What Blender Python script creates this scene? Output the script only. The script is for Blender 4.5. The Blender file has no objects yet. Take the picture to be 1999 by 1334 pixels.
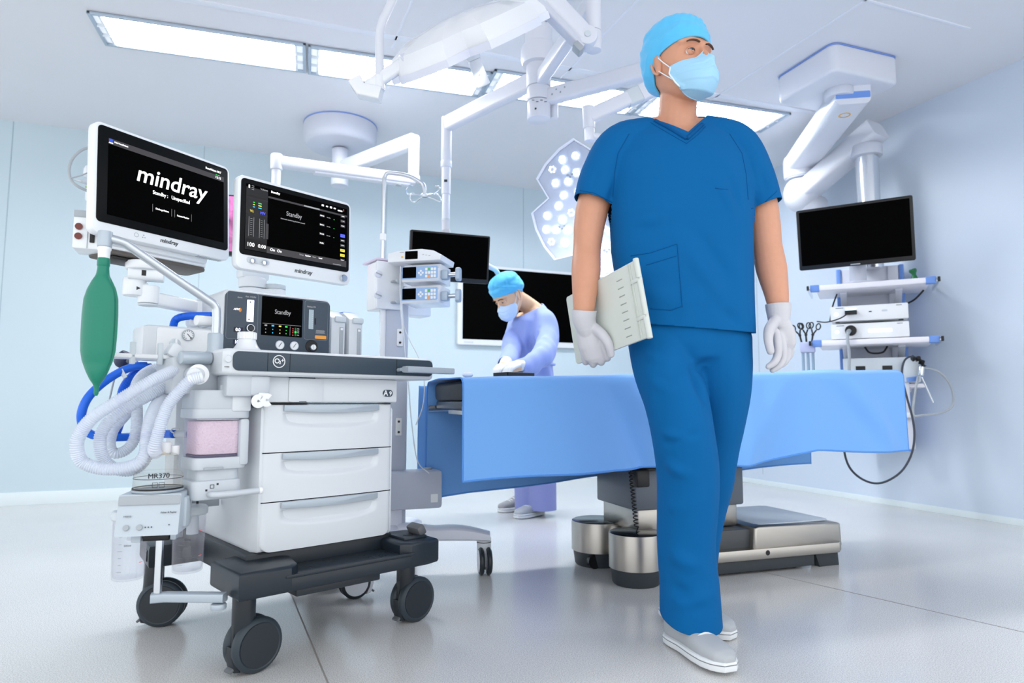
# Operating theatre with an anaesthesia workstation and a walking clinician - Blender 4.5
import bpy, bmesh, math, random
import numpy as np
from mathutils import Vector as V, Matrix as M, Euler, noise
random.seed(7)
scn = bpy.context.scene
COL = scn.collection
PI = math.pi
R = math.radians

# ------------------------------------------------------------------ camera
FPX, CAMH, HORIZ = 1290.0, 0.72, 785.0          # focal length in px of the 1999x1334 frame, eye height, horizon row
PITCH = math.atan((HORIZ - 667) / FPX)
cam_data = bpy.data.cameras.new('camera')
cam = bpy.data.objects.new('camera', cam_data)
COL.objects.link(cam)
cam.location = (0, 0, CAMH)
cam.rotation_euler = (PI / 2 + PITCH, 0, 0)
cam_data.sensor_width = 36
cam_data.lens = 36 * FPX / 1999
cam_data.clip_start = 0.05
cam_data.dof.use_dof = True
cam_data.dof.focus_distance = 2.1
cam_data.dof.aperture_fstop = 3.5
scn.camera = cam

# ------------------------------------------------------------------ world, exposure
world = bpy.data.worlds.new('ambient_fill')  # added white surround: soft fill through the side left open behind the camera
scn.world = world
world.use_nodes = True
bg = world.node_tree.nodes['Background']
bg.inputs[0].default_value = (0.96, 0.98, 1.0, 1)
bg.inputs[1].default_value = 0.9
scn.view_settings.view_transform = 'Standard'
scn.view_settings.look = 'None'
scn.view_settings.exposure = 1.08
scn.view_settings.gamma = 1.0
scn.view_settings.use_curve_mapping = False
try:
    scn.cycles.use_denoising = True
    scn.cycles.max_bounces = 10
    scn.cycles.transparent_max_bounces = 24
    scn.cycles.caustics_reflective = False
    scn.cycles.caustics_refractive = False
    scn.cycles.sample_clamp_indirect = 8
except Exception:
    pass

LAMP_EMIT = 19.0          # strength of the ceiling diffusers


def area(name, loc, aim, size, power, color=(1, 1, 1), size_y=None):
    d = bpy.data.lights.new(name, 'AREA')
    d.energy = power
    d.color = color
    d.shape = 'RECTANGLE'
    d.size = size
    d.size_y = size_y or size
    o = bpy.data.objects.new(name, d)
    COL.objects.link(o)
    o.location = loc
    o.rotation_euler = (V(aim) - V(loc)).to_track_quat('-Z', 'Y').to_euler()
    return o


def ray(px, py):
    u = (px - 999.5) / FPX
    v = -(py - 667.0) / FPX
    c, s = math.cos(PITCH), math.sin(PITCH)
    return V((u, c - v * s, s + v * c))


def at(px, py, Y):
    """World point at depth Y (metres along the floor) seen in direction px, py."""
    d = ray(px, py)
    return V((0, 0, CAMH)) + d * (Y / d.y)


def on_z(px, py, Z):
    d = ray(px, py)
    return V((0, 0, CAMH)) + d * ((Z - CAMH) / d.z)


# ------------------------------------------------------------------ materials
def lin(c):
    out = []
    for x in c[:3]:
        x = x / 255.0
        out.append(x / 12.92 if x <= 0.04045 else ((x + 0.055) / 1.055) ** 2.4)
    return tuple(out) + (1.0,)


MATS = {}


def mat(name, rgb, rough=0.4, metal=0.0, spec=0.5, emit=None, trans=0.0, alpha=1.0, coat=0.0, bump=0.0, bscale=60.0,
        mottle=0.0, mscale=20.0, sheen=0.0, ior=1.45, sss=0.0, brush=None):
    if name in MATS:
        return MATS[name]
    m = bpy.data.materials.new(name)
    m.use_nodes = True
    nt = m.node_tree
    b = nt.nodes['Principled BSDF']
    I = b.inputs
    col = lin(rgb)
    I['Base Color'].default_value = col
    I['Roughness'].default_value = rough
    I['Metallic'].default_value = metal
    I['Specular IOR Level'].default_value = spec
    I['IOR'].default_value = ior
    I['Transmission Weight'].default_value = trans
    I['Alpha'].default_value = alpha
    I['Coat Weight'].default_value = coat
    I['Sheen Weight'].default_value = sheen
    if sss:
        I['Subsurface Weight'].default_value = sss
        I['Subsurface Radius'].default_value = (0.02, 0.008, 0.004)
        I['Subsurface Scale'].default_value = 0.3
    if emit:
        I['Emission Color'].default_value = lin(emit[0])
        I['Emission Strength'].default_value = emit[1]
    tc = nt.nodes.new('ShaderNodeTexCoord')
    nz = nt.nodes.new('ShaderNodeTexNoise')
    nz.inputs['Scale'].default_value = mscale
    nz.inputs['Detail'].default_value = 4
    nt.links.new(tc.outputs['Object'], nz.inputs['Vector'])
    if mottle:
        mix = nt.nodes.new('ShaderNodeMix')
        mix.data_type = 'RGBA'
        mix.inputs[6].default_value = tuple(x * (1 - mottle) for x in col[:3]) + (1,)
        mix.inputs[7].default_value = tuple(min(1, x * (1 + mottle)) for x in col[:3]) + (1,)
        nt.links.new(nz.outputs['Fac'], mix.inputs[0])
        nt.links.new(mix.outputs[2], I['Base Color'])
    else:
        mr = nt.nodes.new('ShaderNodeMapRange')
        mr.inputs['To Min'].default_value = max(0.0, rough - 0.03)
        mr.inputs['To Max'].default_value = min(1.0, rough + 0.03)
        nt.links.new(nz.outputs['Fac'], mr.inputs['Value'])
        nt.links.new(mr.outputs[0], I['Roughness'])
    if bump:
        n2 = nt.nodes.new('ShaderNodeTexNoise')
        n2.inputs['Scale'].default_value = bscale
        n2.inputs['Detail'].default_value = 3
        if brush:
            mp = nt.nodes.new('ShaderNodeMapping')
            mp.inputs['Scale'].default_value = brush
            nt.links.new(tc.outputs['Object'], mp.inputs['Vector'])
            nt.links.new(mp.outputs[0], n2.inputs['Vector'])
        else:
            nt.links.new(tc.outputs['Object'], n2.inputs['Vector'])
        bp = nt.nodes.new('ShaderNodeBump')
        bp.inputs['Strength'].default_value = bump
        bp.inputs['Distance'].default_value = 0.004
        nt.links.new(n2.outputs['Fac'], bp.inputs['Height'])
        nt.links.new(bp.outputs[0], I['Normal'])
    MATS[name] = m
    return m


def clear_mat(name, rgb, opacity, rough=0.1, gloss=0.12):
    """Thin clear plastic: mostly lets light straight through, with a tint, a soft body and a surface gloss."""
    if name in MATS:
        return MATS[name]
    m = bpy.data.materials.new(name)
    m.use_nodes = True
    nt = m.node_tree
    out = nt.nodes['Material Output']
    nt.nodes.remove(nt.nodes['Principled BSDF'])
    tr = nt.nodes.new('ShaderNodeBsdfTransparent')
    tr.inputs[0].default_value = (0.97, 0.975, 0.985, 1)
    df = nt.nodes.new('ShaderNodeBsdfDiffuse')
    df.inputs[0].default_value = lin(rgb)
    tl = nt.nodes.new('ShaderNodeBsdfTranslucent')
    tl.inputs[0].default_value = lin(rgb)
    body = nt.nodes.new('ShaderNodeMixShader')
    body.inputs[0].default_value = 0.45
    nt.links.new(df.outputs[0], body.inputs[1])
    nt.links.new(tl.outputs[0], body.inputs[2])
    lw = nt.nodes.new('ShaderNodeLayerWeight')
    lw.inputs[0].default_value = 0.25
    mr = nt.nodes.new('ShaderNodeMapRange')
    mr.inputs['To Min'].default_value = opacity
    mr.inputs['To Max'].default_value = min(1, opacity + 0.16)
    nt.links.new(lw.outputs['Facing'], mr.inputs['Value'])
    mx = nt.nodes.new('ShaderNodeMixShader')
    nt.links.new(mr.outputs[0], mx.inputs[0])
    nt.links.new(tr.outputs[0], mx.inputs[1])
    nt.links.new(body.outputs[0], mx.inputs[2])
    gl = nt.nodes.new('ShaderNodeBsdfGlossy')
    gl.inputs['Roughness'].default_value = rough
    m2 = nt.nodes.new('ShaderNodeMixShader')
    fr = nt.nodes.new('ShaderNodeMapRange')
    fr.inputs['From Min'].default_value = 0.3
    fr.inputs['To Min'].default_value = 0.03
    fr.inputs['To Max'].default_value = gloss * 1.4
    nt.links.new(lw.outputs['Facing'], fr.inputs['Value'])
    nt.links.new(fr.outputs[0], m2.inputs[0])
    nt.links.new(mx.outputs[0], m2.inputs[1])
    nt.links.new(gl.outputs[0], m2.inputs[2])
    nt.links.new(m2.outputs[0], out.inputs[0])
    MATS[name] = m
    return m


def lamp_mat(name, rgb, strength):
    return mat(name, (235, 238, 242), 0.5, emit=(rgb, strength))


# ------------------------------------------------------------------ mesh builder
def frame_from(z, up=None):
    z = V(z).normalized()
    up = V(up) if up is not None else (V((0, 0, 1)) if abs(z.z) < 0.95 else V((0, 1, 0)))
    x = up.cross(z).normalized()
    y = z.cross(x)
    return M((x, y, z)).transposed()


def TF(loc=(0, 0, 0), rot=None):
    m = M.Translation(V(loc))
    if rot is None:
        return m
    if isinstance(rot, M):
        return m @ rot.to_4x4()
    return m @ Euler(rot).to_matrix().to_4x4()


def axes(o, x, y, z):
    """4x4 with the given local axes, for placing flat work on faces."""
    m = M((V(x).normalized(), V(y).normalized(), V(z).normalized())).transposed().to_4x4()
    m.translation = V(o)
    return m


FRONT = M(((1, 0, 0), (0, 0, -1), (0, 1, 0)))       # text / plates standing on a face that looks along -Y: x right, y up


def front(x, y, z):
    return TF((x, y, z), FRONT)


SIDE = M(((0, 0, -1), (-1, 0, 0), (0, 1, 0)))        # on a face that looks along -X: x runs along -Y (to the right seen from outside)


def side(x, y, z):
    return TF((x, y, z), SIDE)


def spline(pts, n=8, cyclic=False):
    P = [V(p) for p in pts]
    out = []
    N = len(P)
    rng = N if cyclic else N - 1
    for i in range(rng):
        if cyclic:
            a, b, c, d = P[(i - 1) % N], P[i], P[(i + 1) % N], P[(i + 2) % N]
        else:
            b, c = P[i], P[i + 1]
            a = P[i - 1] if i else b * 2 - c
            d = P[i + 2] if i + 2 < N else c * 2 - b
        for k in range(n):
            t = k / n
            out.append(0.5 * ((2 * b) + (c - a) * t + (2 * a - 5 * b + 4 * c - d) * t * t + (3 * b - a - 3 * c + d) * t ** 3))
    if not cyclic:
        out.append(P[-1].copy())
    return out


def resample(pts, step):
    P = [V(p) for p in pts]
    L = [0.0]
    for a, b in zip(P, P[1:]):
        L.append(L[-1] + (b - a).length)
    n = max(2, int(round(L[-1] / step)))
    out, j = [], 0
    for i in range(n + 1):
        s = L[-1] * i / n
        while j < len(L) - 2 and L[j + 1] < s:
            j += 1
        d = L[j + 1] - L[j]
        out.append(P[j].lerp(P[j + 1], (s - L[j]) / d if d > 1e-9 else 0))
    return out


def rrect(w, h, r, n=5):
    r = min(r, w / 2 - 1e-5, h / 2 - 1e-5)
    if r <= 1e-5:
        return [(-w / 2, -h / 2), (w / 2, -h / 2), (w / 2, h / 2), (-w / 2, h / 2)]
    out = []
    for cx, cy, a0 in ((w / 2 - r, -h / 2 + r, -90), (w / 2 - r, h / 2 - r, 0), (-w / 2 + r, h / 2 - r, 90), (-w / 2 + r, -h / 2 + r, 180)):
        for k in range(n + 1):
            a = R(a0 + 90 * k / n)
            out.append((cx + r * math.cos(a), cy + r * math.sin(a)))
    return out


class MB:
    def __init__(s):
        s.bm = bmesh.new()
        s.mats = []

    def mi(s, m):
        if m not in s.mats:
            s.mats.append(m)
        return s.mats.index(m)

    def add(s, t, m, mtx=None):
        if mtx is not None:
            bmesh.ops.transform(t, matrix=mtx, verts=t.verts)
        i = s.mi(m)
        for f in t.faces:
            f.material_index = i
        me = bpy.data.meshes.new('tmp')
        t.to_mesh(me)
        t.free()
        s.bm.from_mesh(me)
        bpy.data.meshes.remove(me)
        return s

    def box(s, c, size, m, bev=0.0, seg=2, rot=None, taper=None):
        t = bmesh.new()
        bmesh.ops.create_cube(t, size=1)
        for v in t.verts:
            v.co = V((v.co.x * size[0], v.co.y * size[1], v.co.z * size[2]))
            if taper and v.co.z < 0:
                v.co.x *= taper[0]
                v.co.y *= taper[1]
        if bev:
            bmesh.ops.bevel(t, geom=list(t.edges), offset=min(bev, min(size) * 0.49), segments=seg, affect='EDGES', profile=0.5)
        return s.add(t, m, TF(c, rot))

    def cyl(s, p0, p1, r0, m, r1=None, seg=24, bev=0.0):
        p0, p1 = V(p0), V(p1)
        d = p1 - p0
        t = bmesh.new()
        bmesh.ops.create_cone(t, cap_ends=True, segments=seg, radius1=r0, radius2=r0 if r1 is None else r1, depth=d.length)
        if bev:
            ed = [e for e in t.edges if len([f for f in e.link_faces if len(f.verts) > 4]) == 1]
            bmesh.ops.bevel(t, geom=ed, offset=bev, segments=2, affect='EDGES', profile=0.5)
        return s.add(t, m, TF((p0 + p1) / 2, frame_from(d)))

    def tube(s, pts, r, m, seg=10, cyclic=False, cap=True, flat=None, up=None):
        P = [V(p) for p in pts]
        n = len(P)
        rad = r if callable(r) else (lambda i, r=r: r[i] if isinstance(r, (list, tuple)) else r)
        t = bmesh.new()
        tang = []
        for i in range(n):
            a = P[(i - 1) % n] if (cyclic or i) else P[0]
            b = P[(i + 1) % n] if (cyclic or i < n - 1) else P[-1]
            d = b - a
            tang.append(d.normalized() if d.length > 1e-9 else V((0, 0, 1)))
        u = frame_from(tang[0], up).col[0].copy()
        rings = []
        for i in range(n):
            u = (u - tang[i] * u.dot(tang[i])).normalized()
            w = tang[i].cross(u)
            rr = rad(i)
            f = flat or 1.0
            rings.append([t.verts.new(P[i] + u * math.cos(2 * PI * k / seg) * rr + w * math.sin(2 * PI * k / seg) * rr * f) for k in range(seg)])
        for i in range(n if cyclic else n - 1):
            A, B = rings[i], rings[(i + 1) % n]
            for k in range(seg):
                t.faces.new((A[k], A[(k + 1) % seg], B[(k + 1) % seg], B[k]))
        if cap and not cyclic:
            t.faces.new(list(reversed(rings[0])))
            t.faces.new(rings[-1])
        return s.add(t, m)

    def bar(s, pts, w, h, m, r=0.006, up=(0, 0, 1)):
        """Rounded rectangular section swept along a polyline: w across, h along up."""
        P = [V(p) for p in pts]
        sec = rrect(w, h, r, 3)
        t = bmesh.new()
        rings = []
        n = len(P)
        for i in range(n):
            d = (P[min(i + 1, n - 1)] - P[max(i - 1, 0)]).normalized()
            x = d.cross(V(up)).normalized()
            y = x.cross(d)
            rings.append([t.verts.new(P[i] + x * a + y * b) for a, b in sec])
        k = len(sec)
        for i in range(n - 1):
            for j in range(k):
                t.faces.new((rings[i][j], rings[i][(j + 1) % k], rings[i + 1][(j + 1) % k], rings[i + 1][j]))
        t.faces.new(list(reversed(rings[0])))
        t.faces.new(rings[-1])
        bmesh.ops.recalc_face_normals(t, faces=t.faces)
        return s.add(t, m)

    def lathe(s, prof, m, mtx=None, seg=32):
        t = bmesh.new()
        rings = []
        for r, z in prof:
            if r < 1e-6:
                rings.append([t.verts.new((0, 0, z))])
            else:
                rings.append([t.verts.new((r * math.cos(2 * PI * k / seg), r * math.sin(2 * PI * k / seg), z)) for k in range(seg)])
        for A, B in zip(rings, rings[1:]):
            for k in range(seg):
                a, b = A[k % len(A)], A[(k + 1) % len(A)]
                c, d = B[(k + 1) % len(B)], B[k % len(B)]
                q = []
                for v in (a, b, c, d):
                    if v not in q:
                        q.append(v)
                if len(q) > 2:
                    t.faces.new(q)
        bmesh.ops.recalc_face_normals(t, faces=t.faces)
        return s.add(t, m, mtx)

    def prism(s, pts, h, m, mtx=None, bev=0.0, seg=2):
        t = bmesh.new()
        vs = [t.verts.new((x, y, 0)) for x, y in pts]
        f = t.faces.new(vs)
        r = bmesh.ops.extrude_face_region(t, geom=[f])
        top = [g for g in r['geom'] if isinstance(g, bmesh.types.BMVert)]
        for v in top:
            v.co.z += h
        bmesh.ops.recalc_face_normals(t, faces=t.faces)
        if bev:
            ed = [e for e in t.edges if abs(e.verts[0].co.z - e.verts[1].co.z) < 1e-7]
            bmesh.ops.bevel(t, geom=ed, offset=bev, segments=seg, affect='EDGES', profile=0.5)
        return s.add(t, m, mtx)

    def plate(s, w, h, th, rad, m, mtx=None, bev=0.0, n=5, seg=2):
        return s.prism(rrect(w, h, rad, n), th, m, mtx, bev, seg)

    def sphere(s, c, r, m, seg=20, mtx=None):
        t = bmesh.new()
        bmesh.ops.create_uvsphere(t, u_segments=seg, v_segments=max(6, seg // 2), radius=1)
        rr = r if isinstance(r, (tuple, list)) else (r, r, r)
        for v in t.verts:
            v.co = V((v.co.x * rr[0], v.co.y * rr[1], v.co.z * rr[2]))
        return s.add(t, m, (mtx or M.Identity(4)) @ TF(c) if mtx else TF(c))

    def grid(s, fn, nu, nv, m, close_u=False):
        t = bmesh.new()
        g = [[t.verts.new(fn(i / (nu - (0 if close_u else 1)), j / (nv - 1))) for i in range(nu)] for j in range(nv)]
        for j in range(nv - 1):
            for i in range(nu if close_u else nu - 1):
                t.faces.new((g[j][i], g[j][(i + 1) % nu], g[j + 1][(i + 1) % nu], g[j + 1][i]))
        return s.add(t, m)

    def text(s, body, size, m, mtx, align='CENTER', depth=0.0004, offset=0.0, shear=0.0, space=1.0, sx=1.0):
        c = bpy.data.curves.new('txt', 'FONT')
        c.body = body
        c.size = size
        c.align_x = align
        c.align_y = 'CENTER'
        c.extrude = depth
        c.offset = offset
        c.shear = shear
        c.space_character = space
        c.resolution_u = 4
        o = bpy.data.objects.new('txt', c)
        COL.objects.link(o)
        bpy.context.view_layer.update()
        me = o.to_mesh()
        t = bmesh.new()
        t.from_mesh(me)
        o.to_mesh_clear()
        bpy.data.objects.remove(o)
        bpy.data.curves.remove(c)
        return s.add(t, m, mtx @ M.Diagonal((sx, 1, 1, 1)))

    def done(s, name, parent=None, label=None, cat=None, group=None, kind=None, smooth=35, world=False, solid=0.0, sub=0):
        me = bpy.data.meshes.new(name)
        if world and parent is not None:
            mw = M.Identity(4)
            p = parent
            while p is not None:
                mw = p.matrix_basis @ mw
                p = p.parent
            bmesh.ops.transform(s.bm, matrix=mw.inverted(), verts=s.bm.verts)
        s.bm.to_mesh(me)
        s.bm.free()
        for m in s.mats:
            me.materials.append(m)
        me.shade_smooth()
        if smooth < 180:
            me.set_sharp_from_angle(angle=R(smooth))
        o = bpy.data.objects.new(name, me)
        COL.objects.link(o)
        if parent is not None:
            o.parent = parent
        if solid:
            q = o.modifiers.new('Solidify', 'SOLIDIFY')
            q.thickness = solid
            q.offset = 0
        if sub:
            q = o.modifiers.new('Subdivision', 'SUBSURF')
            q.levels = sub
            q.render_levels = sub
        return props(o, label, cat, group, kind)


def props(o, label=None, cat=None, group=None, kind=None):
    if label:
        o['label'] = label
    if cat:
        o['category'] = cat
    if group:
        o['group'] = group
    if kind:
        o['kind'] = kind
    return o


def thing(name, label, cat, loc=(0, 0, 0), rz=0.0, group=None):
    o = bpy.data.objects.new(name, None)
    o.empty_display_size = 0.05
    COL.objects.link(o)
    o.location = loc
    o.rotation_euler = (0, 0, rz)
    return props(o, label, cat, group)


def place(o, loc, rot):
    o.location = loc
    o.rotation_euler = rot
    return o


def kids(o):
    return [c for c in COL.objects if c.parent == o]


def copy_tree(o, parent=None):
    c = o.copy()
    COL.objects.link(c)
    c.parent = parent
    for ch in kids(o):
        copy_tree(ch, c)
    return c


# ------------------------------------------------------------------ palette
W_PLASTIC = mat('white plastic', (236, 238, 240), 0.32)
W_GLOSS = mat('white enamel', (230, 233, 238), 0.22, coat=0.3)
G_LIGHT = mat('light grey plastic', (203, 211, 217), 0.35)
G_MID = mat('mid grey plastic', (165, 172, 178), 0.4)
G_DARK = mat('charcoal plastic', (36, 43, 50), 0.38)
NAVY = mat('slate blue-grey panel', (52, 67, 80), 0.4)
BLACK = mat('black plastic', (12, 13, 15), 0.4)
BEZEL = mat('black bezel glass', (9, 12, 15), 0.3, spec=0.12)
SCREEN = mat('black screen', (0, 0, 0), 0.45, spec=0.03)
TXT = mat('screen white', (240, 240, 240), 0.5, emit=((240, 240, 240), 0.8))
TXT_DIM = mat('screen grey', (120, 120, 122), 0.5, emit=((140, 140, 142), 0.5))
S_GREY = mat('screen dark grey band', (46, 44, 46), 0.5, emit=((52, 50, 52), 0.35))
S_GREEN = mat('screen green', (30, 170, 60), 0.5, emit=((40, 190, 70), 0.6))
S_YELLOW = mat('screen yellow', (190, 175, 60), 0.5, emit=((190, 175, 60), 0.6))
S_BLUE = mat('screen blue', (60, 70, 220), 0.5, emit=((70, 80, 230), 0.8))
S_CYAN = mat('screen cyan', (40, 150, 200), 0.5, emit=((40, 150, 200), 0.6))
S_RED = mat('screen red', (190, 60, 60), 0.5, emit=((190, 60, 60), 0.6))
INK = mat('grey print', (120, 128, 136), 0.6)
INK_D = mat('dark print', (45, 50, 56), 0.6)
STEEL = mat('brushed steel', (196, 194, 190), 0.32, metal=1.0, bump=0.06, bscale=40, brush=(1, 1, 60))
CHROME = mat('chrome', (215, 220, 225), 0.18, metal=1.0)
ALU = mat('satin aluminium', (200, 206, 212), 0.34, metal=0.85)
RUBBER = mat('black rubber', (34, 38, 42), 0.65)
TYRE = mat('slate grey tyre', (50, 60, 68), 0.5)
BLUE_TRIM = mat('blue trim', (110, 150, 220), 0.4)
# ------------------------------------------------------------------ the room
TH = R(22.0)                    # how far the theatre is turned against the camera
RU = V((math.cos(TH), math.sin(TH), 0))     # along the back wall
RV = V((-math.sin(TH), math.cos(TH), 0))    # away, along the right wall
CEIL, BACK_A, RIGHT_B, LEFT_B, REAR_A = 2.75, 5.65, 4.22, -5.2, -4.2


def room(a, b, z):
    """Room coordinates: a metres away, b metres to the right, z up."""
    return RU * b + RV * a + V((0, 0, z))


def floor_mat():
    m = bpy.data.materials.new('polished speckled resin floor')
    m.use_nodes = True
    nt = m.node_tree
    b = nt.nodes['Principled BSDF']
    tc = nt.nodes.new('ShaderNodeTexCoord')
    vo = nt.nodes.new('ShaderNodeTexNoise')
    vo.inputs['Scale'].default_value = 320
    vo.inputs['Detail'].default_value = 2
    nt.links.new(tc.outputs['Object'], vo.inputs['Vector'])
    cr = nt.nodes.new('ShaderNodeValToRGB')
    cr.color_ramp.elements[0].position = 0.34
    cr.color_ramp.elements[0].color = lin((188, 188, 188))
    cr.color_ramp.elements[1].position = 0.60
    cr.color_ramp.elements[1].color = lin((232, 231, 229))
    nt.links.new(vo.outputs['Fac'], cr.inputs[0])
    big = nt.nodes.new('ShaderNodeTexNoise')
    big.inputs['Scale'].default_value = 1.3
    big.inputs['Detail'].default_value = 3
    nt.links.new(tc.outputs['Object'], big.inputs['Vector'])
    mx = nt.nodes.new('ShaderNodeMix')
    mx.data_type = 'RGBA'
    mx.blend_type = 'MULTIPLY'
    mx.inputs[0].default_value = 0.12
    nt.links.new(cr.outputs[0], mx.inputs[6])
    nt.links.new(big.outputs['Fac'], mx.inputs[7])
    nt.links.new(mx.outputs[2], b.inputs['Base Color'])
    rg = nt.nodes.new('ShaderNodeMapRange')
    rg.inputs['To Min'].default_value = 0.14
    rg.inputs['To Max'].default_value = 0.24
    nt.links.new(big.outputs['Fac'], rg.inputs['Value'])
    nt.links.new(rg.outputs[0], b.inputs['Roughness'])
    b.inputs['Specular IOR Level'].default_value = 0.6
    bp = nt.nodes.new('ShaderNodeBump')
    bp.inputs['Strength'].default_value = 0.12
    bp.inputs['Distance'].default_value = 0.002
    n3 = nt.nodes.new('ShaderNodeTexNoise')
    n3.inputs['Scale'].default_value = 28
    nt.links.new(tc.outputs['Object'], n3.inputs['Vector'])
    nt.links.new(n3.outputs['Fac'], bp.inputs['Height'])
    nt.links.new(bp.outputs[0], b.inputs['Normal'])
    return m


WALL = mat('pale aqua wall panel', (198, 215, 223), 0.38, mottle=0.02, mscale=1.5)
WALL_R = mat('pale blue wall panel', (206, 218, 232), 0.42, mottle=0.02, mscale=1.5)
CEILM = mat('pale lilac-grey ceiling panel', (226, 227, 232), 0.5, mottle=0.015, mscale=1.2)
SEAM = mat('panel seam', (172, 190, 200), 0.6)
SEAM_C = mat('ceiling seam', (228, 232, 240), 0.5)
SEAM_F = mat('floor joint', (150, 146, 142), 0.6)


def slab(name, corners, thick_dir, th, m):
    mb = MB()
    t = bmesh.new()
    a = [t.verts.new(V(c)) for c in corners]
    b = [t.verts.new(V(c) + V(thick_dir) * th) for c in corners]
    n = len(a)
    t.faces.new(a)
    t.faces.new(list(reversed(b)))
    for i in range(n):
        t.faces.new((a[i], b[i], b[(i + 1) % n], a[(i + 1) % n]))
    bmesh.ops.recalc_face_normals(t, faces=t.faces)
    mb.add(t, m)
    return mb.done(name, kind='structure')


slab('floor', [room(REAR_A, LEFT_B, 0), room(REAR_A, RIGHT_B, 0), room(BACK_A, RIGHT_B, 0), room(BACK_A, LEFT_B, 0)], (0, 0, -1), 0.06, floor_mat())
slab('ceiling', [room(0.2, LEFT_B, CEIL), room(0.2, RIGHT_B, CEIL), room(BACK_A, RIGHT_B, CEIL), room(BACK_A, LEFT_B, CEIL)], (0, 0, 1), 0.08, CEILM)
slab('wall_back', [room(BACK_A, LEFT_B, -.06), room(BACK_A, RIGHT_B + .1, -.06), room(BACK_A, RIGHT_B + .1, CEIL + .08), room(BACK_A, LEFT_B, CEIL + .08)], RV, 0.1, WALL)
slab('wall_right', [room(0.2, RIGHT_B, -.06), room(BACK_A, RIGHT_B, -.06), room(BACK_A, RIGHT_B, CEIL + .08), room(0.2, RIGHT_B, CEIL + .08)], RU, 0.1, WALL_R)


def strip(name, p, q, w, h, m, out):
    """A thin straight profile from p to q standing proud of a surface along out."""
    mb = MB()
    mb.bar([V(p) + V(out) * (h / 2 - 0.002), V(q) + V(out) * (h / 2 - 0.002)], w, h, m, 0.001, up=out)
    return mb.done(name, kind='structure')


BASE_M = mat('white coved skirting', (226, 236, 238), 0.35)
strip('baseboard_back', room(BACK_A, LEFT_B, .045), room(BACK_A, RIGHT_B - 0.02, .045), 0.09, 0.016, BASE_M, -RV)
strip('baseboard_right', room(0.3, RIGHT_B, .02), room(BACK_A - 0.02, RIGHT_B, .02), 0.04, 0.012, BASE_M, -RU)
k = 1
for b in (-3.2, -1.62, -0.36, 1.1, 2.4, 3.6):
    strip('trim_%d' % k, room(BACK_A, b, .09), room(BACK_A, b, CEIL), 0.006, 0.004, SEAM, -RV)
    k += 1
for a in (2.2, 4.6):
    strip('trim_%d' % k, room(a, RIGHT_B, .09), room(a, RIGHT_B, CEIL), 0.006, 0.004, SEAM, -RU)
    k += 1
# joints between the ceiling panels
for b, a0, a1 in ((0.72, 0.3, 3.62), (1.78, 0.3, 3.62), (2.85, 0.3, 3.62)):
    strip('trim_%d' % k, room(a0, b, CEIL), room(a1, b, CEIL), 0.012, 0.006, SEAM_C, (0, 0, -1))
    k += 1
strip('trim_%d' % k, room(3.60, -1.1, CEIL), room(3.36, 3.75, CEIL), 0.045, 0.006, SEAM_C, (0, 0, -1))
k += 1
strip('trim_%d' % k, room(2.35, 0.35, CEIL), room(2.25, 3.6, CEIL), 0.016, 0.006, SEAM_C, (0, 0, -1))
k += 1
# joints in the floor
for p, q in (((570, 1165), (640, 1334)), ((1500, 1120), (1999, 1235))):
    P, Q = on_z(p[0], p[1], 0), on_z(q[0], q[1], 0)
    strip('trim_%d' % k, P - (Q - P) * 0.4, Q + (Q - P) * 0.5, 0.005, 0.003, SEAM_F, (0, 0, 1))
    k += 1

# ------------------------------------------------------------------ recessed ceiling lights (four in a row)
L_FRAME = mat('aluminium troffer frame', (176, 190, 204), 0.35, metal=0.3)
L_REFL = mat('white louvre reflector', (232, 238, 243), 0.35)
L_TUBE = lamp_mat('lit tube', (248, 251, 255), LAMP_EMIT)
L_DIFF = lamp_mat('lit diffuser', (236, 244, 252), 0.20)


def light_fixture():
    t = thing('ceiling_light', 'x', 'light', group='recessed lights along the ceiling')
    w, d = 1.09, 0.335
    mb = MB()
    for sx, sy, lx, ly in ((0, 1, w, .018), (0, -1, w, .018), (1, 0, .018, d), (-1, 0, .018, d)):
        mb.box((sx * (w / 2 - .009), sy * (d / 2 - .009), -.004), (lx, ly, .016), L_FRAME, .003)
    mb.done('frame', t)
    mb = MB()
    mb.box((0, 0, .004), (w - .03, d - .03, .004), L_DIFF)
    mb.done('diffuser', t)
    for y in (-.098, 0, .098):
        mb = MB()
        mb.box((0, y, .0005), (w - .13, .062, .003), L_TUBE, .001)
        mb.done('lamp_tube', t)
    mb = MB()
    for y in (-.05, .05):
        mb.box((0, y, -.006), (w - .036, .006, .02), L_REFL, .001)
    for x in (-.49, .49):
        mb.box((x, 0, -.005), (.012, d - .04, .016), L_REFL, .001)
    mb.done('louvre', t)
    return t


lf = light_fixture()
LROT = R(16.9)
for i, (a, b, lab) in enumerate(((3.962, -.375, 'recessed ceiling light crossed by no arm, farthest from the walking man'),
                                 (3.903, .725, 'recessed ceiling light half hidden behind the large side-on surgical lamp'),
                                 (3.793, 1.81, 'recessed ceiling light crossed by the white surgical light column'),
                                 (3.715, 2.88, 'recessed ceiling light just beyond the walking man, nearest the right wall'))):
    o = lf if i == 0 else copy_tree(lf)
    o['label'] = lab
    p = V((math.cos(R(20.5)) * b - math.sin(R(20.5)) * a, math.sin(R(20.5)) * b + math.cos(R(20.5)) * a, CEIL - .006))
    place(o, p, (0, 0, LROT))
# ------------------------------------------------------------------ anaesthesia workstation
CP, CT = V((-0.70, 1.86, 0)), R(42.5)
CU = V((math.cos(CT), math.sin(CT), 0))
CB = V((-math.sin(CT), math.cos(CT), 0))


def cw(x, y, z):
    return CP + CU * x + CB * y + V((0, 0, z))


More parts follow.
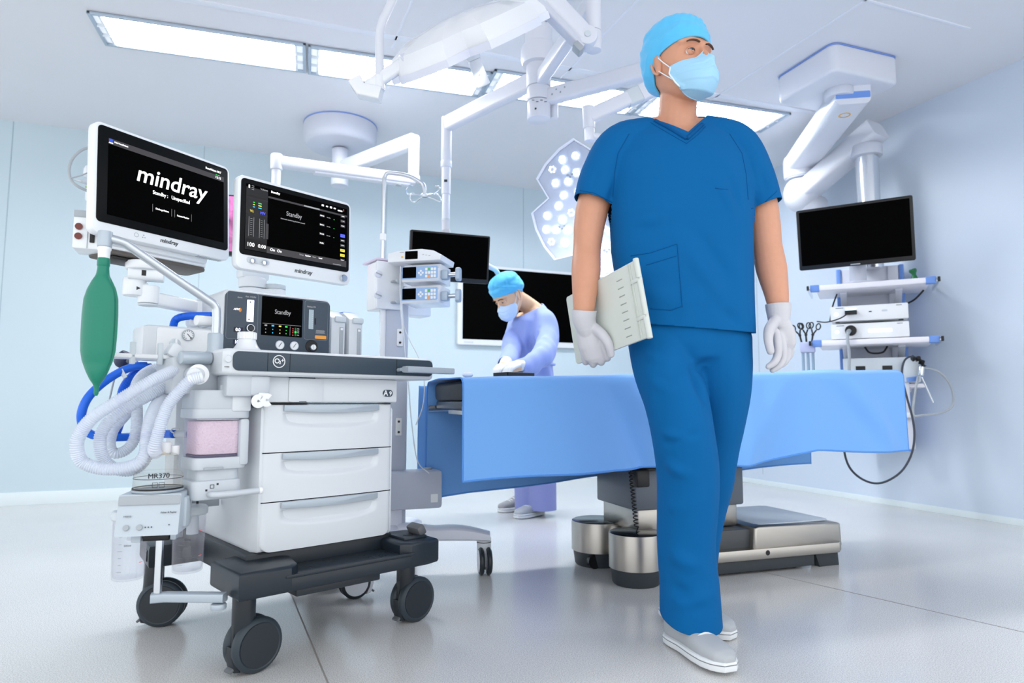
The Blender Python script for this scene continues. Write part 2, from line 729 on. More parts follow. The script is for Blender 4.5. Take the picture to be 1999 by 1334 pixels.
CART_W = mat('machine white', (214, 219, 224), 0.33)
CART_S = mat('machine pale grey', (196, 203, 210), 0.36)
SILVER = mat('silver grey handle', (176, 187, 197), 0.36, metal=0.25)
BASE_D = mat('dark slate base', (29, 38, 47), 0.36)
PANEL = mat('slate control panel', (62, 74, 87), 0.42)
LINE = mat('panel outline', (120, 130, 140), 0.5)
GAP = mat('shadow gap', (28, 30, 34), 0.8)

cart = thing('anesthesia_machine', 'white anaesthesia machine on dark wheeled base with three drawers', 'medical machine', CP, CT)

# --- base
mb = MB()
foot = [(-.092, -.122), (.08, -.122), (.12, -.122), (.38, -.122), (.49, -.122), (.532, -.110), (.540, .10), (.50, .16), (.47, .52), (.53, .58), (.53, .66),
        (.0, .66), (-.13, .66), (-.15, .50), (-.02, .46), (-.02, .16), (-.085, .10)]
mb.prism(foot, .038, BASE_D, TF((0, 0, .218)), .006)
mb.prism([(-.025, .012), (.435, .012), (.44, .56), (-.03, .56)], .082, BASE_D, TF((0, 0, .223)), .006)
mb.prism([(-.15, .47), (.53, .47), (.53, .66), (-.13, .66)], .070, BASE_D, TF((0, 0, .202)), .010)
mb.prism([(-.0928, -.1228), (.045, -.1228), (.075, -.095), (.095, .0), (-.02, .10), (-.0945, .08)], .070, BASE_D, TF((0, 0, .2175)), .010, 3)
mb.prism([(.425, -.1228), (.49, -.1228), (.5328, -.1108), (.541, .08), (.43, .10), (.395, .0), (.40, -.095)], .074, BASE_D, TF((0, 0, .2175)), .010, 3)
mb.box((.20, .06, .208), (.26, .32, .024), G_DARK, .004)
mb.done('base', cart)
mb = MB()
mb.prism([(.05, -.115), (.42, -.115), (.40, .01), (.090, .01)], .004, mat('dark tray floor', (42, 51, 60), 0.28), TF((0, 0, .2545)), .0015)
mb.prism([(.03, -.1245), (.435, -.1245), (.435, -.113), (.03, -.113)], .010, BASE_D, TF((0, 0, .254)), .003)
mb.done('foot_tray', cart)
mb = MB()
mb.box((.47, -.035, .294), (.085, .085, .012), BASE_D, .004)
mb.box((.50, -.035, .312), (.03, .07, .034), mat('grey foot pedal', (92, 94, 98), 0.4), .008, rot=(0, -.5, 0))
for x0 in (.462,):
    mb.plate(.03, .02, .0012, .004, BLACK, TF((x0, -.045, .3005)))
mb.done('brake_pedal', cart, label='raised grey brake pedal')


def caster(name, parent, x, y, rz, r=.072, w=.026, m_tyre=TYRE, m_hub=G_DARK, stem=.224):
    """Twin-wheel swivel caster, origin on the floor under the stem; wheel trails along -x."""
    e = bpy.data.objects.new(name, None)
    COL.objects.link(e)
    e.parent = parent
    e.location = (x, y, 0)
    e.rotation_euler = (0, 0, rz)
    ax = -.030
    for s in (-1, 1):
        b = MB()
        yy = s * (w * .5 + .007)
        b.lathe([(0, -w / 2), (r * .80, -w / 2), (r * .84, -w / 2 - .002), (r * .95, -w / 2 + .002), (r, -w * .2), (r, w * .2), (r * .95, w / 2 - .002),
                 (r * .84, w / 2 + .002), (r * .80, w / 2), (0, w / 2)], m_tyre, TF((ax, yy, r), (PI / 2, 0, 0)), 40)
        b.lathe([(0, -w / 2 - .0015), (r * .79, -w / 2 - .0015), (r * .79, w / 2 + .0015), (0, w / 2 + .0015)], m_hub, TF((ax, yy, r), (PI / 2, 0, 0)), 40)
        b.done('wheel', e)
    b = MB()
    b.cyl((0, 0, r * 1.45), (0, 0, stem), .030, m_hub, bev=.004)
    b.cyl((0, 0, stem - .022), (0, 0, stem - .019), .0315, BLACK)
    b.prism([(-.028, r * .55), (.022, r * .35), (.034, r * .9), (.030, r * 1.9), (-.026, r * 1.9)], .014, m_hub, TF((0, .007, 0), (PI / 2, 0, 0)), .003)
    b.prism([(.012, .010), (.030, .014), (.040, .05), (.040, .08), (.026, .08), (.022, .04)], .036, m_hub, TF((0, .018, 0), (PI / 2, 0, 0)), .004)
    b.done('fork', e)
    b = MB()
    b.box((.030, 0, .024), (.030, .03, .008), mat('grey brake tab', (96, 100, 104), 0.4), .003, rot=(0, .55, 0))
    b.done('brake_tab', e)
    return e


caster('caster', cart, -.035, -.012, R(190))
caster('caster', cart, .515, .045, R(186))
caster('caster', cart, -.105, .575, R(150))
caster('caster', cart, .49, .61, R(150))

# --- cabinet body
mb = MB()
body = [(-.0, .005), (.428, .005), (.435, .03), (.435, .52), (.42, .55), (.0, .55), (-.012, .52), (-.012, .03)]
mb.prism(body, .405, CART_W, TF((0, 0, .302)), .012)
mb.prism([(-.004, -.006), (.436, -.006), (.442, .01), (.442, .54), (-.02, .54), (-.02, .01)], .074, CART_W, TF((0, 0, .7175)), .006)
mb.box((-.02, .60, .54), (.10, .10, .54), CART_S, .008)
mb.box((.20, .58, .56), (.40, .05, .50), CART_S, .008)
mb.box((.20, -.0025, .7145), (.428, .008, .004), GAP)
mb.done('cabinet_body', cart)
mb = MB()
mb.plate(.105, .068, .002, .008, CART_W, front(.125, -.0075, .7535), .0008)
mb.box((.112, -.0085, .791), (.08, .003, .005), GAP)
mb.box((.112, -.0089, .788), (.078, .002, .0016), SILVER)
mb.box((.115, -.0085, .7215), (.022, .003, .0015), GAP)
mb.done('flap', cart)
mb = MB()
mb.plate(.036, .022, .0012, .0108, NAVY, front(.402, -.0072, .7475))
mb.text('A', .0235, W_PLASTIC, front(.394, -.0087, .7475), offset=.0006)
mb.text('9', .0185, W_PLASTIC, front(.4115, -.0087, .7465), offset=.0005)
mb.done('badge', cart)


def drawer_front(z0, z1, r_bot):
    w = .426
    x0 = .002
    n, mm = 40, 22
    z1 -= .003

    def f(u, v):
        x = x0 + w * u
        z = z0 + (z1 - z0) * v
        # hollow under the handle: a shallow scoop with an upward curving lip
        dx = (x - .215) / .155
        top = z1 - .022
        dz = (top - z) / .052
        d = 0
        if abs(dx) < 1 and 0 < dz < 1:
            edge = max(0, 1 - abs(dx) ** 6)
            d = .026 * edge * (1 - dz) ** 0.9 * (1 if dz > .02 else dz / .02)
            d *= max(0.0, min(1.0, (1 - dx * dx * .35 - dz) * 4))
        rr = .018
        edge_d = min(x - x0, x0 + w - x)
        back = 0
        if edge_d < rr:
            back = rr - math.sqrt(max(0, rr * rr - (rr - edge_d) ** 2))
        bow = -.006 * (1 - (2 * u - 1) ** 2)
        xx = x
        zz = z
        if r_bot:
            c = .035
            if z - z0 < c and edge_d < c:
                a, b = c - edge_d, c - (z - z0)
                q = math.hypot(a, b)
                if q > c:
                    k2 = c / q
                    s = 1 if x < .2 else -1
                    xx = (x0 + c - a * k2) if s > 0 else (x0 + w - c + a * k2)
                    zz = z0 + c - b * k2
        return V((xx, bow + d + back, zz))
    b = MB()
    b.grid(f, n * 2, mm * 2, CART_W)
    b.box((x0 + w / 2, .022, (z0 + z1) / 2 + .004), (w - .044, .016, z1 - z0 - .012), CART_W, .002)
    b.box((x0 + w / 2, .004, z0 - .0015), (w - .01, .004, .003), GAP)
    d = b.done('drawer', cart, smooth=60)
    h = MB()
    nn = 24
    hp = [(-.155 + .31 * i / nn, 0) for i in range(nn + 1)]
    lo = [(x, -.021 + .006 * (1 - (abs(x) / .155) ** 2) * -1 + .004) for x, _ in reversed(hp)]
    outl = [(x, 0) for x, _ in hp] + [(.155, -.002)] + [(x, zz) for x, zz in lo] + [(-.155, -.002)]
    outl = [outl[0]] + [p for i, p in enumerate(outl[1:]) if abs(p[0] - outl[i][0]) + abs(p[1] - outl[i][1]) > 1e-6]
    h.prism(list(reversed(outl)), .007, SILVER, front(.215, -.0045, z1 - .0005), .0015)
    h.done('handle', d)
    return d


drawer_front(.578, .7145, False)
drawer_front(.441, .578, False)
drawer_front(.303, .441, True)

# --- worktop with dark band
mb = MB()
wt = [(-.128, -.045), (-.112, -.058), (.53, -.058), (.548, -.045), (.555, .30), (.53, .56), (-.13, .56), (-.14, .30)]
mb.prism(wt, .071, CART_W, TF((0, 0, .7915)), .012, 3)
mb.box((-.120, -.056, .812), (.012, .003, .0012), GAP)
mb.lathe([(0, .003), (.0085, .003), (.010, 0), (0, 0)], CART_W, front(-.118, -.0585, .833), 20)
mb.done('worktop', cart)
mb = MB()
mb.plate(.645, .052, .0035, .016, NAVY, front(.2165, -.0576, .829), .001)
for x in (-.013, .050, .40):
    mb.box((x, -.0612, .829), (.0014, .001, .0515), GAP)
bandp = mb.done('front_band', cart)
mb = MB()
mb.lathe([(.0155, 0), (.0155, .002), (.0175, .002), (.0175, 0)], W_PLASTIC, front(.018, -.0612, .8315), 36)
mb.text('O', .019, W_PLASTIC, front(.0125, -.0622, .832), offset=.0003)
mb.text('2', .012, W_PLASTIC, front(.021, -.0622, .8285), offset=.0003)
mb.text('+', .015, W_PLASTIC, front(.0282, -.0622, .834), offset=.0003)
mb.done('oxygen_flush_button', bandp)
mb = MB()
mb.cyl((.405, -.055, .820), (.405, -.082, .822), .0055, SILVER)
mb.prism([(.405, -.118), (.598, -.10), (.606, -.092), (.606, -.062), (.585, -.060), (.42, -.074), (.405, -.084)], .019, SILVER, TF((0, 0, .812)), .003)
mb.done('grab_handle', cart)
mb = MB()
for x in (.0, .075):
    pass
mb.box((-.075, .0, .764), (.075, .075, .06), CART_S, .008)
mb.box((-.022, -.006, .764), (.055, .07, .056), CART_S, .008)
mb.done('breathing_block', cart)
mb = MB()
ring = [V((.011 * math.cos(a), 0, .011 * math.sin(a))) for a in [R(40 + 280 * i / 16) for i in range(17)]]
for k2, dx in enumerate((-.010, .013)):
    mb.bar([p + V((-.022 + dx, -.052, .722 + .003 * k2)) for p in ring], .016, .003, W_PLASTIC, .001, up=(0, 1, 0))
mb.box((-.02, -.046, .738), (.02, .01, .014), W_PLASTIC, .003)
mb.done('hose_clip', cart)

# --- carbon dioxide absorber on the left front
ab = cart
ax, ay = -.108, .055
GRAN = mat('pale pink lime granules', (232, 208, 218), 0.9, bump=0.9, bscale=170, mottle=0.12, mscale=170)
CAN = clear_mat('violet clear canister', (212, 205, 236), 0.12)
mb = MB()
mb.plate(.142, .135, .052, .022, CART_S, TF((ax, ay, .700)), .004)
mb.plate(.148, .140, .026, .024, CART_S, TF((ax, ay, .676)), .003)
mb.box((ax + .045, ay - .06, .723), (.052, .03, .058), CART_W, .006)
mb.cyl((ax + .012, ay - .052, .765), (ax + .012, ay - .052, .742), .020, CART_S)
mb.done('absorber_head', cart)
mb = MB()
mb.cyl((ax + .012, ay - .05, .742), (ax + .012, ay - .05, .716), .016, clear_mat('clear violet cup', (190, 190, 225), 0.35), r1=.013, seg=20)
mb.done('water_trap_cup', cart)
mb = MB()
mb.plate(.132, .124, .104, .03, CAN, TF((ax, ay, .572)), .003)
can = mb.done('absorber_canister', cart)
mb = MB()
mb.plate(.120, .112, .088, .028, GRAN, TF((ax, ay, .581)), .002)
mb.plate(.122, .114, .005, .028, mat('dark violet mesh', (72, 66, 92), 0.7), TF((ax, ay, .5745)))
mb.done('granules', can)
mb = MB()
mb.plate(.138, .130, .032, .024, CART_S, TF((ax, ay, .541)), .004)
mb.plate(.112, .104, .040, .022, CART_S, TF((ax, ay, .505)), .004)
mb.box((ax + .058, ay - .055, .612), (.026, .028, .126), CART_S, .008)
mb.box((ax - .02, ay - .068, .545), (.05, .004, .006), G_MID, .001)
mb.done('canister_holder', cart)
mb = MB()
mb.plate(.128, .12, .052, .02, CART_S, TF((ax - .004, ay, .462)), .008)
mb.text('\u25a1', .014, INK_D, front(ax - .02, ay - .0615, .497))
mb.box((ax - .034, ay - .0605, .489), (.005, .001, .005), INK_D)
mb.box((ax - .006, ay - .0605, .503), (.005, .001, .005), INK_D)
lk = mb.done('lock_block', cart)
mb = MB()
mb.tube(spline([(ax - .025, ay - .062, .478), (ax - .02, ay - .078, .478), (ax + .02, ay - .088, .478), (ax + .095, ay - .088, .480)], 6), .0085, CART_S, 12)
mb.cyl((ax + .093, ay - .088, .480), (ax + .103, ay - .088, .480), .0098, W_PLASTIC, bev=.003)
mb.done('lock_lever', lk)

# --- port block with elbow, hose rail, suction unit
mb = MB()
mb.box((-.16, .12, .79), (.13, .16, .10), CART_S, .010)
mb.cyl((-.135, .03, .838), (-.215, .015, .836), .0175, SILVER, bev=.004)
mb.done('port_block', cart)
mb = MB()
mb.cyl((-.175, .04, .792), (-.175, -.005, .792), .024, CART_S, bev=.004)
mb.cyl((-.175, -.0, .792), (-.19, -.025, .788), .020, mat('ridged clear white port', (222, 226, 230), 0.4), bev=.003)
mb.cyl((-.175, -.006, .792), (-.175, -.012, .792), .027, W_PLASTIC, bev=.002)
mb.done('hose_port', cart)
mb = MB()
mb.box((-.27, .16, .842), (.22, .08, .012), W_PLASTIC, .004)
mb.box((-.30, .13, .85), (.012, .02, .06), G_LIGHT, .003)
mb.box((-.235, .125, .85), (.012, .02, .06), G_LIGHT, .003)
mb.box((-.20, .13, .86), (.035, .05, .04), mat('frosted plastic', (222, 227, 232), 0.35), .010, rot=(0, .5, 0))
mb.done('hose_rail', cart)
mb = MB()
mb.box((-.135, .335, .895), (.20, .075, .105), CART_W, .012)
mb.box((-.225, .36, .895), (.03, .12, .102), CART_W, .012)
mb.plate(.155, .092, .002, .006, W_PLASTIC, front(-.125, .2965, .894), .0008)
su = mb.done('suction_unit', cart)
mb = MB()
mb.lathe([(0, 0), (.0155, 0), (.0175, .002), (.0175, .006), (.0155, .0065), (.0155, .004), (0, .004)], G_MID, front(-.117, .2945, .922), 32)
mb.lathe([(0, 0), (.0153, 0), (0, .0008)], W_PLASTIC, front(-.117, .2900, .922), 32)
for i in range(12):
    a = R(-60 + 300 * i / 11)
    mb.box((-.117 + .0125 * math.cos(a), .2888, .922 + .0125 * math.sin(a)), (.0012, .0008, .003), INK_D, rot=(0, -a + PI / 2, 0))
mb.box((-.113, .2885, .918), (.0016, .0008, .022), INK_D, rot=(0, -.75, 0))
mb.done('vacuum_gauge', su)
mb = MB()
mb.lathe([(0, .012), (.013, .012), (.0145, .009), (.0155, 0), (0, 0)], G_LIGHT, front(-.153, .2945, .894), 28)
mb.box((-.153, .278, .894), (.006, .010, .026), W_PLASTIC, .002)
mb.done('suction_knob', su)

# --- head unit with control panel
mb = MB()
hp_ = rrect(.365, .225, .022, 6)
mb.prism(hp_, .30, CART_W, front(.150, .555, .960), .010)
mb.box((-.034, .42, .985), (.014, .10, .05), G_LIGHT, .006)
mb.cyl((-.035, .34, .975), (-.085, .33, .973), .0165, W_PLASTIC, bev=.003)
mb.done('head_housing', cart)
yF = .2555
mb = MB()
mb.plate(.352, .212, .005, .018, PANEL, front(.150, yF, .9585), .001)
for (x, z, w, h) in ((.028, .990, .098, .150), (.276, .995, .086, .132)):
    mb.prism(rrect(w, h, .008), .0006, LINE, front(x, yF - .0049, z))
    mb.prism(rrect(w - .0024, h - .0024, .007), .0008, PANEL, front(x, yF - .0051, z))
cp = mb.done('control_panel', cart)
y2 = yF - .0062
mb = MB()
mb.plate(.137, .126, .0012, .002, SCREEN, front(.157, yF - .0052, .997))
mb.text('Standby', .021, TXT_DIM, front(.158, y2 - .0004, 1.012), sx=.82)
mb.box((.157, y2 - .0006, .972), (.13, .0006, .0008), TXT_DIM)
for x, c in ((.103, TXT_DIM), (.126, S_CYAN), (.150, S_YELLOW), (.171, S_GREEN)):
    mb.box((x, y2 - .0006, .966), (.008, .0006, .0045), c)
    mb.box((x, y2 - .0006, .954), (.0025, .0006, .003), c)
    mb.box((x, y2 - .0006, .943), (.0028, .0006, .0035), c)
mb.box((.184, y2 - .0006, .953), (.0006, .0006, .03), TXT_DIM)
mb.box((.203, y2 - .0006, .951), (.0055, .0006, .028), mat('screen dark green', (20, 70, 30), 0.5, emit=((20, 80, 30), 0.4)))
mb.box((.203, y2 - .0009, .9505), (.0065, .0006, .006), S_GREEN)
for z in (.962, .955, .949, .941):
    mb.box((.212, y2 - .0006, z), (.007, .0006, .0022), TXT_DIM)
    mb.box((.194, y2 - .0006, z - .001), (.004, .0006, .0022), S_RED)
mb.done('display', cp)
mb = MB()
mb.plate(.0215, .070, .0014, .0015, lamp_mat('lit flow tube', (205, 208, 250), 1.15), front(.052, yF - .0052, 1.008))
mb.box((.0525, y2 - .0010, 1.008), (.0008, .0004, .058), INK)
mb.box((.0505, y2 - .0010, 1.036), (.003, .0004, .005), INK_D)
mb.box((.0485, y2 - .0010, .980), (.004, .0004, .004), INK_D)
for i in range(9):
    mb.box((.0555, y2 - .0010, .985 + .0058 * i), (.003, .0004, .0007), INK)
mb.text('Aux. O2/Air', .0075, TXT_DIM, front(.052, y2 - .0004, 1.0525), sx=.9)
mb.done('flow_meter', cp)
mb = MB()
mb.plate(.017, .066, .0014, .0015, mat('pale flow tube', (168, 184, 192), 0.3), front(.257, yF - .0052, .998))
for i in range(7):
    mb.box((.262, y2 - .001, .975 + .0066 * i), (.0035, .0004, .0007), W_PLASTIC)
mb.text('Backup O2', .0075, TXT_DIM, front(.257, y2 - .0004, 1.0405), sx=.9)
mb.done('flow_meter', cp)
mb = MB()
mb.text('Apnea', .006, TXT_DIM, front(.018, y2 - .0004, 1.0475))
mb.text('AFM', .009, TXT, front(.008, y2 - .0004, 1.009), shear=.3)
mb.sphere((.0205, y2 + .001, 1.008), (.0055, .0015, .0075), mat('orange mark', (226, 140, 60), 0.5), 10)
mb.done('panel_lettering', cp)
for z, s in ((.945, '0.0'), (.906, '100')):
    mb = MB()
    mb.plate(.029, .016, .0012, .001, mat('dark blue readout', (14, 16, 38), 0.35), front(.017, yF - .0052, z))
    mb.text(s, .0145, lamp_mat('readout digits', (190, 200, 250), 1.2), front(.0155, y2 - .0004, z), offset=.0003, sx=.85)
    mb.done('readout', cp)
for z in (.952, .9135):
    mb = MB()
    mb.lathe([(0, .012), (.008, .012), (.0105, .008), (.0105, 0), (0, 0)], G_DARK, front(.052, yF - .005, z), 24)
    mb.lathe([(.0105, .006), (.0125, .008), (.0125, .011), (.0105, .012)], W_PLASTIC, front(.052, yF - .005, z), 24)
    mb.done('flow_knob', cp)
for x in (.151, .2):
    mb = MB()
    mb.lathe([(0, .002), (.0125, .002), (.0125, .004), (.0145, .004), (.0145, 0), (0, 0)], G_LIGHT, front(x, yF - .005, .905), 28)
    mb.lathe([(0, .003), (.0125, .003), (.0125, .002)], W_PLASTIC, front(x, yF - .005, .905), 28)
    mb.box((x + .001, yF - .0088, .906), (.0014, .0006, .017), INK_D, rot=(0, .6, 0))
    mb.done('pressure_gauge', cp)
mb = MB()
mb.lathe([(0, .002), (.021, .002), (.022, 0), (0, 0)], BLACK, front(.262, yF - .005, .9065), 32)
mb.lathe([(0, .016), (.009, .016), (.011, .013), (.012, .002), (0, .002)], CHROME, front(.262, yF - .005, .903), 28)
mb.box((.262, yF - .022, .903), (.004, .004, .018), W_PLASTIC, .001)
mb.done('main_switch', cp)
mb = MB()
mb.plate(.041, .034, .0010, .002, PANEL, front(.293, yF - .0056, .9505))
mb.plate(.041, .0115, .0012, .002, mat('orange warning label', (236, 160, 70), 0.5), front(.293, yF - .0056, .9395))
for i in range(4):
    mb.box((.291, y2 - .0008, .953 + .0032 * i), (.034 - .004 * (i % 2), .0004, .0012), TXT_DIM)
mb.box((.272, y2 - .0008, .992), (.004, .001, .022), BLACK, .001)
mb.done('warning_label', cp)

# --- rear shelf carrying the vaporizers
mb = MB()
mb.box((.42, .42, .868), (.17, .24, .014), CART_S, .004)
mb.done('rear_shelf', cart)

# --- breathing bag arm
mb = MB()
px0 = cart
mb.lathe([(0, 0), (.0215, 0), (.0215, .006), (.0205, .008), (.0205, .052), (.0185, .055), (0, .055)], SILVER, TF((-.118, .045, .853)), 32)
arm = spline([(-.118, .045, .895), (-.118, .045, .960), (-.124, .045, .985), (-.150, .045, 1.003), (-.25, .045, 1.063), (-.335, .045, 1.115), (-.352, .045, 1.124), (-.372, .045, 1.128), (-.394, .045, 1.130)], 6)
mb.tube(arm, .0115, ALU, 16)
mb.done('bag_arm', cart)
mb = MB()
mb.lathe([(0, .026), (.016, .026), (.0165, .024), (.0165, -.012), (.015, -.014), (0, -.014)], SILVER, TF((-.394, .045, 1.120)), 28)
mb.lathe([(0, -.014), (.0145, -.014), (.0155, -.017), (.0155, -.021), (.0138, -.024), (.013, -.042), (0, -.042)], W_PLASTIC, TF((-.394, .045, 1.120)), 28)
mb.done('bag_socket', cart)

# ------------------------------------------------------------------ breathing bag
GREEN = mat('green rubber', (8, 124, 100), 0.36, sheen=0.1)
bag = thing('breathing_bag', 'deflated green rubber breathing bag hanging from the bent silver arm', 'breathing bag', cw(-.394, .045, .735), R(8))
mb = MB()
prof = [(.345, .0128), (.335, .0135), (.318, .0128), (.300, .015), (.285, .024), (.265, .034), (.240, .0405), (.20, .0425), (.15, .0425), (.11, .041), (.085, .036), (.060, .026),
        (.040, .016), (.028, .008), (.020, .0055), (.004, .0052), (0, .003)]
zs = [p[0] for p in prof][::-1]
rs = [p[1] for p in prof][::-1]


def bagf(u, v):
    z = .345 * v
    r = float(np.interp(z, zs, rs))
    a = 2 * PI * u
    w = min(1, max(0, (r - .014) / .02))
    ca, sa = math.cos(a), math.sin(a)
    pleat = 1 - .34 * w * math.exp(-((a - .35) / .16) ** 2) - .34 * w * math.exp(-((a - PI + .35) / .16) ** 2) - .25 * w * math.exp(-((a - .05) / .1) ** 2) - .18 * w * math.exp(-((a - 6.0) / .12) ** 2)
    flat = 1 - .45 * w
    return V((r * ca * pleat, r * sa * flat * pleat, z))


mb.grid(bagf, 72, 60, GREEN, close_u=True)
mb.done('bag_body', bag, smooth=60)
mb = MB()
mb.lathe([(.0132, .322), (.0142, .324), (.0142, .340), (.0132, .343)], GREEN, None, 28)
mb.done('neck_band', bag)
# ------------------------------------------------------------------ things standing on or hanging from the workstation
def on_cart(name, label, cat, x, y, z, rz=0.0, group=None):
    return thing(name, label, cat, cw(x, y, z), CT + rz, group)


def px_of(p):
    return p


# white flow sensor bottle on the worktop
fb = on_cart('sensor_bottle', 'white plastic bottle with ribbed screw cap standing on the machine worktop', 'bottle', -.028, .055, .8635)
mb = MB()
mb.lathe([(0, 0), (.040, 0), (.041, .004), (.036, .008), (.030, .016), (.0265, .024), (.0245, .030), (.024, .036), (0, .036)], W_GLOSS, None, 36)
mb.done('bottle_body', fb)
mb = MB()
mb.grid(lambda u, v: V(((.0255 + .0007 * math.copysign(1, math.sin(u * 2 * PI * 18))) * math.cos(2 * PI * u), (.0255 + .0007 * math.copysign(1, math.sin(u * 2 * PI * 18))) * math.sin(2 * PI * u), .035 + .018 * v)), 144, 2, W_PLASTIC, close_u=True)
mb.lathe([(.0255, .053), (.023, .055), (0, .055)], W_PLASTIC, None, 36)
mb.done('screw_cap', fb)

# vaporizers
for i, (x, col, lab) in enumerate(((.385, (206, 220, 60), 'white vaporizer with a yellow top beside the control panel'),
                                   (.455, (120, 150, 225), 'white vaporizer with a blue-grey top at the outer end of the shelf'))):
    vp = on_cart('vaporizer', lab, 'vaporizer', x, .30, .876, 0, 'vaporizers on the rear shelf')
    mb = MB()
    side_prof = [(0, 0), (.13, 0), (.13, .172), (.05, .172), (.0, .142)]
    t_m = TF((-.028, 0, 0), M(((0, 0, 1), (1, 0, 0), (0, 1, 0))))
    mb.prism(side_prof, .056, CART_W, t_m, .006)
    mb.box((-.0285, .075, .06), (.004, .07, .09), CART_S, .002)
    mb.done('housing', vp)
    mb = MB()
    mb.box((0, .09, .1725), (.050, .07, .004), mat('vaporizer top %d' % i, col, 0.4), .0015)
    mb.done('filling_cap', vp)
    mb = MB()
    mb.box((.012, -.001, .06), (.014, .004, .10), G_MID, .001)
    mb.box((.012, -.0025, .103), (.010, .003, .008), W_PLASTIC, .001)
    mb.done('sight_glass', vp)
    mb = MB()
    mb.box((.005, -.004, .138), (.044, .014, .022), G_LIGHT, .006)
    mb.done('dial', vp)

# ------------------------------------------------------------------ patient monitor (large, left)
pm = thing('patient_monitor', 'large patient monitor above the green bag with big white logo on black screen', 'monitor')
place(pm, (-1.069, 2.004, 1.357), (-R(3.4), 0, R(61.3)))
W_FR = mat('monitor frame white', (234, 238, 242), 0.3)
UNDER = mat('dark taupe underside', (92, 86, 82), 0.5)


def monitor_shell(parent, w, h, th, lip, bez_r):
    mb = MB()
    mb.plate(w, h, th, .022, W_FR, front(0, th, 0), .007)
    o = mb.done('frame', parent)
    mb = MB()
    mb.plate(w - .020, h - lip - .011, .0035, bez_r, BEZEL, front(0, .0008, (lip - .011) / 2), .0008)
    return o, mb.done('bezel', parent)


fr, bz = monitor_shell(pm, .45, .33, .036, .034, .012)
mb = MB()
zc = .0115
mb.plate(.385, .228, .0006, .001, SCREEN, front(.006, -.0027, zc - .004))
yS = -.0037
mb.box((.006, yS + .0002, zc + .101), (.385, .0006, .017), S_GREY)
mb.text('mindray', .072, TXT, front(.012, yS - .0004, zc + .030), offset=.0006, shear=.18, space=1.0)
mb.text('Standby :   Unspecified', .0165, TXT, front(.010, yS - .0004, zc - .014), sx=.82)
for x in (-.052, .010, .020, .078):
    mb.box((x, yS - .0004, zc - .063), (.0006, .0004, .024), TXT_DIM)
mb.text('Discharge Patient', .0075, TXT, front(-.021, yS - .0004, zc - .063), sx=.8)
mb.text('Resume Monitor', .0075, TXT, front(.049, yS - .0004, zc - .067), sx=.8)
mb.text('BeneVision N17', .010, TXT, front(.158, yS - .0004, zc + .1215), sx=.9)
mb.text('12:12', .010, TXT, front(.176, yS - .0004, zc + .101))
mb.box((.170, yS - .0004, zc + .110), (.006, .0004, .002), S_GREEN)
mb.box((.179, yS - .0004, zc + .110), (.006, .0004, .002), S_GREEN)
mb.box((-.180, yS - .0004, zc + .104), (.010, .0004, .008), mat('screen deep blue', (30, 60, 150), 0.5, emit=((30, 60, 160), 0.8)))
mb.text('Mid-Ventilation', .0065, TXT, front(-.150, yS - .0004, zc + .102))
mb.text('Adult', .0055, TXT, front(-.180, yS - .0004, zc + .0965))
mb.done('screen', bz)
mb = MB()
mb.text('mindray', .018, INK_D, front(.005, -.0005, -.1455), shear=.15, offset=.0003)
mb.lathe([(.0058, 0), (.0058, .0006), (.0066, .0006), (.0066, 0)], INK, front(-.098, .0003, -.146), 24)
for x, z in ((-.076, -.142), (-.072, -.149), (-.079, -.149)):
    mb.box((x, -.0002, z), (.003, .0006, .002), INK)
for i in range(12):
    mb.box((.115 + .0075 * i, .018, -.1653), (.003, .02, .001), G_MID)
mb.done('frame_lettering', fr)
# processing unit behind and below the display
mb = MB()
mb.plate(.335, .11, .036, .02, W_FR, TF((.012, .105, -.188)), .006)
mb.box((.012, .07, -.09), (.32, .065, .18), W_FR, .012)
mb.done('processing_unit', pm)
mb = MB()
mb.plate(.33, .105, .014, .018, UNDER, TF((.012, .105, -.201)), .005)
mb.box((-.07, .10, -.206), (.12, .07, .012), BLACK, .003)
mb.done('underside_cover', pm)
mb = MB()
p0 = at(181, 449, 1.83)
rk = MB()
rot = Euler((0, 0, R(24)))
RKM = M.Translation(at(178, 450, 1.86)) @ rot.to_matrix().to_4x4()


def rkbox(b, c, s, m, bev=.002):
    q = bmesh.new()
    bmesh.ops.create_cube(q, size=1)
    for v in q.verts:
        v.co = V((v.co.x * s[0], v.co.y * s[1], v.co.z * s[2]))
    bmesh.ops.bevel(q, geom=list(q.edges), offset=min(bev, min(s) * .45), segments=2, affect='EDGES', profile=0.5)
    b.add(q, m, RKM @ TF(c))


rkbox(rk, (.0, .05, .0), (.090, .10, .110), W_FR, .006)
rkbox(rk, (-.0, -.001, .046), (.088, .004, .020), G_MID, .002)
rkbox(rk, (-.008, -.001, -.008), (.0015, .003, .09), G_MID, .0005)
rack = rk.done('module_rack', pm, world=True)
for z in (.008, -.020):
    b = MB()
    b.lathe([(0, 0), (.0085, 0), (.0095, .003), (.0095, .006), (0, .006)], mat('oxblood connector', (112, 52, 46), 0.4), RKM @ TF((-.030, .001, z), FRONT), 24)
    b.done('connector', rack, world=True)
b = MB()
b.lathe([(0, 0), (.008, 0), (.009, .003), (0, .004)], mat('yellow-green connector', (190, 200, 110), 0.4), RKM @ TF((.030, .001, -.016), FRONT), 24)
b.done('connector', rack, world=True)
b = MB()
rkbox(b, (.004, -.002, -.006), (.012, .004, .06), BLACK, .001)
b.done('slot', rack, world=True)
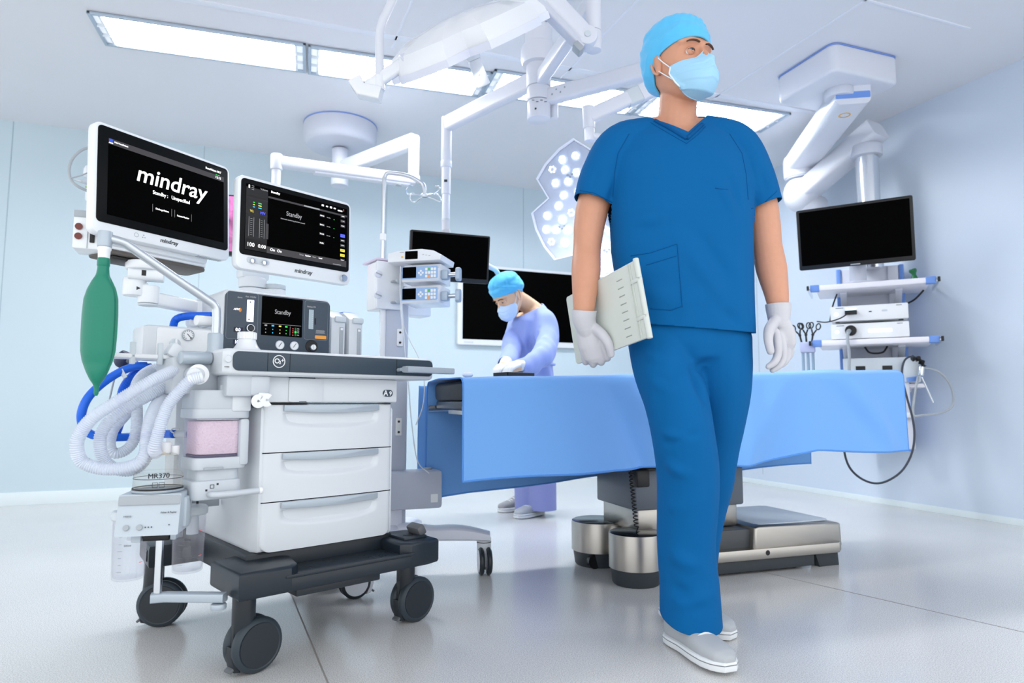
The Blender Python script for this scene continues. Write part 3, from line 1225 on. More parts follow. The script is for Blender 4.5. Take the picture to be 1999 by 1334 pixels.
# mounting arm
arm_Y = 2.0
mb = MB()
A0 = at(282, 520, 2.0)
mb.cyl(A0 + V((0, 0, .012)), A0 + V((0, 0, -.014)), .052, W_FR, bev=.005)
mb.bar([A0 + V((-.035, -.02, -.028)), A0 + V((.05, .02, -.028))], .06, .034, W_FR, .010)
A1 = at(263, 550, 2.0)
mb.cyl(A1 + V((0, 0, .012)), A1 + V((0, 0, -.045)), .032, W_FR, bev=.005)
A2 = at(289, 590, 2.02)
mb.bar([A1 + V((0, 0, -.030)), A2 + V((0, 0, .040))], .045, .034, W_FR, .008)
mb.cyl(A2 + V((0, 0, .05)), A2 + V((0, 0, -.005)), .030, W_FR, bev=.004)
mb.cyl(A2 + V((0, 0, -.006)), A2 + V((0, 0, -.012)), .0275, G_LIGHT, bev=.002)
A3 = at(392, 603, 2.20)
mb.bar([A2 + V((0, 0, .012)), A3], .045, .042, W_FR, .010)
mb.cyl(A3 + V((0, .0, .02)), A3 + V((0, 0, -.07)), .04, W_FR, bev=.004)
mb.bar([A3 + V((0, 0, -.05)), cw(-.03, .42, A3.z - .05)], .09, .03, W_FR, .008)
mb.done('mounting_arm', pm, world=True)
mb = MB()
q = at(281, 533, 1.935)
mb.box(q, (.012, .003, .016), BLACK, rot=(0, 0, R(30)))
q = at(271, 563, 1.95)
mb.prism([(-.006, -.005), (.006, 0), (-.006, .006)], .002, INK_D, TF(q, FRONT))
mb.done('warning_mark', pm, world=True)
# cable loop on the left of the monitor
cb = thing('monitor_cable', 'looped grey cable plugged into the left side of the large monitor', 'cable', at(160, 330, 1.93))
mb = MB()
pts = [at(x, y, Y) for x, y, Y in ((200, 285, 1.99), (180, 287, 1.95), (160, 293, 1.93), (143, 308, 1.92), (135, 328, 1.92), (138, 350, 1.92), (152, 364, 1.92), (174, 374, 1.94), (196, 380, 1.98))]
mb.tube(spline(pts, 8), .0042, G_MID, 10)
mb.done('loop', cb, world=True)
mb = MB()
mb.tube(spline([at(x, y, Y) for x, y, Y in ((138, 348, 1.92), (160, 342, 1.92), (178, 335, 1.94), (198, 330, 1.98))], 6), .0022, G_MID, 8)
mb.tube(spline([at(x, y, Y) for x, y, Y in ((138, 349, 1.92), (150, 352, 1.925), (160, 354, 1.93))], 4), [.002] * 4 + [.004] * 5, G_LIGHT, 8)
a, b_ = at(158, 354, 1.93), at(196, 358, 1.98)
mb.cyl(a, a.lerp(b_, .5), .006, G_LIGHT, r1=.011, seg=16)
mb.cyl(a.lerp(b_, .5), b_, .011, G_LIGHT, seg=16)
mb.done('plug', cb, world=True)
mb = MB()
q = at(176, 346, 1.985)
mb.box(at(186, 380, 2.0), (.05, .05, .05), W_FR, .010, rot=(0, 0, R(40)))
mb.box(at(186, 338, 2.0), (.06, .04, .03), W_FR, .006, rot=(0, 0, R(40)))
mb.box(at(172, 366, 1.975), (.016, .006, .006), mat('lime tag', (180, 215, 120), 0.5), .001, rot=(0, 0, R(30)))
mb.box(at(175, 349, 1.975), (.014, .006, .006), mat('amber tag', (225, 170, 80), 0.5), .001, rot=(0, 0, R(30)))
mb.done('socket_module', pm, world=True)

# ------------------------------------------------------------------ ventilator display
vm = thing('ventilator_display', 'white-framed ventilator display on a round neck above the control panel, showing a standby page', 'monitor')
place(vm, (-.712, 2.157, 1.28), (-R(1.1), 0, R(49)))
fr, bz = monitor_shell(vm, .42, .30, .032, .046, .012)
mb = MB()
zc = .0175
mb.plate(.375, .212, .0006, .001, SCREEN, front(.002, -.0027, zc))
y = -.0038


def bx(x, z, w, h, m):
    mb.box((x, y, zc + z), (w, .0006, h), m)


def tx(s, x, z, size, m, **k):
    mb.text(s, size, m, front(x, y - .0004, zc + z), **k)


mb.box((-.148, -.0034, zc - .004), (.073, .0004, .20), mat('screen near black', (16, 16, 17), 0.5))
mb.box((.0385, -.0034, zc - .094), (.300, .0004, .022), S_GREY)
mb.box((-.148, -.0034, zc - .086), (.073, .0004, .034), S_GREY)
mb.box((.04, -.0034, zc + .079), (.30, .0004, .006), S_GREY)
mb.box((-.148, -.0034, zc + .066), (.073, .0004, .008), S_GREY)
mb.box((-.148, -.0034, zc + .020), (.073, .0004, .018), S_GREY)
tx('Standby', -.018, .038, .022, TXT_DIM, sx=.82)
tx('Automatic monitoring has been paused', -.022, .018, .0062, TXT_DIM, sx=.9)
tx('Standby', -.086, .098, .010, TXT)
tx('Volume', -.125, .098, .008, TXT_DIM)
bx(-.175, .098, .004, .010, TXT)
for i in range(3):
    bx(-.163, .102 - .006 * i, .008, .0014, TXT_DIM)
bx(.048, .0795, .060, .0045, TXT_DIM)
for i, c in enumerate((S_GREEN, S_YELLOW, S_CYAN)):
    bx(-.158, .050 - .0075 * i, .006, .0028, c)
    bx(-.138, .050 - .0075 * i, .011, .0034, (S_GREEN, S_YELLOW, S_CYAN)[i])
tx('Vt', -.165, .020, .0125, S_YELLOW)
tx('MV', -.128, .020, .0125, S_BLUE)
for x in (-.165, -.130):
    for s in (-1, 1):
        bx(x + s * .008, -.030, .0008, .062, TXT_DIM)
    for i in range(9):
        bx(x, -.004 - .0065 * i, .007, .0007, TXT_DIM)
bx(-.112, -.035, .009, .05, S_GREY)
tx('100', -.166, -.088, .0175, TXT)
tx('0.00', -.128, -.088, .0155, TXT)
tx('On', -.092, -.092, .0125, TXT)
tx('On', -.068, -.092, .0125, TXT)
for i, s in enumerate(('Setup', 'Review', 'Start', 'Load')):
    tx(s, .012 + .024 * i, -.090, .0068, TXT if i in (1, 3) else TXT_DIM)
for i, s in enumerate(('Alarms', 'System', 'Trends', 'Profile')):
    z = .060 - .032 * i
    bx(.088, z, .019, .0085, S_GREY)
    tx(s, .088, z, .0055, TXT)
    if i < 3:
        tx('Standby', .114, z - .002, .0045, TXT_DIM)
        bx(.136, z - .004, .004, .0015, S_GREEN)
for i in range(10):
    c = {4: S_BLUE, 7: S_YELLOW, 8: S_YELLOW}.get(i, S_GREY)
    if i == 3:
        continue
    bx(.172, .075 - .0175 * i, .018, .0095 if i != 4 else .011, c)
    bx(.172, .0755 - .0175 * i, .012, .0016, TXT if c is S_GREY else SCREEN)
for i, x in enumerate((.090, .107, .123, .138)):
    bx(x, .097, .008, .004 if i % 2 else .006, TXT)
bx(.160, .093, .018, .004, TXT)
bx(.175, .098, .002, .008, S_RED)
bx(.150, -.101, .032, .002, TXT_DIM)
mb.done('screen', bz)
mb = MB()
mb.text('mindray', .020, INK_D, front(.022, -.0005, -.128), shear=.15, offset=.0003)
mb.done('frame_lettering', fr)
mb = MB()
mb.plate(.075, .018, .004, .008, G_LIGHT, front(-.138, .0005, -.118), .0015)
for x in (-.158, -.118):
    mb.cyl((x, .0, -.121), (x, -.010, -.121), .0085, CHROME, bev=.002)
mb.done('button_cluster', vm)
mb = MB()
mb.lathe([(0, .012), (.011, .012), (.0125, .009), (.0135, 0), (0, 0)], CHROME, front(.178, .0005, -.128), 28)
mb.done('rotary_knob', vm)
mb = MB()
N0, N1 = at(493, 550, 2.30), at(537, 560, 2.33)
zt = .0
mb.cyl(V((N0.x, N0.y, 1.155)), V((N0.x, N0.y, 1.118)), .047, W_FR, bev=.005, seg=32)
mb.cyl(V((N0.x, N0.y, 1.116)), V((N0.x, N0.y, 1.078)), .046, W_FR, bev=.005, seg=32)
mb.bar([V((N0.x, N0.y, 1.098)), V((N1.x, N1.y, 1.098))], .075, .034, W_FR, .008)
mb.cyl(V((N1.x, N1.y, 1.135)), V((N1.x, N1.y, 1.118)), .037, G_LIGHT, bev=.003, seg=32)
mb.cyl(V((N1.x, N1.y, 1.118)), V((N1.x, N1.y, 1.0715)), .037, W_FR, bev=.004, seg=32)
mb.box(V((N0.x, N0.y, 1.165)), (.10, .05, .03), W_FR, .006, rot=(0, 0, R(49)))
mb.done('swivel_neck', vm, world=True)

# ------------------------------------------------------------------ heated humidifier with chamber on its pole
HY = 1.735
hb = at(308, 1150, HY)
hum = thing('humidifier', 'grey heater base with two round buttons on a thin silver pole', 'humidifier', V((hb.x, hb.y, .0)), R(14))
mb = MB()
mb.cyl((0, 0, .23), (0, 0, .40), .0095, CHROME, seg=20)
mb.done('pole', hum)
mb = MB()
e = cw(-.080, -.085, .232) - hum.location
el = V((e.x * math.cos(-R(14)) - e.y * math.sin(-R(14)), e.x * math.sin(-R(14)) + e.y * math.cos(-R(14)), .222))
mb.bar([V((-.014, -.004, .2245)), V((.02, 0, .2245)), el + V((-.03, 0, .002))], .030, .022, SILVER, .004)
mb.cyl(el + V((-.045, 0, -.012)), el + V((-.045, 0, -.026)), .019, SILVER, bev=.003)
mb.done('support_arm', hum)
HM = mat('humidifier grey', (188, 199, 208), 0.34)
mb = MB()
pr_ = [(-.075, .0), (-.052, .098), (.055, .098), (.055, .0)]
mb.prism(pr_, .144, HM, TF((-.086, 0, .392), M(((0, 0, 1), (1, 0, 0), (0, 1, 0)))), .004)
mb.box((.060, .0, .44), (.012, .06, .075), HM, .004)
hbx = mb.done('heater_body', hum)
mb = MB()
slope = math.atan2(.023, .098)
FM = TF((-.014, -.0765, .395), Euler((-slope, 0, 0)).to_matrix() @ FRONT)
mb.prism(rrect(.140, .022, .003), .002, G_MID, FM @ TF((0, .083, 0)), .0006)
for x in (-.046, -.016):
    mb.lathe([(0, .002), (.006, .002), (.007, 0), (0, 0)], G_MID, FM @ TF((x, .018, .001)), 20)
for i in range(3):
    mb.lathe([(0, .001), (.0015, .001), (.0015, 0), (0, 0)], INK_D, FM @ TF((-.003 + .007 * i, .018, .001)), 10)
mb.lathe([(0, .001), (.0015, .001), (.0015, 0), (0, 0)], INK_D, FM @ TF((.050, .022, .001)), 10)
mb.text('MR810', .006, INK, FM @ TF((-.046, .045, .0012)))
mb.text('Fisher & Paykel', .0058, INK_D, FM @ TF((.046, .052, .0012)))
mb.done('front_buttons', hbx)
mb = MB()
mb.box((.0, -.018, .384), (.060, .05, .022), BLACK, .002)
mb.box((-.045, -.02, .382), (.022, .05, .022), HM, .003)
mb.box((.040, -.02, .384), (.014, .05, .020), SILVER, .003)
mb.done('pole_clamp', hum)

CLEAR = clear_mat('clear smoky plastic', (222, 218, 200), 0.14, gloss=.3)
ch = thing('humidifier_chamber', 'clear domed water chamber printed MR370 standing on the grey heater base', 'chamber', V((hb.x, hb.y, .491)) + V((-.012, 0, 0)), R(14))
mb = MB()
mb.lathe([(0, .006), (.056, .006), (.058, .010), (.057, .045), (.055, .048), (.047, .052), (.044, .088), (.041, .094), (.030, .097), (0, .097)], CLEAR, None, 40)
mb.done('clear_dome', ch)
mb = MB()
mb.lathe([(0, 0), (.060, 0), (.062, .003), (.060, .006), (0, .006)], SILVER, None, 40)
mb.lathe([(.0585, .007), (.0595, .007), (.0595, .0105), (.0585, .0105)], BLACK, None, 40)
mb.done('metal_base', ch)
mb = MB()
mb.lathe([(.0575, .034), (.0580, .034), (.0580, .0355), (.0575, .0355)], INK_D, None, 40)
t = MB()
for k2 in (0, .0004, .0008):
    t.text('MR370', .0175, INK_D, TF((k2, 0, 0)), depth=.0003)
bmesh.ops.triangulate(t.bm, faces=t.bm.faces)
for v in t.bm.verts:
    a = v.co.x / .0575 - PI / 2 + .25
    v.co = V(((.0572 + v.co.z) * math.cos(a), (.0572 + v.co.z) * math.sin(a), .043 + v.co.y))
mb.add(t.bm, INK_D)
for k2 in range(2):
    a = -PI / 2 + .12 + .26 * k2
    for dz, w, h in ((.027, .011, .001), (.015, .011, .001)):
        mb.box((.0582 * math.cos(a), .0582 * math.sin(a), dz), (.012, .0006, .0012), INK_D, rot=(0, 0, a + PI / 2))
    for s in (-1, 1):
        aa = a + s * .1
        mb.box((.0582 * math.cos(aa), .0582 * math.sin(aa), .021), (.001, .0006, .012), INK_D, rot=(0, 0, aa + PI / 2))
mb.done('print', ch)
mb = MB()
mb.cyl((.012, .0, .096), (.012, 0, .125), .0145, W_PLASTIC, bev=.003)
mb.cyl((.030, .022, .09), (.030, .022, .115), .0125, W_PLASTIC, bev=.003)
mb.lathe([(0, .092), (.024, .092), (.022, .100), (0, .100)], mat('amber-grey lid', (214, 208, 190), 0.4), None, 28)
mb.done('port', ch)

# ------------------------------------------------------------------ suction jars
JAR = clear_mat('clear jar plastic', (236, 230, 240), 0.03)
for i, (x, y, lab) in enumerate(((-.118, .20, 'clear suction jar with grey lid hanging beside the machine cabinet'), (-.262, .225, 'clear suction jar hanging behind the silver pole'))):
    j = on_cart('suction_jar', lab, 'jar', x, y, .238, 0, 'suction jars on the machine')
    mb = MB()
    mb.lathe([(0, .003), (.036, .003), (.0395, .007), (.0405, .02), (.0435, .160), (.0430, .162), (.0415, .160), (.0385, .02), (.036, .009), (0, .0065)], JAR, None, 36)
    jb = mb.done('jar_body', j)
    mb = MB()
    for k2 in range(7):
        mb.box((-.0295, -.031, .03 + .018 * k2), (.008 if k2 % 3 else .013, .0005, .0008), INK, rot=(0, 0, -.76))
    mb.text('500ml', .007, INK_D, TF((-.014, -.0392, .098), Euler((0, 0, -.35)).to_matrix() @ FRONT))
    mb.box((.021, -.0365, .120), (.010, .0005, .0016), S_RED, rot=(0, 0, .5))
    mb.box((.021, -.0352, .050), (.010, .0005, .0016), S_RED, rot=(0, 0, .5))
    mb.done('scale', jb)
    mb = MB()
    mb.lathe([(0, .162), (.0455, .162), (.048, .165), (.048, .180), (.044, .186), (.02, .189), (0, .189)], G_LIGHT, None, 36)
    mb.done('lid', j)
    mb = MB()
    mb.cyl((.006, -.01, .162), (.006, -.01, .108), .016, mat('pale float cage', (206, 214, 222), 0.3), seg=20)
    mb.done('float_cage', j)
    for dx, dy in ((-.012, -.012), (.022, .008)):
        mb = MB()
        mb.cyl((dx, dy, .186), (dx, dy, .199), .0035, BLACK, seg=14)
        mb.cyl((dx, dy, .199), (dx, dy, .212), .006, BLACK, seg=14, bev=.001)
        mb.done('nozzle', j)
mb = MB()
mb.bar([(-.02, .255, .418), (-.28, .28, .418)], .012, .02, G_MID, .003)
for x, y in ((-.118, .249), (-.262, .275)):
    mb.box((x, y, .414), (.03, .018, .03), G_MID, .003)
mb.done('jar_rail', cart)

# ------------------------------------------------------------------ corrugated hoses
HOSE_W = mat('translucent white hose', (226, 233, 246), 0.35, alpha=.74)
HOSE_B = mat('bright blue hose', (22, 104, 226), 0.38)


def hose(name, label, px, r, m, corr=True, pitch=.0050, amp=.0018, cuff=None, group=None):
    P = resample(spline([at(x, y, Y) for x, y, Y in px], 12), pitch / 2 if corr else .006)
    o = thing(name, label, 'hose', P[0], 0, group)
    mb = MB()
    if corr:
        mb.tube(P, lambda i: r + (amp if i % 2 else -amp * .4), m, 16)
    else:
        mb.tube(P, r, m, 16)
    mb.done('tubing', o, world=True, smooth=180 if not corr else 50)
    if cuff:
        for end in cuff:
            a, b = (P[0], P[min(len(P) - 1, 8)]) if end == 0 else (P[-1], P[-9])
            c = MB()
            d = (b - a).normalized()
            c.cyl(a - d * .006, a + d * .030, r * 1.04, mat('frosted cuff', (226, 231, 236), 0.35), seg=20, bev=.002)
            c.done('cuff', o, world=True)
    return o


Z = lambda x, y: (130 + x / 4.763, 680 + y / 4.763)
def ZL(*p):
    return [Z(x, y) + (Y,) for x, y, Y in p]


hose('breathing_hose', 'translucent white corrugated hose making the widest outer loop', ZL((1125, 120, 1.80), (1060, 180, 1.77), (800, 300, 1.70), (480, 490, 1.66), (240, 650, 1.64), (125, 800, 1.64), (95, 930, 1.64), (140, 1050, 1.65),
     (270, 1110, 1.66), (420, 1125, 1.67), (560, 1110, 1.68), (680, 1060, 1.69), (735, 960, 1.70), (745, 850, 1.71), (770, 700, 1.73), (815, 570, 1.76), (880, 470, 1.80), (960, 400, 1.84)), .0145, HOSE_W, cuff=(0,))
hose('breathing_hose', 'translucent white corrugated hose ending in the angled cuff at the round port', ZL((1245, 270, 1.71), (1150, 300, 1.70), (1040, 410, 1.695), (950, 520, 1.69), (890, 660, 1.685), (850, 800, 1.685), (815, 930, 1.69), (830, 985, 1.715)), .0140, HOSE_W, cuff=(0,))
hose('breathing_hose', 'translucent white corrugated hose of the second, inner loop', ZL((1140, 190, 1.84), (1040, 260, 1.82), (840, 400, 1.78), (620, 520, 1.74), (430, 650, 1.71), (330, 780, 1.70), (310, 900, 1.70), (345, 1030, 1.71), (430, 1110, 1.72), (540, 1140, 1.73), (640, 1120, 1.735), (720, 1050, 1.74),
     (755, 960, 1.75), (800, 800, 1.76)), .0140, HOSE_W)
hose('breathing_hose', 'translucent white corrugated hose of the small tight loop at the back', ZL((890, 180, 1.92), (790, 200, 1.90), (690, 270, 1.87), (640, 380, 1.85), (650, 500, 1.85), (655, 640, 1.84), (645, 790, 1.83), (600, 900, 1.82), (520, 965, 1.81), (440, 975, 1.80), (400, 900, 1.80), (430, 760, 1.82), (520, 650, 1.85), (600, 560, 1.89)), .0135, HOSE_W)
hose('gas_hose', 'smooth bright blue hose sweeping in a wide arc around the white hoses', ZL((745, 165, 1.98), (640, 170, 1.96), (500, 220, 1.93), (330, 330, 1.89), (200, 460, 1.86), (140, 600, 1.85), (150, 720, 1.86), (205, 790, 1.87), (320, 825, 1.89), (480, 830, 1.93), (700, 815, 1.97), (900, 800, 1.93), (1000, 800, 1.90)), .0118, HOSE_B, corr=False)
hose('gas_hose', 'blue corrugated hose curving down behind the white hoses', ZL((790, 175, 2.02), (700, 190, 2.0), (600, 270, 1.97), (530, 370, 1.95), (510, 470, 1.94), (520, 600, 1.94), (480, 740, 1.94), (440, 830, 1.95)), .0118, HOSE_B, pitch=.0036, amp=.0008)
hose('gas_hose', 'short blue ribbed hose bent over the white suction box', [(338, 650, 2.13), (339, 634, 2.13), (345, 623, 2.13), (362, 618, 2.13), (385, 617, 2.12), (416, 617, 2.10)], .0118, HOSE_B, pitch=.0036, amp=.0008)
mb = MB()
a, b_ = at(344, 848, 1.905), at(368, 848, 1.885)
mb.cyl(a, b_, .010, CART_S, seg=18)
mb.tube(spline([at(x, y, 1.885) for x, y in ((350, 838), (338, 837), (334, 842), (340, 846))], 4), .0022, CART_S, 8)
mb.done('gas_inlet', cart, world=True)

# dark blue hand bulb hooked on the hose rail
bu = thing('hand_bulb', 'dark blue hand bulb with metal clip hooked beside the green bag', 'hand bulb', at(247, 705, 2.05))
mb = MB()
a, b_ = at(232, 716, 2.05), at(250, 690, 2.05)
mb.tube([a, a.lerp(b_, .15), a.lerp(b_, .4), a.lerp(b_, .7), b_], [.012, .021, .025, .024, .018], mat('midnight blue rubber', (42, 50, 78), 0.4), 20)
mb.done('bulb', bu, world=True)
mb = MB()
mb.box(at(256, 700, 2.04), (.016, .03, .035), mat('gunmetal', (90, 96, 104), 0.35, metal=.6), .004, rot=(0, .5, .5))
mb.cyl(at(259, 690, 2.03), at(264, 686, 2.03), .008, CHROME, bev=.002)
mb.done('clip', bu, world=True)
mb = MB()
mb.tube(spline([at(x, y, 2.03) for x, y in ((268, 694), (269, 703), (262, 712), (245, 718), (230, 726), (222, 745), (215, 775), (211, 795))], 6), .0028, G_MID, 8)
mb.done('cable', bu, world=True)
mb = MB()
q = at(240, 727, 1.935)
mb.bar([at(x, y, 1.925) for x, y in ((236, 722), (239, 728), (245, 738))], .012, .003, G_LIGHT, .001, up=(0, 1, 0))
mb.done('hose_hook', cart, world=True)
# ------------------------------------------------------------------ operating table and drape
TP, TT = V((-0.17, 2.35, 0)), R(20)


def tw(x, y, z):
    return TP + V((math.cos(TT), math.sin(TT), 0)) * x + V((-math.sin(TT), math.cos(TT), 0)) * y + V((0, 0, z))


TOPX = [0, .70, 2.12]
TOPZ = [.806, .828, .866]


def topz(x):
    return float(np.interp(x, TOPX, TOPZ))


STEEL_T = mat('brushed table steel', (176, 172, 166), 0.34, metal=1.0, bump=0.05, bscale=30, brush=(1, 1, 80))
STEEL_D = mat('dark table steel', (92, 96, 102), 0.4, metal=0.7)
SKIRT = mat('dark grey skirt', (52, 58, 64), 0.5)
tb = thing('operating_table', 'steel operating table base and black mattress beneath the blue drape', 'operating table', tw(1.05, .3, 0), TT)


def tl(x, y, z=0.0):
    return V((x - 1.05, y - .3, z))


def foot_can(x, y, r, h):
    b = MB()
    b.lathe([(r * .93, .062), (r, .064), (r, h - .006), (r * .985, h), (0, h + .001)], STEEL_T, TF(tl(x, y)), 44)
    b.lathe([(r * .985, h), (r * .93, h + .003), (0, h + .004)], mat('glossy black lid', (18, 22, 28), 0.18), TF(tl(x, y)), 44)
    o = b.done('front_foot', tb)
    b = MB()
    b.lathe([(0, .0), (r * .84, .0), (r * .88, .006), (r * .95, .066), (0, .066)], SKIRT, TF(tl(x, y)), 44)
    b.done('skirt', o)


foot_can(.752, .118, .107, .198)
foot_can(.76, .46, .118, .190)
mb = MB()
pl = [(.74, .12), (1.0, .05), (1.72, .03), (1.76, .06), (1.76, .54), (1.72, .57), (1.0, .55), (.76, .46)]
mb.prism([tuple(tl(x, y)[:2]) for x, y in pl], .045, STEEL_T, TF((0, 0, .062)), .006)
mb.done('base_plate', tb)
mb = MB()
mb.prism([tuple(tl(x, y)[:2]) for x, y in [(1.0, .07), (1.60, .055), (1.60, .54), (1.0, .53)]], .05, SKIRT, TF((0, 0, .012)), .004)
for x, y in ((1.70, .09), (1.70, .50)):
    mb.prism([(-.06, 0), (.05, 0), (.045, .062), (-.085, .062)], .05, SKIRT, TF(tl(x, y + .025, 0), (PI / 2, 0, 0)), .003)
for x, y in ((.70, .38), (.80, .40), (1.52, .1)):
    mb.cyl(tl(x, y - .012, .032), tl(x, y + .012, .032), .032, BLACK, seg=20)
mb.done('base_skirt', tb)
mb = MB()
hs = [(1.28, .09), (1.29, .19), (1.315, .196), (1.66, .19), (1.745, .186), (1.76, .18), (1.765, .085)]
hsx = [(x - 1.05, z) for x, z in hs]
mb.prism(hsx, .50, STEEL_T, TF((0, .255, 0), (PI / 2, 0, 0)), .012, 3)
mb.prism([(1.10 - 1.05, .09), (1.30 - 1.05, .09), (1.30 - 1.05, .178), (1.28 - 1.05, .182), (1.12 - 1.05, .182)], .44, mat('dark recess panel', (70, 74, 78), 0.4), TF((0, .225, 0), (PI / 2, 0, 0)), .004)
mb.plate(.40, .42, .006, .03, mat('glossy pale lid', (206, 216, 226), 0.2), TF(tl(1.53, .30, .191)), .002)
mb.cyl(tl(1.34, .048, .088), tl(1.34, .04, .088), .011, BLACK, seg=18)
mb.done('drive_housing', tb)
mb = MB()
mb.box(tl(1.03, .30, .235), (.50, .30, .10), STEEL_T, .012)
mb.done('lower_column', tb)
mb = MB()
mb.box(tl(1.03, .30, .36), (.54, .34, .165), mat('grey column shroud', (98, 106, 116), 0.4, metal=.3), .010)
mb.box(tl(.765, .10, .415), (.06, .06, .07), BLACK, .006)
mb.box(tl(1.0, .118, .446), (.44, .02, .012), BLACK, .003)
mb.done('upper_column', tb)
mb = MB()
for x0, x1 in ((.03, .62), (.64, 1.42), (1.44, 2.10)):
    z0 = (topz(x0) + topz(x1)) / 2
    mb.box(tl((x0 + x1) / 2, .29, z0 - .10), (x1 - x0, .50, .03), STEEL_D, .004, rot=(0, -math.atan2(topz(x1) - topz(x0), x1 - x0), 0))
for y in (.02, .56):
    mb.bar([tl(.0, y, topz(0) - .115), tl(.7, y, topz(.7) - .115), tl(2.10, y, topz(2.1) - .115)], .010, .026, CHROME, .002)
mb.box(tl(1.03, .30, .56), (.44, .28, .26), STEEL_D, .01)
mb.done('table_frame', tb)
MATT = mat('black mattress', (32, 31, 33), 0.5, bump=.1, bscale=90)
for x0, x1 in ((.02, .62), (.64, 1.42), (1.44, 2.10)):
    mb = MB()
    z0 = (topz(x0) + topz(x1)) / 2
    mb.box(tl((x0 + x1) / 2, .29, z0 - .046), (x1 - x0, .50, .076), MATT, .02, 4, rot=(0, -math.atan2(topz(x1) - topz(x0), x1 - x0), 0))
    mb.done('mattress', tb)
mb = MB()
mb.box(tl(.06, .16, topz(0) - .125), (.10, .20, .016), STEEL, .003)
mb.box(tl(.10, .10, topz(0) - .148), (.12, .16, .03), BLACK, .01)
mb.done('head_plate_hinge', tb)
# coiled control lead
mb = MB()
A, B_ = tl(.702, .06, .445), tl(.735, .08, .225)
pts = [tl(.69, .05, .50), A.copy()]
for i in range(180):
    t = i / 179
    a = 2 * PI * 15 * t
    pts.append(A.lerp(B_, t) + V((.0085 * math.cos(a), .0085 * math.sin(a), .0)))
pts += [tl(.74, .09, .205), tl(.77, .11, .200)]
mb.tube(pts, .0023, BLACK, 8)
mb.done('coiled_cord', tb)

DRAPE = mat('sky blue surgical drape', (116, 174, 240), 0.75, sheen=0.25, bump=.08, bscale=500)
HEMZ = ([0, .58, 1.168, 1.547, 1.75, 2.12], [.437, .463, .464, .508, .500, .494])
BACKZ = ([0, .2, .911, 1.617, 2.107], [.292, .318, .372, .366, .385])
dr = thing('surgical_drape', 'sky blue surgical drape hanging over both sides of the operating table', 'drape', tw(1.05, .3, 0), TT)


def drape_pt(u, v):
    """u along the table, v: 0 front hem .. 1 back hem"""
    L, W = 2.125, .575
    x = -.005 + L * u
    zt = topz(x)
    zf = float(np.interp(x, *HEMZ)) + .004 * math.sin(9 * x)
    zb = float(np.interp(x, *BACKZ)) + .004 * math.sin(7 * x + 1)
    n1 = noise.noise(V((x * 2.3, 0.3, 1.7)))
    n2 = noise.noise(V((x * 5.1, 3.3, 0.2)))
    a, b, rr = .40, .60, .035
    if v < a:
        t = v / a                      # front panel
        h = zt - zf
        d = (1 - t)
        z = zf + (h - rr) * min(1, t / .93) if t < .93 else None
        fold = (.040 * n1 + .018 * n2) * d ** .8 + .02 * d
        # two soft diagonal creases
        for cx, w, am, sl in ((.56, .045, -.026, .16), (.66, .05, .030, .22), (.80, .06, -.02, .2), (1.25, .06, .02, -.1), (1.42, .09, .022, -.25), (1.62, .08, -.020, .35), (1.78, .07, .022, .2), (.28, .10, .008, .1)):
            fold += 1.7 * am * math.exp(-((x - cx - sl * d) / w) ** 2) * (d ** .5) * (1 - .25 * d)
        if z is None:
            q = (t - .93) / .07 * PI / 2
            return V((x - 1.05, -fold + rr * (1 - math.cos(q)) - .3, zt - rr + rr * math.sin(q)))
        return V((x - 1.05, -fold - .3, z))
    if v <= b:
        t = (v - a) / (b - a)
        y = rr + (W - 2 * rr) * t
        z = zt + .005 * noise.noise(V((x * 3, y * 4, 0))) + .004 * math.sin(PI * t)
        if x > 1.5:
            z += .006 * math.sin(x * 22 + y * 9) * math.exp(-((x - 1.75) / .2) ** 2)
        return V((x - 1.05, y - .3, z))
    t = (v - b) / (1 - b)
    h = zt - zb
    fold = (.022 * noise.noise(V((x * 2.7, 8.3, 0.7))) + .012 * noise.noise(V((x * 6, 1.3, 4)))) * t
    if t < .07:
        q = t / .07 * PI / 2
        return V((x - 1.05, W - rr + rr * math.sin(q) + fold - .3, zt - rr + rr * math.cos(q)))
    return V((x - 1.05, W + fold + .012 * t - .3, zt - rr - (h - rr) * (t - .07) / .93))


mb = MB()
mb.grid(drape_pt, 230, 150, DRAPE)
cloth = mb.done('cloth', dr, smooth=180, solid=.003)
# stitched hems of the two hanging sides and the free ends
mb = MB()
for vv in (0.0, 1.0):
    pts = [drape_pt(i / 120, vv) + V((0, 0, .004)) for i in range(121)]
    mb.tube(pts, .0038, mat('drape hem', (88, 150, 228), 0.75), 8)
pts = [drape_pt(0.001, j / 100) for j in range(101)]
mb.tube(pts, .0032, mat('drape hem', (88, 150, 228), 0.75), 8)
pts = [drape_pt(0.999, j / 100) for j in range(101)]
mb.tube(pts, .0032, mat('drape hem', (88, 150, 228), 0.75), 8)
mb.done('hem', dr, smooth=180)
# second layer at the head end
mb = MB()


def flap(u, v):
    x = -.035 + .10 * u
    z = .79 - .37 * v
    y = .597 + .010 * math.sin(u * 5 + v * 3) + .012 * v
    return V((x - 1.05, y - .3, z))


mb.grid(flap, 12, 24, DRAPE)
mb.done('end_flap', dr, smooth=180, solid=.003)

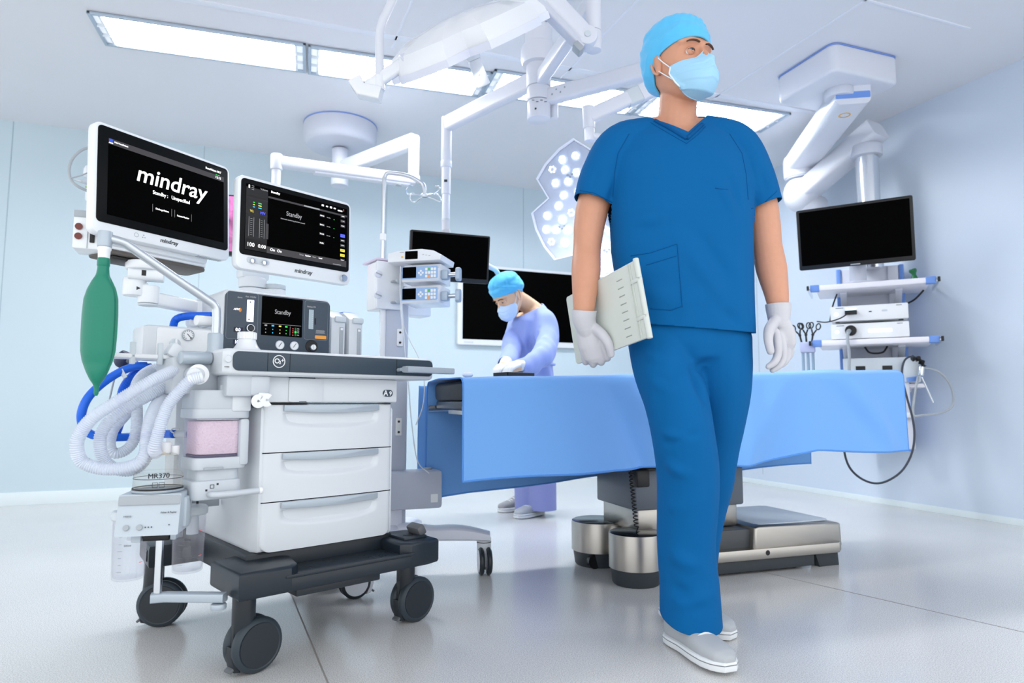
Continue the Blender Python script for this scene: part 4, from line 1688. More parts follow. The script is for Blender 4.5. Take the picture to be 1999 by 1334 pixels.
# instrument tray on the drape
tray = thing('instrument_tray', 'low dark instrument tray lying on the blue drape before the bent-over surgeon', 'tray', tw(.335, .40, topz(.3) + .009), TT + .3)
mb = MB()
mb.plate(.14, .10, .006, .02, BLACK, None, .002)
mb.bar([(-.07, -.05, .012), (.07, -.05, .012)], .006, .016, BLACK, .002)
mb.bar([(-.07, .05, .012), (.07, .05, .012)], .006, .016, BLACK, .002)
mb.bar([(-.07, -.05, .012), (-.07, .05, .012)], .006, .016, BLACK, .002)
mb.bar([(.07, -.05, .012), (.07, .05, .012)], .006, .016, BLACK, .002)
mb.done('tray_body', tray)
gz = props(MB().sphere((0, 0, 0), (.022, .018, .012), mat('white gauze', (240, 243, 246), .9), 16).done('gauze_pad'), 'small white gauze pad lying on the drape near the head end', 'gauze')
gz.location = tw(.10, .30, topz(.1) + .020)

# ------------------------------------------------------------------ infusion stand
ST = V((-.52, 2.86, 0))
iv = thing('infusion_stand', 'white column stand on castored legs between the anaesthesia machine and the drape', 'stand', ST, R(20))
PALE = mat('pale lilac enamel', (220, 223, 234), 0.35)
PALE2 = mat('grey-lilac enamel', (190, 197, 212), 0.4)
mb = MB()
mb.box((0.01, 0, .70), (.105, .085, 1.05), PALE2, .012)
mb.box((-.048, -.030, .70), (.022, .035, 1.05), W_GLOSS, .004)
mb.done('column', iv)
for z in (.995, .615):
    mb = MB()
    mb.plate(.026, .075, .012, .004, W_PLASTIC, front(.024, -.041, z), .002)
    for d in (-.022, .022):
        mb.cyl((.024, -.052, z + d), (.024, -.055, z + d), .005, BLACK, seg=14)
    mb.done('column_socket', iv)
mb = MB()
mb.box((.09, -.06, .355), (.22, .12, .155), PALE2, .012)
mb.cyl((.15, -.06, .43), (.15, -.06, .442), .016, G_MID, bev=.002)
mb.plate(.030, .034, .001, .002, W_PLASTIC, front(.165, -.1195, .32))
mb.done('battery_box', iv)
mb = MB()
mb.cyl((.0, -.02, .15), (.0, -.02, .285), .05, PALE, seg=28)
for a, L in ((R(-16), .42), (R(-118), .34), (R(165), .34), (R(62), .34)):
    d = V((math.cos(a), math.sin(a), 0))
    sec = []
    n = 14
    t = bmesh.new()
    rings = []
    for i in range(n + 1):
        s = i / n
        c = V((0, -.02, 0)) + d * (L * s)
        zt = .215 - .045 * (3 * s * s - 2 * s ** 3) + .018 * math.sin(PI * min(1, max(0, (s - .45) / .55)))
        zb = .135 + .005 * math.sin(PI * s)
        w = .05 - .008 * s + .006 * math.sin(PI * s)
        x = V((-d.y, d.x, 0))
        ring = []
        for k2 in range(16):
            an = 2 * PI * k2 / 16
            ca, sa = math.cos(an), math.sin(an)
            ring.append(t.verts.new(c + x * w * math.copysign(abs(ca) ** .55, ca) + V((0, 0, (zt + zb) / 2 + (zt - zb) / 2 * math.copysign(abs(sa) ** .55, sa)))))
        rings.append(ring)
    for i in range(n):
        for k2 in range(16):
            t.faces.new((rings[i][k2], rings[i][(k2 + 1) % 16], rings[i + 1][(k2 + 1) % 16], rings[i + 1][k2]))
    t.faces.new(list(reversed(rings[0])))
    t.faces.new(rings[-1])
    bmesh.ops.recalc_face_normals(t, faces=t.faces)
    mb.add(t, PALE)
mb.done('leg_base', iv)
WHUB = mat('pale caster hub', (214, 218, 224), 0.4)
for a, L, rz in ((R(-16), .395, 80), (R(-118), .315, 12), (R(165), .315, 30), (R(62), .315, 80)):
    caster('caster', iv, math.cos(a) * L, -.02 + math.sin(a) * L, R(rz), r=.056, w=.018, m_tyre=G_DARK, m_hub=WHUB, stem=.15)
mb = MB()
mb.tube(spline([(-.055, 0, .905), (-.09, -.02, .907), (-.13, -.03, .905)], 6), .011, W_GLOSS, 12)
mb.done('side_hook', iv)
mb = MB()
bx0 = V((-.045, .02, 1.33))
top = V((-.045, .02, 1.735))
mb.tube([bx0, V((-.045, .02, 1.70))] + spline([V((-.045, .02, 1.70)), V((-.041, .02, 1.725)), V((-.02, .015, 1.737)), V((.06, .0, 1.728)), V((.115, -.01, 1.70)), V((.128, -.015, 1.68)), V((.130, -.016, 1.645))], 6), .0095, mat('polished pole', (206, 210, 214), 0.22, metal=.9), 14)
mb.cyl((-.045, .02, 1.43), (-.045, .02, 1.46), .014, W_PLASTIC, bev=.003)
pole = mb.done('drip_pole', iv)
mb = MB()
mb.sphere((.130, -.016, 1.642), (.02, .02, .008), CHROME, 18)
mb.done('hook_hub', pole)
for k2 in range(4):
    a = R(20 + 90 * k2)
    d = V((math.cos(a), math.sin(a), 0))
    c = V((.130, -.016, 1.642))
    sd = V((-d.y, d.x, 0))
    mb = MB()
    mb.tube(spline([c, c + d * .05 + V((0, 0, -.006)), c + d * .085 + V((0, 0, -.012)), c + d * .10 + sd * .012 + V((0, 0, .004)), c + d * .088 + sd * .018 + V((0, 0, .022)), c + d * .07 + sd * .012 + V((0, 0, .026))], 6), .0032, CHROME, 8)
    mb.done('hook', pole)

# pump rack and pumps
RZ = R(36)
rkp = at(757, 600, 2.80)
PR = V((-.525, 2.80, 0))
rack = thing('pump_rack', 'white docking rack with two side knobs on top of the column stand', 'rack', (PR.x, PR.y, 1.118), RZ)
mb = MB()
mb.box((.055, .105, .098), (.018, .215, .205), W_PLASTIC, .004)
mb.box((-.0, .06, .098), (.115, .10, .205), W_PLASTIC, .006)
mb.box((.15, .15, .098), (.22, .10, .205), W_PLASTIC, .006)
mb.done('rack_body', rack)
mb = MB()
mb.plate(.125, .205, .014, .006, W_GLOSS, front(0, .006, .098), .003)
mb.done('side_panel', rack)
for z in (.052, .142):
    mb = MB()
    mb.cyl((-.055, .003, z), (-.055, -.012, z), .0165, PALE, bev=.004)
    mb.box((-.055, -.0125, z), (.030, .003, .005), G_MID, .001, rot=(0, .3, 0))
    mb.done('lock_knob', rack)
    mb = MB()
    mb.box((.015, -.014, z - .027), (.028, .014, .009), G_MID, .003)
    mb.box((.030, -.016, z - .024), (.022, .012, .014), G_LIGHT, .004)
    mb.done('latch', rack)
mb = MB()
mb.box((.003, .075, .210), (.128, .15, .010), mat('lilac seam', (212, 200, 222), .4), .003)
mb.done('seam', rack)

# the pumps turn towards the table
PM = R(-14)


def pump_body(o, w, h, lean=.02):
    mb = MB()
    prof = [(0, .012), (-.002, .0), (-lean, .006), (-lean - .004, h - .012), (-.01, h), (.12, h), (.12, 0)]
    prof = [(.12, 0), (.12, h), (.0, h), (-.012, h - .016), (-.030, h - .022), (-.034, .010), (-.026, .0)]
    mb.prism(prof, w, W_GLOSS, TF((-w / 2, 0, 0), M(((0, 0, 1), (1, 0, 0), (0, 1, 0)))), .005)
    return mb.done('housing', o)


KEY = mat('keypad blue', (150, 182, 222), 0.4)
for i, (z, lab) in enumerate(((1.218, 'syringe pump with blue keypad, upper of the two in the rack'), (1.128, 'syringe pump with blue keypad, lower of the two in the rack'))):
    p = thing('syringe_pump', lab, 'pump', at(823, 600, 2.74) * 0 + V((-.375, 2.735, z)), PM, 'syringe pumps in the rack')
    pump_body(p, .165, .076)
    mb = MB()
    FP = front(0, -.0345, .036)
    mb.plate(.160, .052, .002, .005, KEY, front(.0, -.0325, .036), .0006)
    mb.plate(.060, .046, .001, .002, SCREEN, front(-.045, -.0345, .038))
    for q in ((0, .008), (0, -.008), (.008, 0), (-.008, 0)):
        mb.plate(.009, .009, .001, .004, W_PLASTIC, front(.006 + q[0], -.0345, .035 + q[1]))
    for c in range(4):
        for r_ in range(3):
            m = {(1, 2): mat('pump green key', (90, 185, 90), .4), (1, 0): mat('pump orange key', (238, 160, 90), .4)}.get((c, r_), W_PLASTIC)
            mb.plate(.0095, .011, .001, .002, m, front(.030 + .0125 * c, -.0345, .020 + .0145 * r_))
    mb.done('keypad', p)
    mb = MB()
    mb.box((-.083, .02, .05), (.006, .05, .04), G_MID, .003)
    mb.done('side_recess', p)
    mb = MB()
    mb.box((.098, .01, .030), (.032, .038, .042), mat('pump silver blue', (170, 186, 202), .32, metal=.2), .008)
    mb.cyl((.11, .01, .030), (.150, .01, .030), .010, CHROME, seg=18)
    mb.done('carriage', p)
    mb = MB()
    mb.plate(.036, .056, .018, .012, mat('pump silver blue', (170, 186, 202), .32, metal=.2), TF((.146, .01, .030), M(((0, 0, 1), (1, 0, 0), (0, 1, 0)))), .003)
    mb.done('plunger_head', p)
p = thing('infusion_monitor', 'white control unit with small dark screen capping the pump rack', 'control unit', V((-.40, 2.735, 1.303)), PM)
mb = MB()
out = [(-.12, 0), (.115, 0), (.120, .022), (.085, .042), (.03, .052), (-.07, .050), (-.12, .040)]
mb.prism(out, .17, W_GLOSS, TF((0, .14, 0), (PI / 2, 0, 0)), .006)
mb.done('housing', p)
mb = MB()
mb.plate(.056, .034, .001, .002, SCREEN, front(-.012, -.0305, .026))
mb.plate(.009, .008, .001, .001, mat('amber mark', (240, 195, 100), .5), front(-.053, -.0305, .020))
mb.box((-.055, -.0308, .040), (.018, .0006, .0016), INK)
for k2 in range(3):
    mb.box((.04 + .014 * k2, -.0308, .026 - .003 * k2), (.008, .0006, .0014), INK)
mb.done('front_screen', p)
# drip lines
dl = thing('infusion_line', 'thin clear drip lines hanging down from the pumps', 'tubing', V((-.43, 2.70, 1.12)))
LINEC = mat('clear line', (232, 238, 244), .3, alpha=.75)
for nm, px in (('line', [(782, 520, 2.70), (781, 570, 2.69), (784, 605, 2.69), (788, 650, 2.69), (792, 700, 2.69), (798, 760, 2.70), (804, 830, 2.71), (815, 900, 2.72), (838, 925, 2.74)]),
               ('line', [(786, 632, 2.69), (800, 665, 2.69), (818, 700, 2.69), (828, 740, 2.70), (826, 790, 2.70), (812, 830, 2.70)])):
    mb = MB()
    mb.tube(spline([at(*q) for q in px], 8), .0022, LINEC, 8)
    if px[0][0] == 782:
        mb.tube([at(783, 595, 2.69), at(785, 620, 2.69), at(787, 650, 2.69)], .0055, LINEC, 12)
    mb.done(nm, dl, world=True)
# ------------------------------------------------------------------ wall screen
EN = mat('white enamel arm', (218, 221, 230), 0.3)
EN2 = mat('cool grey enamel', (204, 208, 220), 0.35)
RIM_BLUE = mat('blue cover seam', (120, 150, 215), 0.4)
b0 = 1290


def on_back(px, py):
    """Point of the back wall seen along a ray."""
    d = ray(px, py)
    k = BACK_A / d.dot(RV)
    return V((0, 0, CAMH)) + d * k


c0, c1 = on_back(891, 600), on_back(1165, 600)
zt, zb = on_back(1000, 525).z, on_back(1000, 677).z
wsw = (c1 - c0).length
wc = (c0 + c1) / 2
ws = thing('wall_screen', 'wide black wall screen in a white frame behind the bent-over surgeon', 'screen', V((wc.x, wc.y, zb)), TH)
mb = MB()
fw, fh = wsw, zt - zb
mb.plate(fw, fh, .05, .015, mat('screen frame white', (232, 236, 240), .35), front(0, -.004, fh / 2), .006)
mb.done('frame', ws)
mb = MB()
mb.plate(fw - .085, fh - .075, .004, .004, SCREEN, front(0, -.0525, fh / 2 + .012))
mb.done('display', ws)
mb = MB()
mb.plate(.09, .012, .001, .002, G_LIGHT, front(-fw / 2 + .10, -.0545, .022))
mb.done('maker_plate', ws)

# ------------------------------------------------------------------ round pendant with monitor arm
PN = on_z(663, 232, CEIL)
PNc = V((-1.265, 4.72, 0))
pd = thing('ceiling_pendant', 'round white ceiling pendant with jointed arm above the second display', 'ceiling pendant', V((PNc.x, PNc.y, 2.30)), 0)
mb = MB()
R0 = .262
zc = CEIL - 2.30
mb.lathe([(R0 * 1.0, zc), (R0, zc - .110), (R0 * .988, zc - .135), (R0 * .95, zc - .153), (R0 * .89, zc - .163), (R0 * .5, zc - .168), (0, zc - .169)], EN2, None, 56)
mb.lathe([(R0 * 1.005, zc), (R0 * 1.012, zc - .004), (R0 * 1.005, zc - .010), (R0 * .99, zc - .010)], RIM_BLUE, None, 56)
mb.done('ceiling_cover', pd)
mb = MB()
mb.cyl((0, 0, zc - .18), (0, 0, .0), .058, EN2, seg=32)
mb.cyl((0, 0, .05), (0, 0, -.005), .062, EN2, seg=32, bev=.006)
mb.done('shaft', pd)
mb = MB()
J = at(808, 300, 4.25)
J = V((J.x, J.y, 0))
a0 = V((PNc.x, PNc.y, at(663, 330, 4.72).z))
mb.bar([a0, V((J.x, J.y, a0.z + .02))], .07, .10, EN, .014)
zt_, zb_ = at(808, 266, 4.25).z, at(808, 348, 4.25).z
mb.cyl(V((J.x, J.y, zt_)), V((J.x, J.y, zb_)), .036, EN, seg=28, bev=.006)
mb.done('upper_arm', pd, world=True)
mb = MB()
E0 = V((J.x, J.y, at(808, 352, 4.25).z))
E1 = at(540, 316, 3.75)
mb.cyl(E0 + V((0, 0, .03)), E0 + V((0, 0, -.01)), .042, EN, seg=28, bev=.005)
dd = (E1 - E0)
mb.bar([E0, E0.lerp(E1, .2), E0.lerp(E1, .8), E1], .062, .068, EN, .016)
mb.bar([E0.lerp(E1, .04) + V((0, 0, -.036)), E0.lerp(E1, .75) + V((0, 0, -.036))], .045, .02, EN, .008)
mb.cyl(E0.lerp(E1, .12) + V((0, 0, -.04)), E0.lerp(E1, .12) + V((0, 0, -.05)), .02, G_MID)
mb.done('spring_arm', pd, world=True)
mb = MB()
mb.cyl(E1 + V((0, 0, .045)), E1 + V((0, 0, -.05)), .034, EN, seg=28, bev=.008)
E2 = V((E1.x, E1.y, at(540, 430, E1.y).z))
mb.cyl(E1 + V((0, 0, -.04)), E2, .026, EN, seg=24)
mb.done('drop_tube', pd, world=True)
# endoscopy picture hanging on that arm, showing between the two displays
em = thing('endoscopy_monitor', 'pink-lit endoscopy monitor glimpsed between the two large displays', 'monitor', at(520, 444, E2.y - .06), R(12))
mb = MB()
mb.plate(.58, .345, .05, .012, BLACK, front(0, .03, 0), .006)
mb.box((0, .05, .15), (.08, .06, .12), BLACK, .01)
mb.done('frame', em)


def endo_mat():
    m = bpy.data.materials.new('endoscope picture')
    m.use_nodes = True
    nt = m.node_tree
    b = nt.nodes['Principled BSDF']
    tc = nt.nodes.new('ShaderNodeTexCoord')
    nz = nt.nodes.new('ShaderNodeTexNoise')
    nz.inputs['Scale'].default_value = 9
    nz.inputs['Detail'].default_value = 5
    nz.inputs['Distortion'].default_value = 1.2
    nt.links.new(tc.outputs['Object'], nz.inputs['Vector'])
    cr = nt.nodes.new('ShaderNodeValToRGB')
    cr.color_ramp.elements[0].position = .3
    cr.color_ramp.elements[0].color = lin((70, 12, 60))
    cr.color_ramp.elements[1].position = .62
    cr.color_ramp.elements[1].color = lin((226, 130, 200))
    nt.links.new(nz.outputs['Fac'], cr.inputs[0])
    nt.links.new(cr.outputs[0], b.inputs['Emission Color'])
    b.inputs['Emission Strength'].default_value = .7
    b.inputs['Base Color'].default_value = (0.01, 0.01, 0.01, 1)
    return m


mb = MB()
mb.plate(.555, .315, .002, .002, endo_mat(), front(0, -.021, .005))
mb.done('display', em)

# ------------------------------------------------------------------ surgical light column
YC = 3.1
C0 = at(1052, 235, YC)
sl = thing('surgical_light', 'white surgical light column with four arms fanning out from one shaft', 'surgical light', (C0.x, C0.y, C0.z), 0)
zz = lambda py: at(1052, py, YC).z - C0.z
mb = MB()
zc = CEIL - C0.z
mb.cyl((0, 0, zc), (0, 0, zc - .05), .17, EN, seg=40, bev=.01)
mb.cyl((0, 0, zc - .04), (0, 0, zz(100)), .066, EN, seg=36)
mb.lathe([(.066, zz(88)), (.082, zz(92)), (.087, zz(100)), (.087, zz(118)), (.080, zz(128)), (.062, zz(130)), (.0, zz(130))], EN, None, 36)
for px in (-.03, .035):
    mb.cyl((px, -.058, zz(54)), (px, -.068, zz(54)), .006, G_MID, seg=12)
mb.done('shaft', sl)
mb = MB()
mb.cyl((0, 0, zz(128)), (0, 0, zz(172)), .060, EN, seg=36, bev=.004)
mb.cyl((0, 0, zz(173)), (0, 0, zz(199)), .058, EN, seg=36, bev=.003)
mb.cyl((0, 0, zz(200)), (0, 0, 0), .057, EN, seg=36, bev=.006)
mb.cyl((.075, .02, zz(190)), (.075, .02, zz(228)), .020, EN, seg=20, bev=.004)
for i in range(4):
    mb.box((-.03 + .02 * i, -.058, zz(206 + 3 * (i % 2))), (.012, .004, .0025), INK)
mb.cyl((-.018, -.052, zz(222)), (-.018, -.058, zz(222)), .0045, G_DARK, seg=12)
mb.done('arm_bearings', sl)


def col_pt(py):
    return V((C0.x, C0.y, at(1052, py, YC).z))


# arm towards the back, dropping to the hanging monitor
mb = MB()
a = col_pt(152)
YE = 3.80
e = on_z(872, 243, a.z)
mb.bar([a, V((e.x, e.y, a.z))], .052, .085, EN, .012)
mb.box((a.x - .10, a.y + .13, a.z + .01), (.02, .02, .004), G_MID)
mb.done('boom', sl, world=True)
mb = MB()
eY = e.y
zt_ = at(872, 229, eY).z
dx = .006


def dr_pt(py):
    return V((e.x, e.y, at(872, py, eY).z))


mb.cyl(dr_pt(229), dr_pt(320), .030, EN, seg=28, bev=.008)
mb.cyl(dr_pt(315), dr_pt(328), .032, EN, seg=28, bev=.004)
mb.cyl(dr_pt(328), dr_pt(380), .026, EN, seg=28)
mb.box(dr_pt(356) + V((0, -.026, 0)), (.018, .006, .014), G_DARK, .001)
mb.cyl(dr_pt(375), dr_pt(460), .022, EN, seg=28, bev=.003)
mb.cyl(dr_pt(428), dr_pt(432), .0235, G_LIGHT, seg=28)
mb.done('drop_tube', sl, world=True)
# right boom passing behind the man's head, with its short elbow
mb = MB()
a = col_pt(192)
e2 = on_z(1300, 128, a.z)
mb.bar([a + V((.02, 0, 0)), V((e2.x, e2.y, a.z))], .055, .075, EN, .012)
for i in range(4):
    q = a.lerp(V((e2.x, e2.y, a.z)), .09 + .035 * i)
    mb.box(q + V((0.012, -.028, .012 * (1 if i % 2 else -.6))), (.006, .01, .006), G_MID)
mb.cyl(V((e2.x, e2.y, a.z + .06)), V((e2.x, e2.y, a.z - .10)), .042, EN, seg=28, bev=.006)
mb.done('boom', sl, world=True)
mb = MB()
s0 = V((e2.x, e2.y, a.z - .075))
s1 = at(1150, 228, 2.75)
mb.bar([s0, s0.lerp(s1, .35)], .05, .075, EN, .012)
mb.bar([s0.lerp(s1, .33), s0.lerp(s1, .52)], .046, .070, G_LIGHT, .010)
mb.bar([s0.lerp(s1, .5), s1], .05, .062, EN, .012)
mb.done('elbow_arm', sl, world=True)
mb = MB()
mb.cyl(at(1148, 208, 2.75), at(1150, 252, 2.75), .026, EN, seg=24, bev=.006)
mb.cyl(at(1150, 250, 2.75), at(1151, 276, 2.75), .022, EN, seg=24, bev=.003)
K0 = at(1151, 266, 2.75)
LB = at(1128, 392, 3.02)
mb.tube(spline([K0, K0 + V((.10, .02, -.01)), at(1215, 285, 2.85), at(1262, 350, 3.0), at(1255, 430, 3.12), at(1205, 450, 3.16), at(1170, 425, 3.12)], 8), .018, EN, 14)
mb.done('yoke', sl, world=True)
# near boom and spring arm carrying the large lamp
mb = MB()
a = col_pt(160)
e3 = on_z(1158, 2, a.z)
e3 = V((e3.x, e3.y, a.z))
mb.bar([a, e3], .050, .075, EN, .012)
JY = e3.y
mb.done('boom', sl, world=True)
mb = MB()
jx = at(1167, 88, JY)
mb.cyl(V((e3.x, e3.y, a.z + .07)), V((e3.x, e3.y, at(1166, 62, JY).z)), .030, EN, seg=28, bev=.006)
mb.cyl(V((e3.x, e3.y, at(1166, 62, JY).z)), V((e3.x, e3.y, at(1166, 100, JY).z)), .031, EN, seg=28, bev=.006)
jc = V((e3.x - .03, e3.y - .02, at(1160, 82, JY).z))
mb.cyl(jc + V((.0, -.038, 0)), jc + V((.0, .03, 0)), .040, EN, seg=32, bev=.008)
mb.cyl(jc + V((.0, -.040, 0)), jc + V((.0, -.042, 0)), .012, G_LIGHT, seg=24)
mb.done('joint', sl, world=True)
mb = MB()
s1 = at(1035, -40, JY - .12)
u = (s1 - jc).normalized()
mb.bar([jc + V((0, -.0, 0)), jc.lerp(s1, .3), jc.lerp(s1, .9), s1], .062, .082, EN, .020)
mb.bar([jc + V((-.02, -.01, -.04)), jc.lerp(s1, .9) + V((-.02, -.01, -.045))], .045, .030, EN2, .008)
mb.box(jc + V((-.035, -.02, -.05)), (.04, .05, .025), G_MID, .004, rot=(0, .8, 0))
mb.done('spring_arm', sl, world=True)
mb = MB()
t0 = at(778, -22, 2.30)
mb.bar([s1, V((.0, s1.y + .03, s1.z + .08)), t0 + V((.05, 0, .06)), t0], .045, .045, EN, .014)
mb.tube(spline([t0 + V((.02, 0, .03)), t0, at(756, 22, 2.29), at(742, 58, 2.28), at(741, 100, 2.27), at(741, 152, 2.26)], 8), .0155, EN, 16)
mb.done('hanger_tube', sl, world=True)

# lamp heads
LGLASS = mat('lamp cover glass', (214, 224, 240), 0.12, alpha=.35, spec=.6)
LEDW = lamp_mat('lit led lens', (250, 252, 255), .75)
LEDB = lamp_mat('cool led lens', (190, 212, 255), .30)
LBACK = mat('lamp reflector plate', (196, 203, 222), 0.3, metal=.2)
DOT = mat('lamp dark sensor', (22, 26, 34), .3)


def petal_outline(r=.30):
    """Five blunt petals with notches between them (seen along the beam)."""
    pts = []
    for k2 in range(5):
        a0 = R(90 + 72 * k2)
        for da, rr in ((-36, .76), (-22, 1.0), (-8, .99), (8, .99), (22, 1.0)):
            a = a0 + R(da)
            pts.append((r * rr * math.cos(a), r * rr * math.sin(a)))
    return pts


def lamp_head(name, label, r, seed):
    o = thing(name, label, 'surgical lamp')
    ol = petal_outline(r)
    sc = lambda f: [(x * f, y * f) for x, y in ol]
    b = MB()
    t = bmesh.new()
    layers = [(1.0, 0.0), (1.02, .012), (1.0, .040), (.92, .078), (.66, .112), (.28, .128)]
    rings = [[t.verts.new((x * f, y * f, z)) for x, y in ol] for f, z in layers]
    n = len(ol)
    for A_, B__ in zip(rings, rings[1:]):
        for i in range(n):
            t.faces.new((A_[i], A_[(i + 1) % n], B__[(i + 1) % n], B__[i]))
    t.faces.new(rings[-1])
    bmesh.ops.recalc_face_normals(t, faces=t.faces)
    b.add(t, W_GLOSS)
    b.done('shell', o, smooth=28)
    b = MB()
    b.prism(sc(.985), .006, LBACK, TF((0, 0, .014)))
    b.done('reflector', o)
    b = MB()
    t = bmesh.new()
    A_ = [t.verts.new((x * .99, y * .99, -.006)) for x, y in ol]
    B__ = [t.verts.new((x * 1.025, y * 1.025, -.006)) for x, y in ol]
    C_ = [t.verts.new((x * 1.025, y * 1.025, .020)) for x, y in ol]
    D_ = [t.verts.new((x * .99, y * .99, .014)) for x, y in ol]
    for P_, Q_ in ((A_, B__), (B__, C_), (D_, A_)):
        for i in range(n):
            t.faces.new((P_[i], P_[(i + 1) % n], Q_[(i + 1) % n], Q_[i]))
    bmesh.ops.recalc_face_normals(t, faces=t.faces)
    b.add(t, mat('lamp rim', (226, 230, 244), .25))
    b.done('rim', o, smooth=28)
    b = MB()
    b.prism(sc(.985), .0025, LGLASS, TF((0, 0, -.003)))
    b.done('cover_glass', o)
    rnd = random.Random(seed)
    for k2 in range(5):
        a0 = R(90 + 72 * k2)
        cx, cy = r * .63 * math.cos(a0), r * .63 * math.sin(a0)
        spots = []
        for i in range(8):
            rq = r * (.24 + .03 * (i % 3))
            spots.append((cx + rq * math.cos(a0 + i * PI / 4 + .3), cy + rq * math.sin(a0 + i * PI / 4 + .3)))
        for i in range(3):
            spots.append((cx + r * .10 * math.cos(a0 + i * 2 * PI / 3), cy + r * .10 * math.sin(a0 + i * 2 * PI / 3)))
        spots.append((cx * .50, cy * .50))
        for i, (x, y) in enumerate(spots):
            bright = i % 4 != 3
            b = MB()
            b.lathe([(0, -.001), (.020, -.001), (.0235, .004), (.025, .013), (0, .013)], LEDB if bright else LBACK, TF((x, y, .0)), 14)
            for q in range(6):
                b.sphere((x + .0135 * math.cos(q * PI / 3), y + .0135 * math.sin(q * PI / 3), -.001), (.0068, .0068, .0035), LEDW if (q + i) % 3 else LEDB, 8)
            b.done('led', o)
        b = MB()
        for q in range(3):
            b.cyl((cx + .012 * q - .012, cy + .010 * (q % 2), .004), (cx + .012 * q - .012, cy + .010 * (q % 2), -.0015), .0048, DOT, seg=10)
        b.done('sensor', o)
    b = MB()
    b.cyl((0, 0, -.0), (0, 0, -.035), .030, W_PLASTIC, r1=.026, seg=28, bev=.003)
    b.cyl((0, 0, -.035), (0, 0, -.135), .024, W_PLASTIC, r1=.027, seg=28, bev=.006)
    b.done('sterile_handle', o)
    return o


def orient(o, loc, n, xdir):
    """Place a lamp head: its beam (local -z) looks along n, local x near xdir."""
    z = -V(n).normalized()
    x = (V(xdir) - z * V(xdir).dot(z)).normalized()
    y = z.cross(x)
    o.location = loc
    o.rotation_euler = M((x, y, z)).transposed().to_euler()


lampB = lamp_head('surgical_lamp', 'lit petal-shaped surgical lamp facing out behind the walking man, handle at its foot', .335, 3)
orient(lampB, at(1172, 402, 3.08), V((-.30, -.92, -.26)), V((.95, -.25, .10)))
lampA = lamp_head('surgical_lamp', 'large white surgical lamp seen side-on from below, in front of the ceiling lights', .31, 5)
orient(lampA, at(918, 98, 2.38), V((.35, .50, -.75)), V((.88, -.22, .43)))
yk = MB()
ya, yb, yc = at(718, 172, 2.26), at(792, 122, 2.27), at(845, 118, 2.34)
yk.bar([ya, yb, yc], .034, .046, W_GLOSS, .012)
yk.cyl(at(786, 126, 2.26), at(832, 106, 2.27), .034, EN2, seg=30, bev=.006)
yk.bar([at(694, 158, 2.26), at(706, 178, 2.26), at(744, 186, 2.26)], .05, .048, W_GLOSS, .006)
yk.cyl(at(741, 150, 2.26), at(741, 176, 2.26), .019, W_GLOSS, seg=20)
yk.done('yoke', lampA, world=True)
yk = MB()
yk.bar([at(925, 98, 2.40), at(936, 148, 2.42)], .03, .03, EN, .006)
yk.done('grip', lampA, world=True)
# the beam of the lit lamp
for nm, o, n in (('lamp_beam', lampA, V((.52, .50, -.69))),):
    d = bpy.data.lights.new(nm, 'SPOT')
    d.energy = 70
    d.spot_size = R(55)
    d.spot_blend = .8
    d.shadow_soft_size = .2
    q = bpy.data.objects.new(nm, d)
    COL.objects.link(q)
    q.location = o.location + V(n).normalized() * .06
    q.rotation_euler = V(n).to_track_quat('-Z', 'Y').to_euler()

# monitor hung from the drop tube
hm = thing('hanging_monitor', 'black flat monitor hanging from the long drop tube before the wall screen', 'monitor')
sc_ = eY / 4.136
place(hm, V((0, 0, CAMH)) + (V((-.392, 4.136, 1.636)) - V((0, 0, CAMH))) * sc_ * .985, (R(8.7), 0, R(19.9)))
w, h = .52 * sc_ * .985, .31 * sc_ * .985
mb = MB()
mb.plate(w, h, .035, .008, BLACK, front(0, .034, 0), .004)
mb.box((0, .045, .0), (.16, .04, .16), BLACK, .01)
mb.done('frame', hm)
mb = MB()
mb.plate(w - .022, h - .034, .002, .002, SCREEN, front(0, -.0012, .007))
mb.done('display', hm)
mb = MB()
for i in range(7):
    mb.box((w * .12 + .012 * i, -.002, -h / 2 + .008), (.006, .001, .003), G_DARK)
mb.done('control_buttons', hm)
mb = MB()
p_ = hm.location
mb.tube(spline([at(930, 505, 3.85), at(956, 521, 3.95), at(967, 527, 4.05), at(974, 540, 4.18), at(976, 562, 4.26)], 6), .016, EN, 12)
mb.bar([V((e.x, e.y, dr_pt(450).z)), V((p_.x, p_.y + .05, p_.z))], .05, .05, EN, .01, up=(0, 1, 0))
mb.done('bracket', hm, world=True)

# ------------------------------------------------------------------ equipment pendant on the right
rp_c = V((1.97, 3.86, CEIL))
rp = thing('equipment_pendant', 'white two-arm equipment pendant with shelves beside the right wall', 'equipment pendant', rp_c - V((0, 0, .2)), R(20))
mb = MB()
mb.plate(.50, .46, .165, .05, EN, TF((0, 0, .032)), .018, 6, 3)
mb.plate(.505, .465, .008, .052, RIM_BLUE, TF((0, 0, .190)), .002)
mb.cyl((-.02, -.04, .035), (-.02, -.04, -.02), .085, EN2, seg=36, bev=.008)
mb.done('ceiling_box', rp)
mb = MB()
a0 = at(1652, 196, 3.86)
a1 = at(1562, 308, 4.85)
a1 = V((a1.x, a1.y, a0.z - .02))
a0h = V((a0.x, a0.y, a0.z))
e_w, e_h = .20, .15
dirv = (a1 - a0h).normalized()
mb.bar([a0h - dirv * .11, a0h, a1, a1 + dirv * .10], e_w, e_h, EN, .035)
mb.cyl(a0h + V((0, 0, .12)), a0h, .075, EN2, seg=32)
mb.done('upper_arm', rp, world=True)
mb = MB()
sidev = V((dirv.y, -dirv.x, 0)).normalized()
mb.bar([a0h - dirv * .1125 + V((0, 0, -.02)), a0h - dirv * .095 + V((0, 0, -.02))], e_w * .96, .040, BLUE_TRIM, .006)
q = a0h + V((0, 0, -.0755)) + dirv * .04
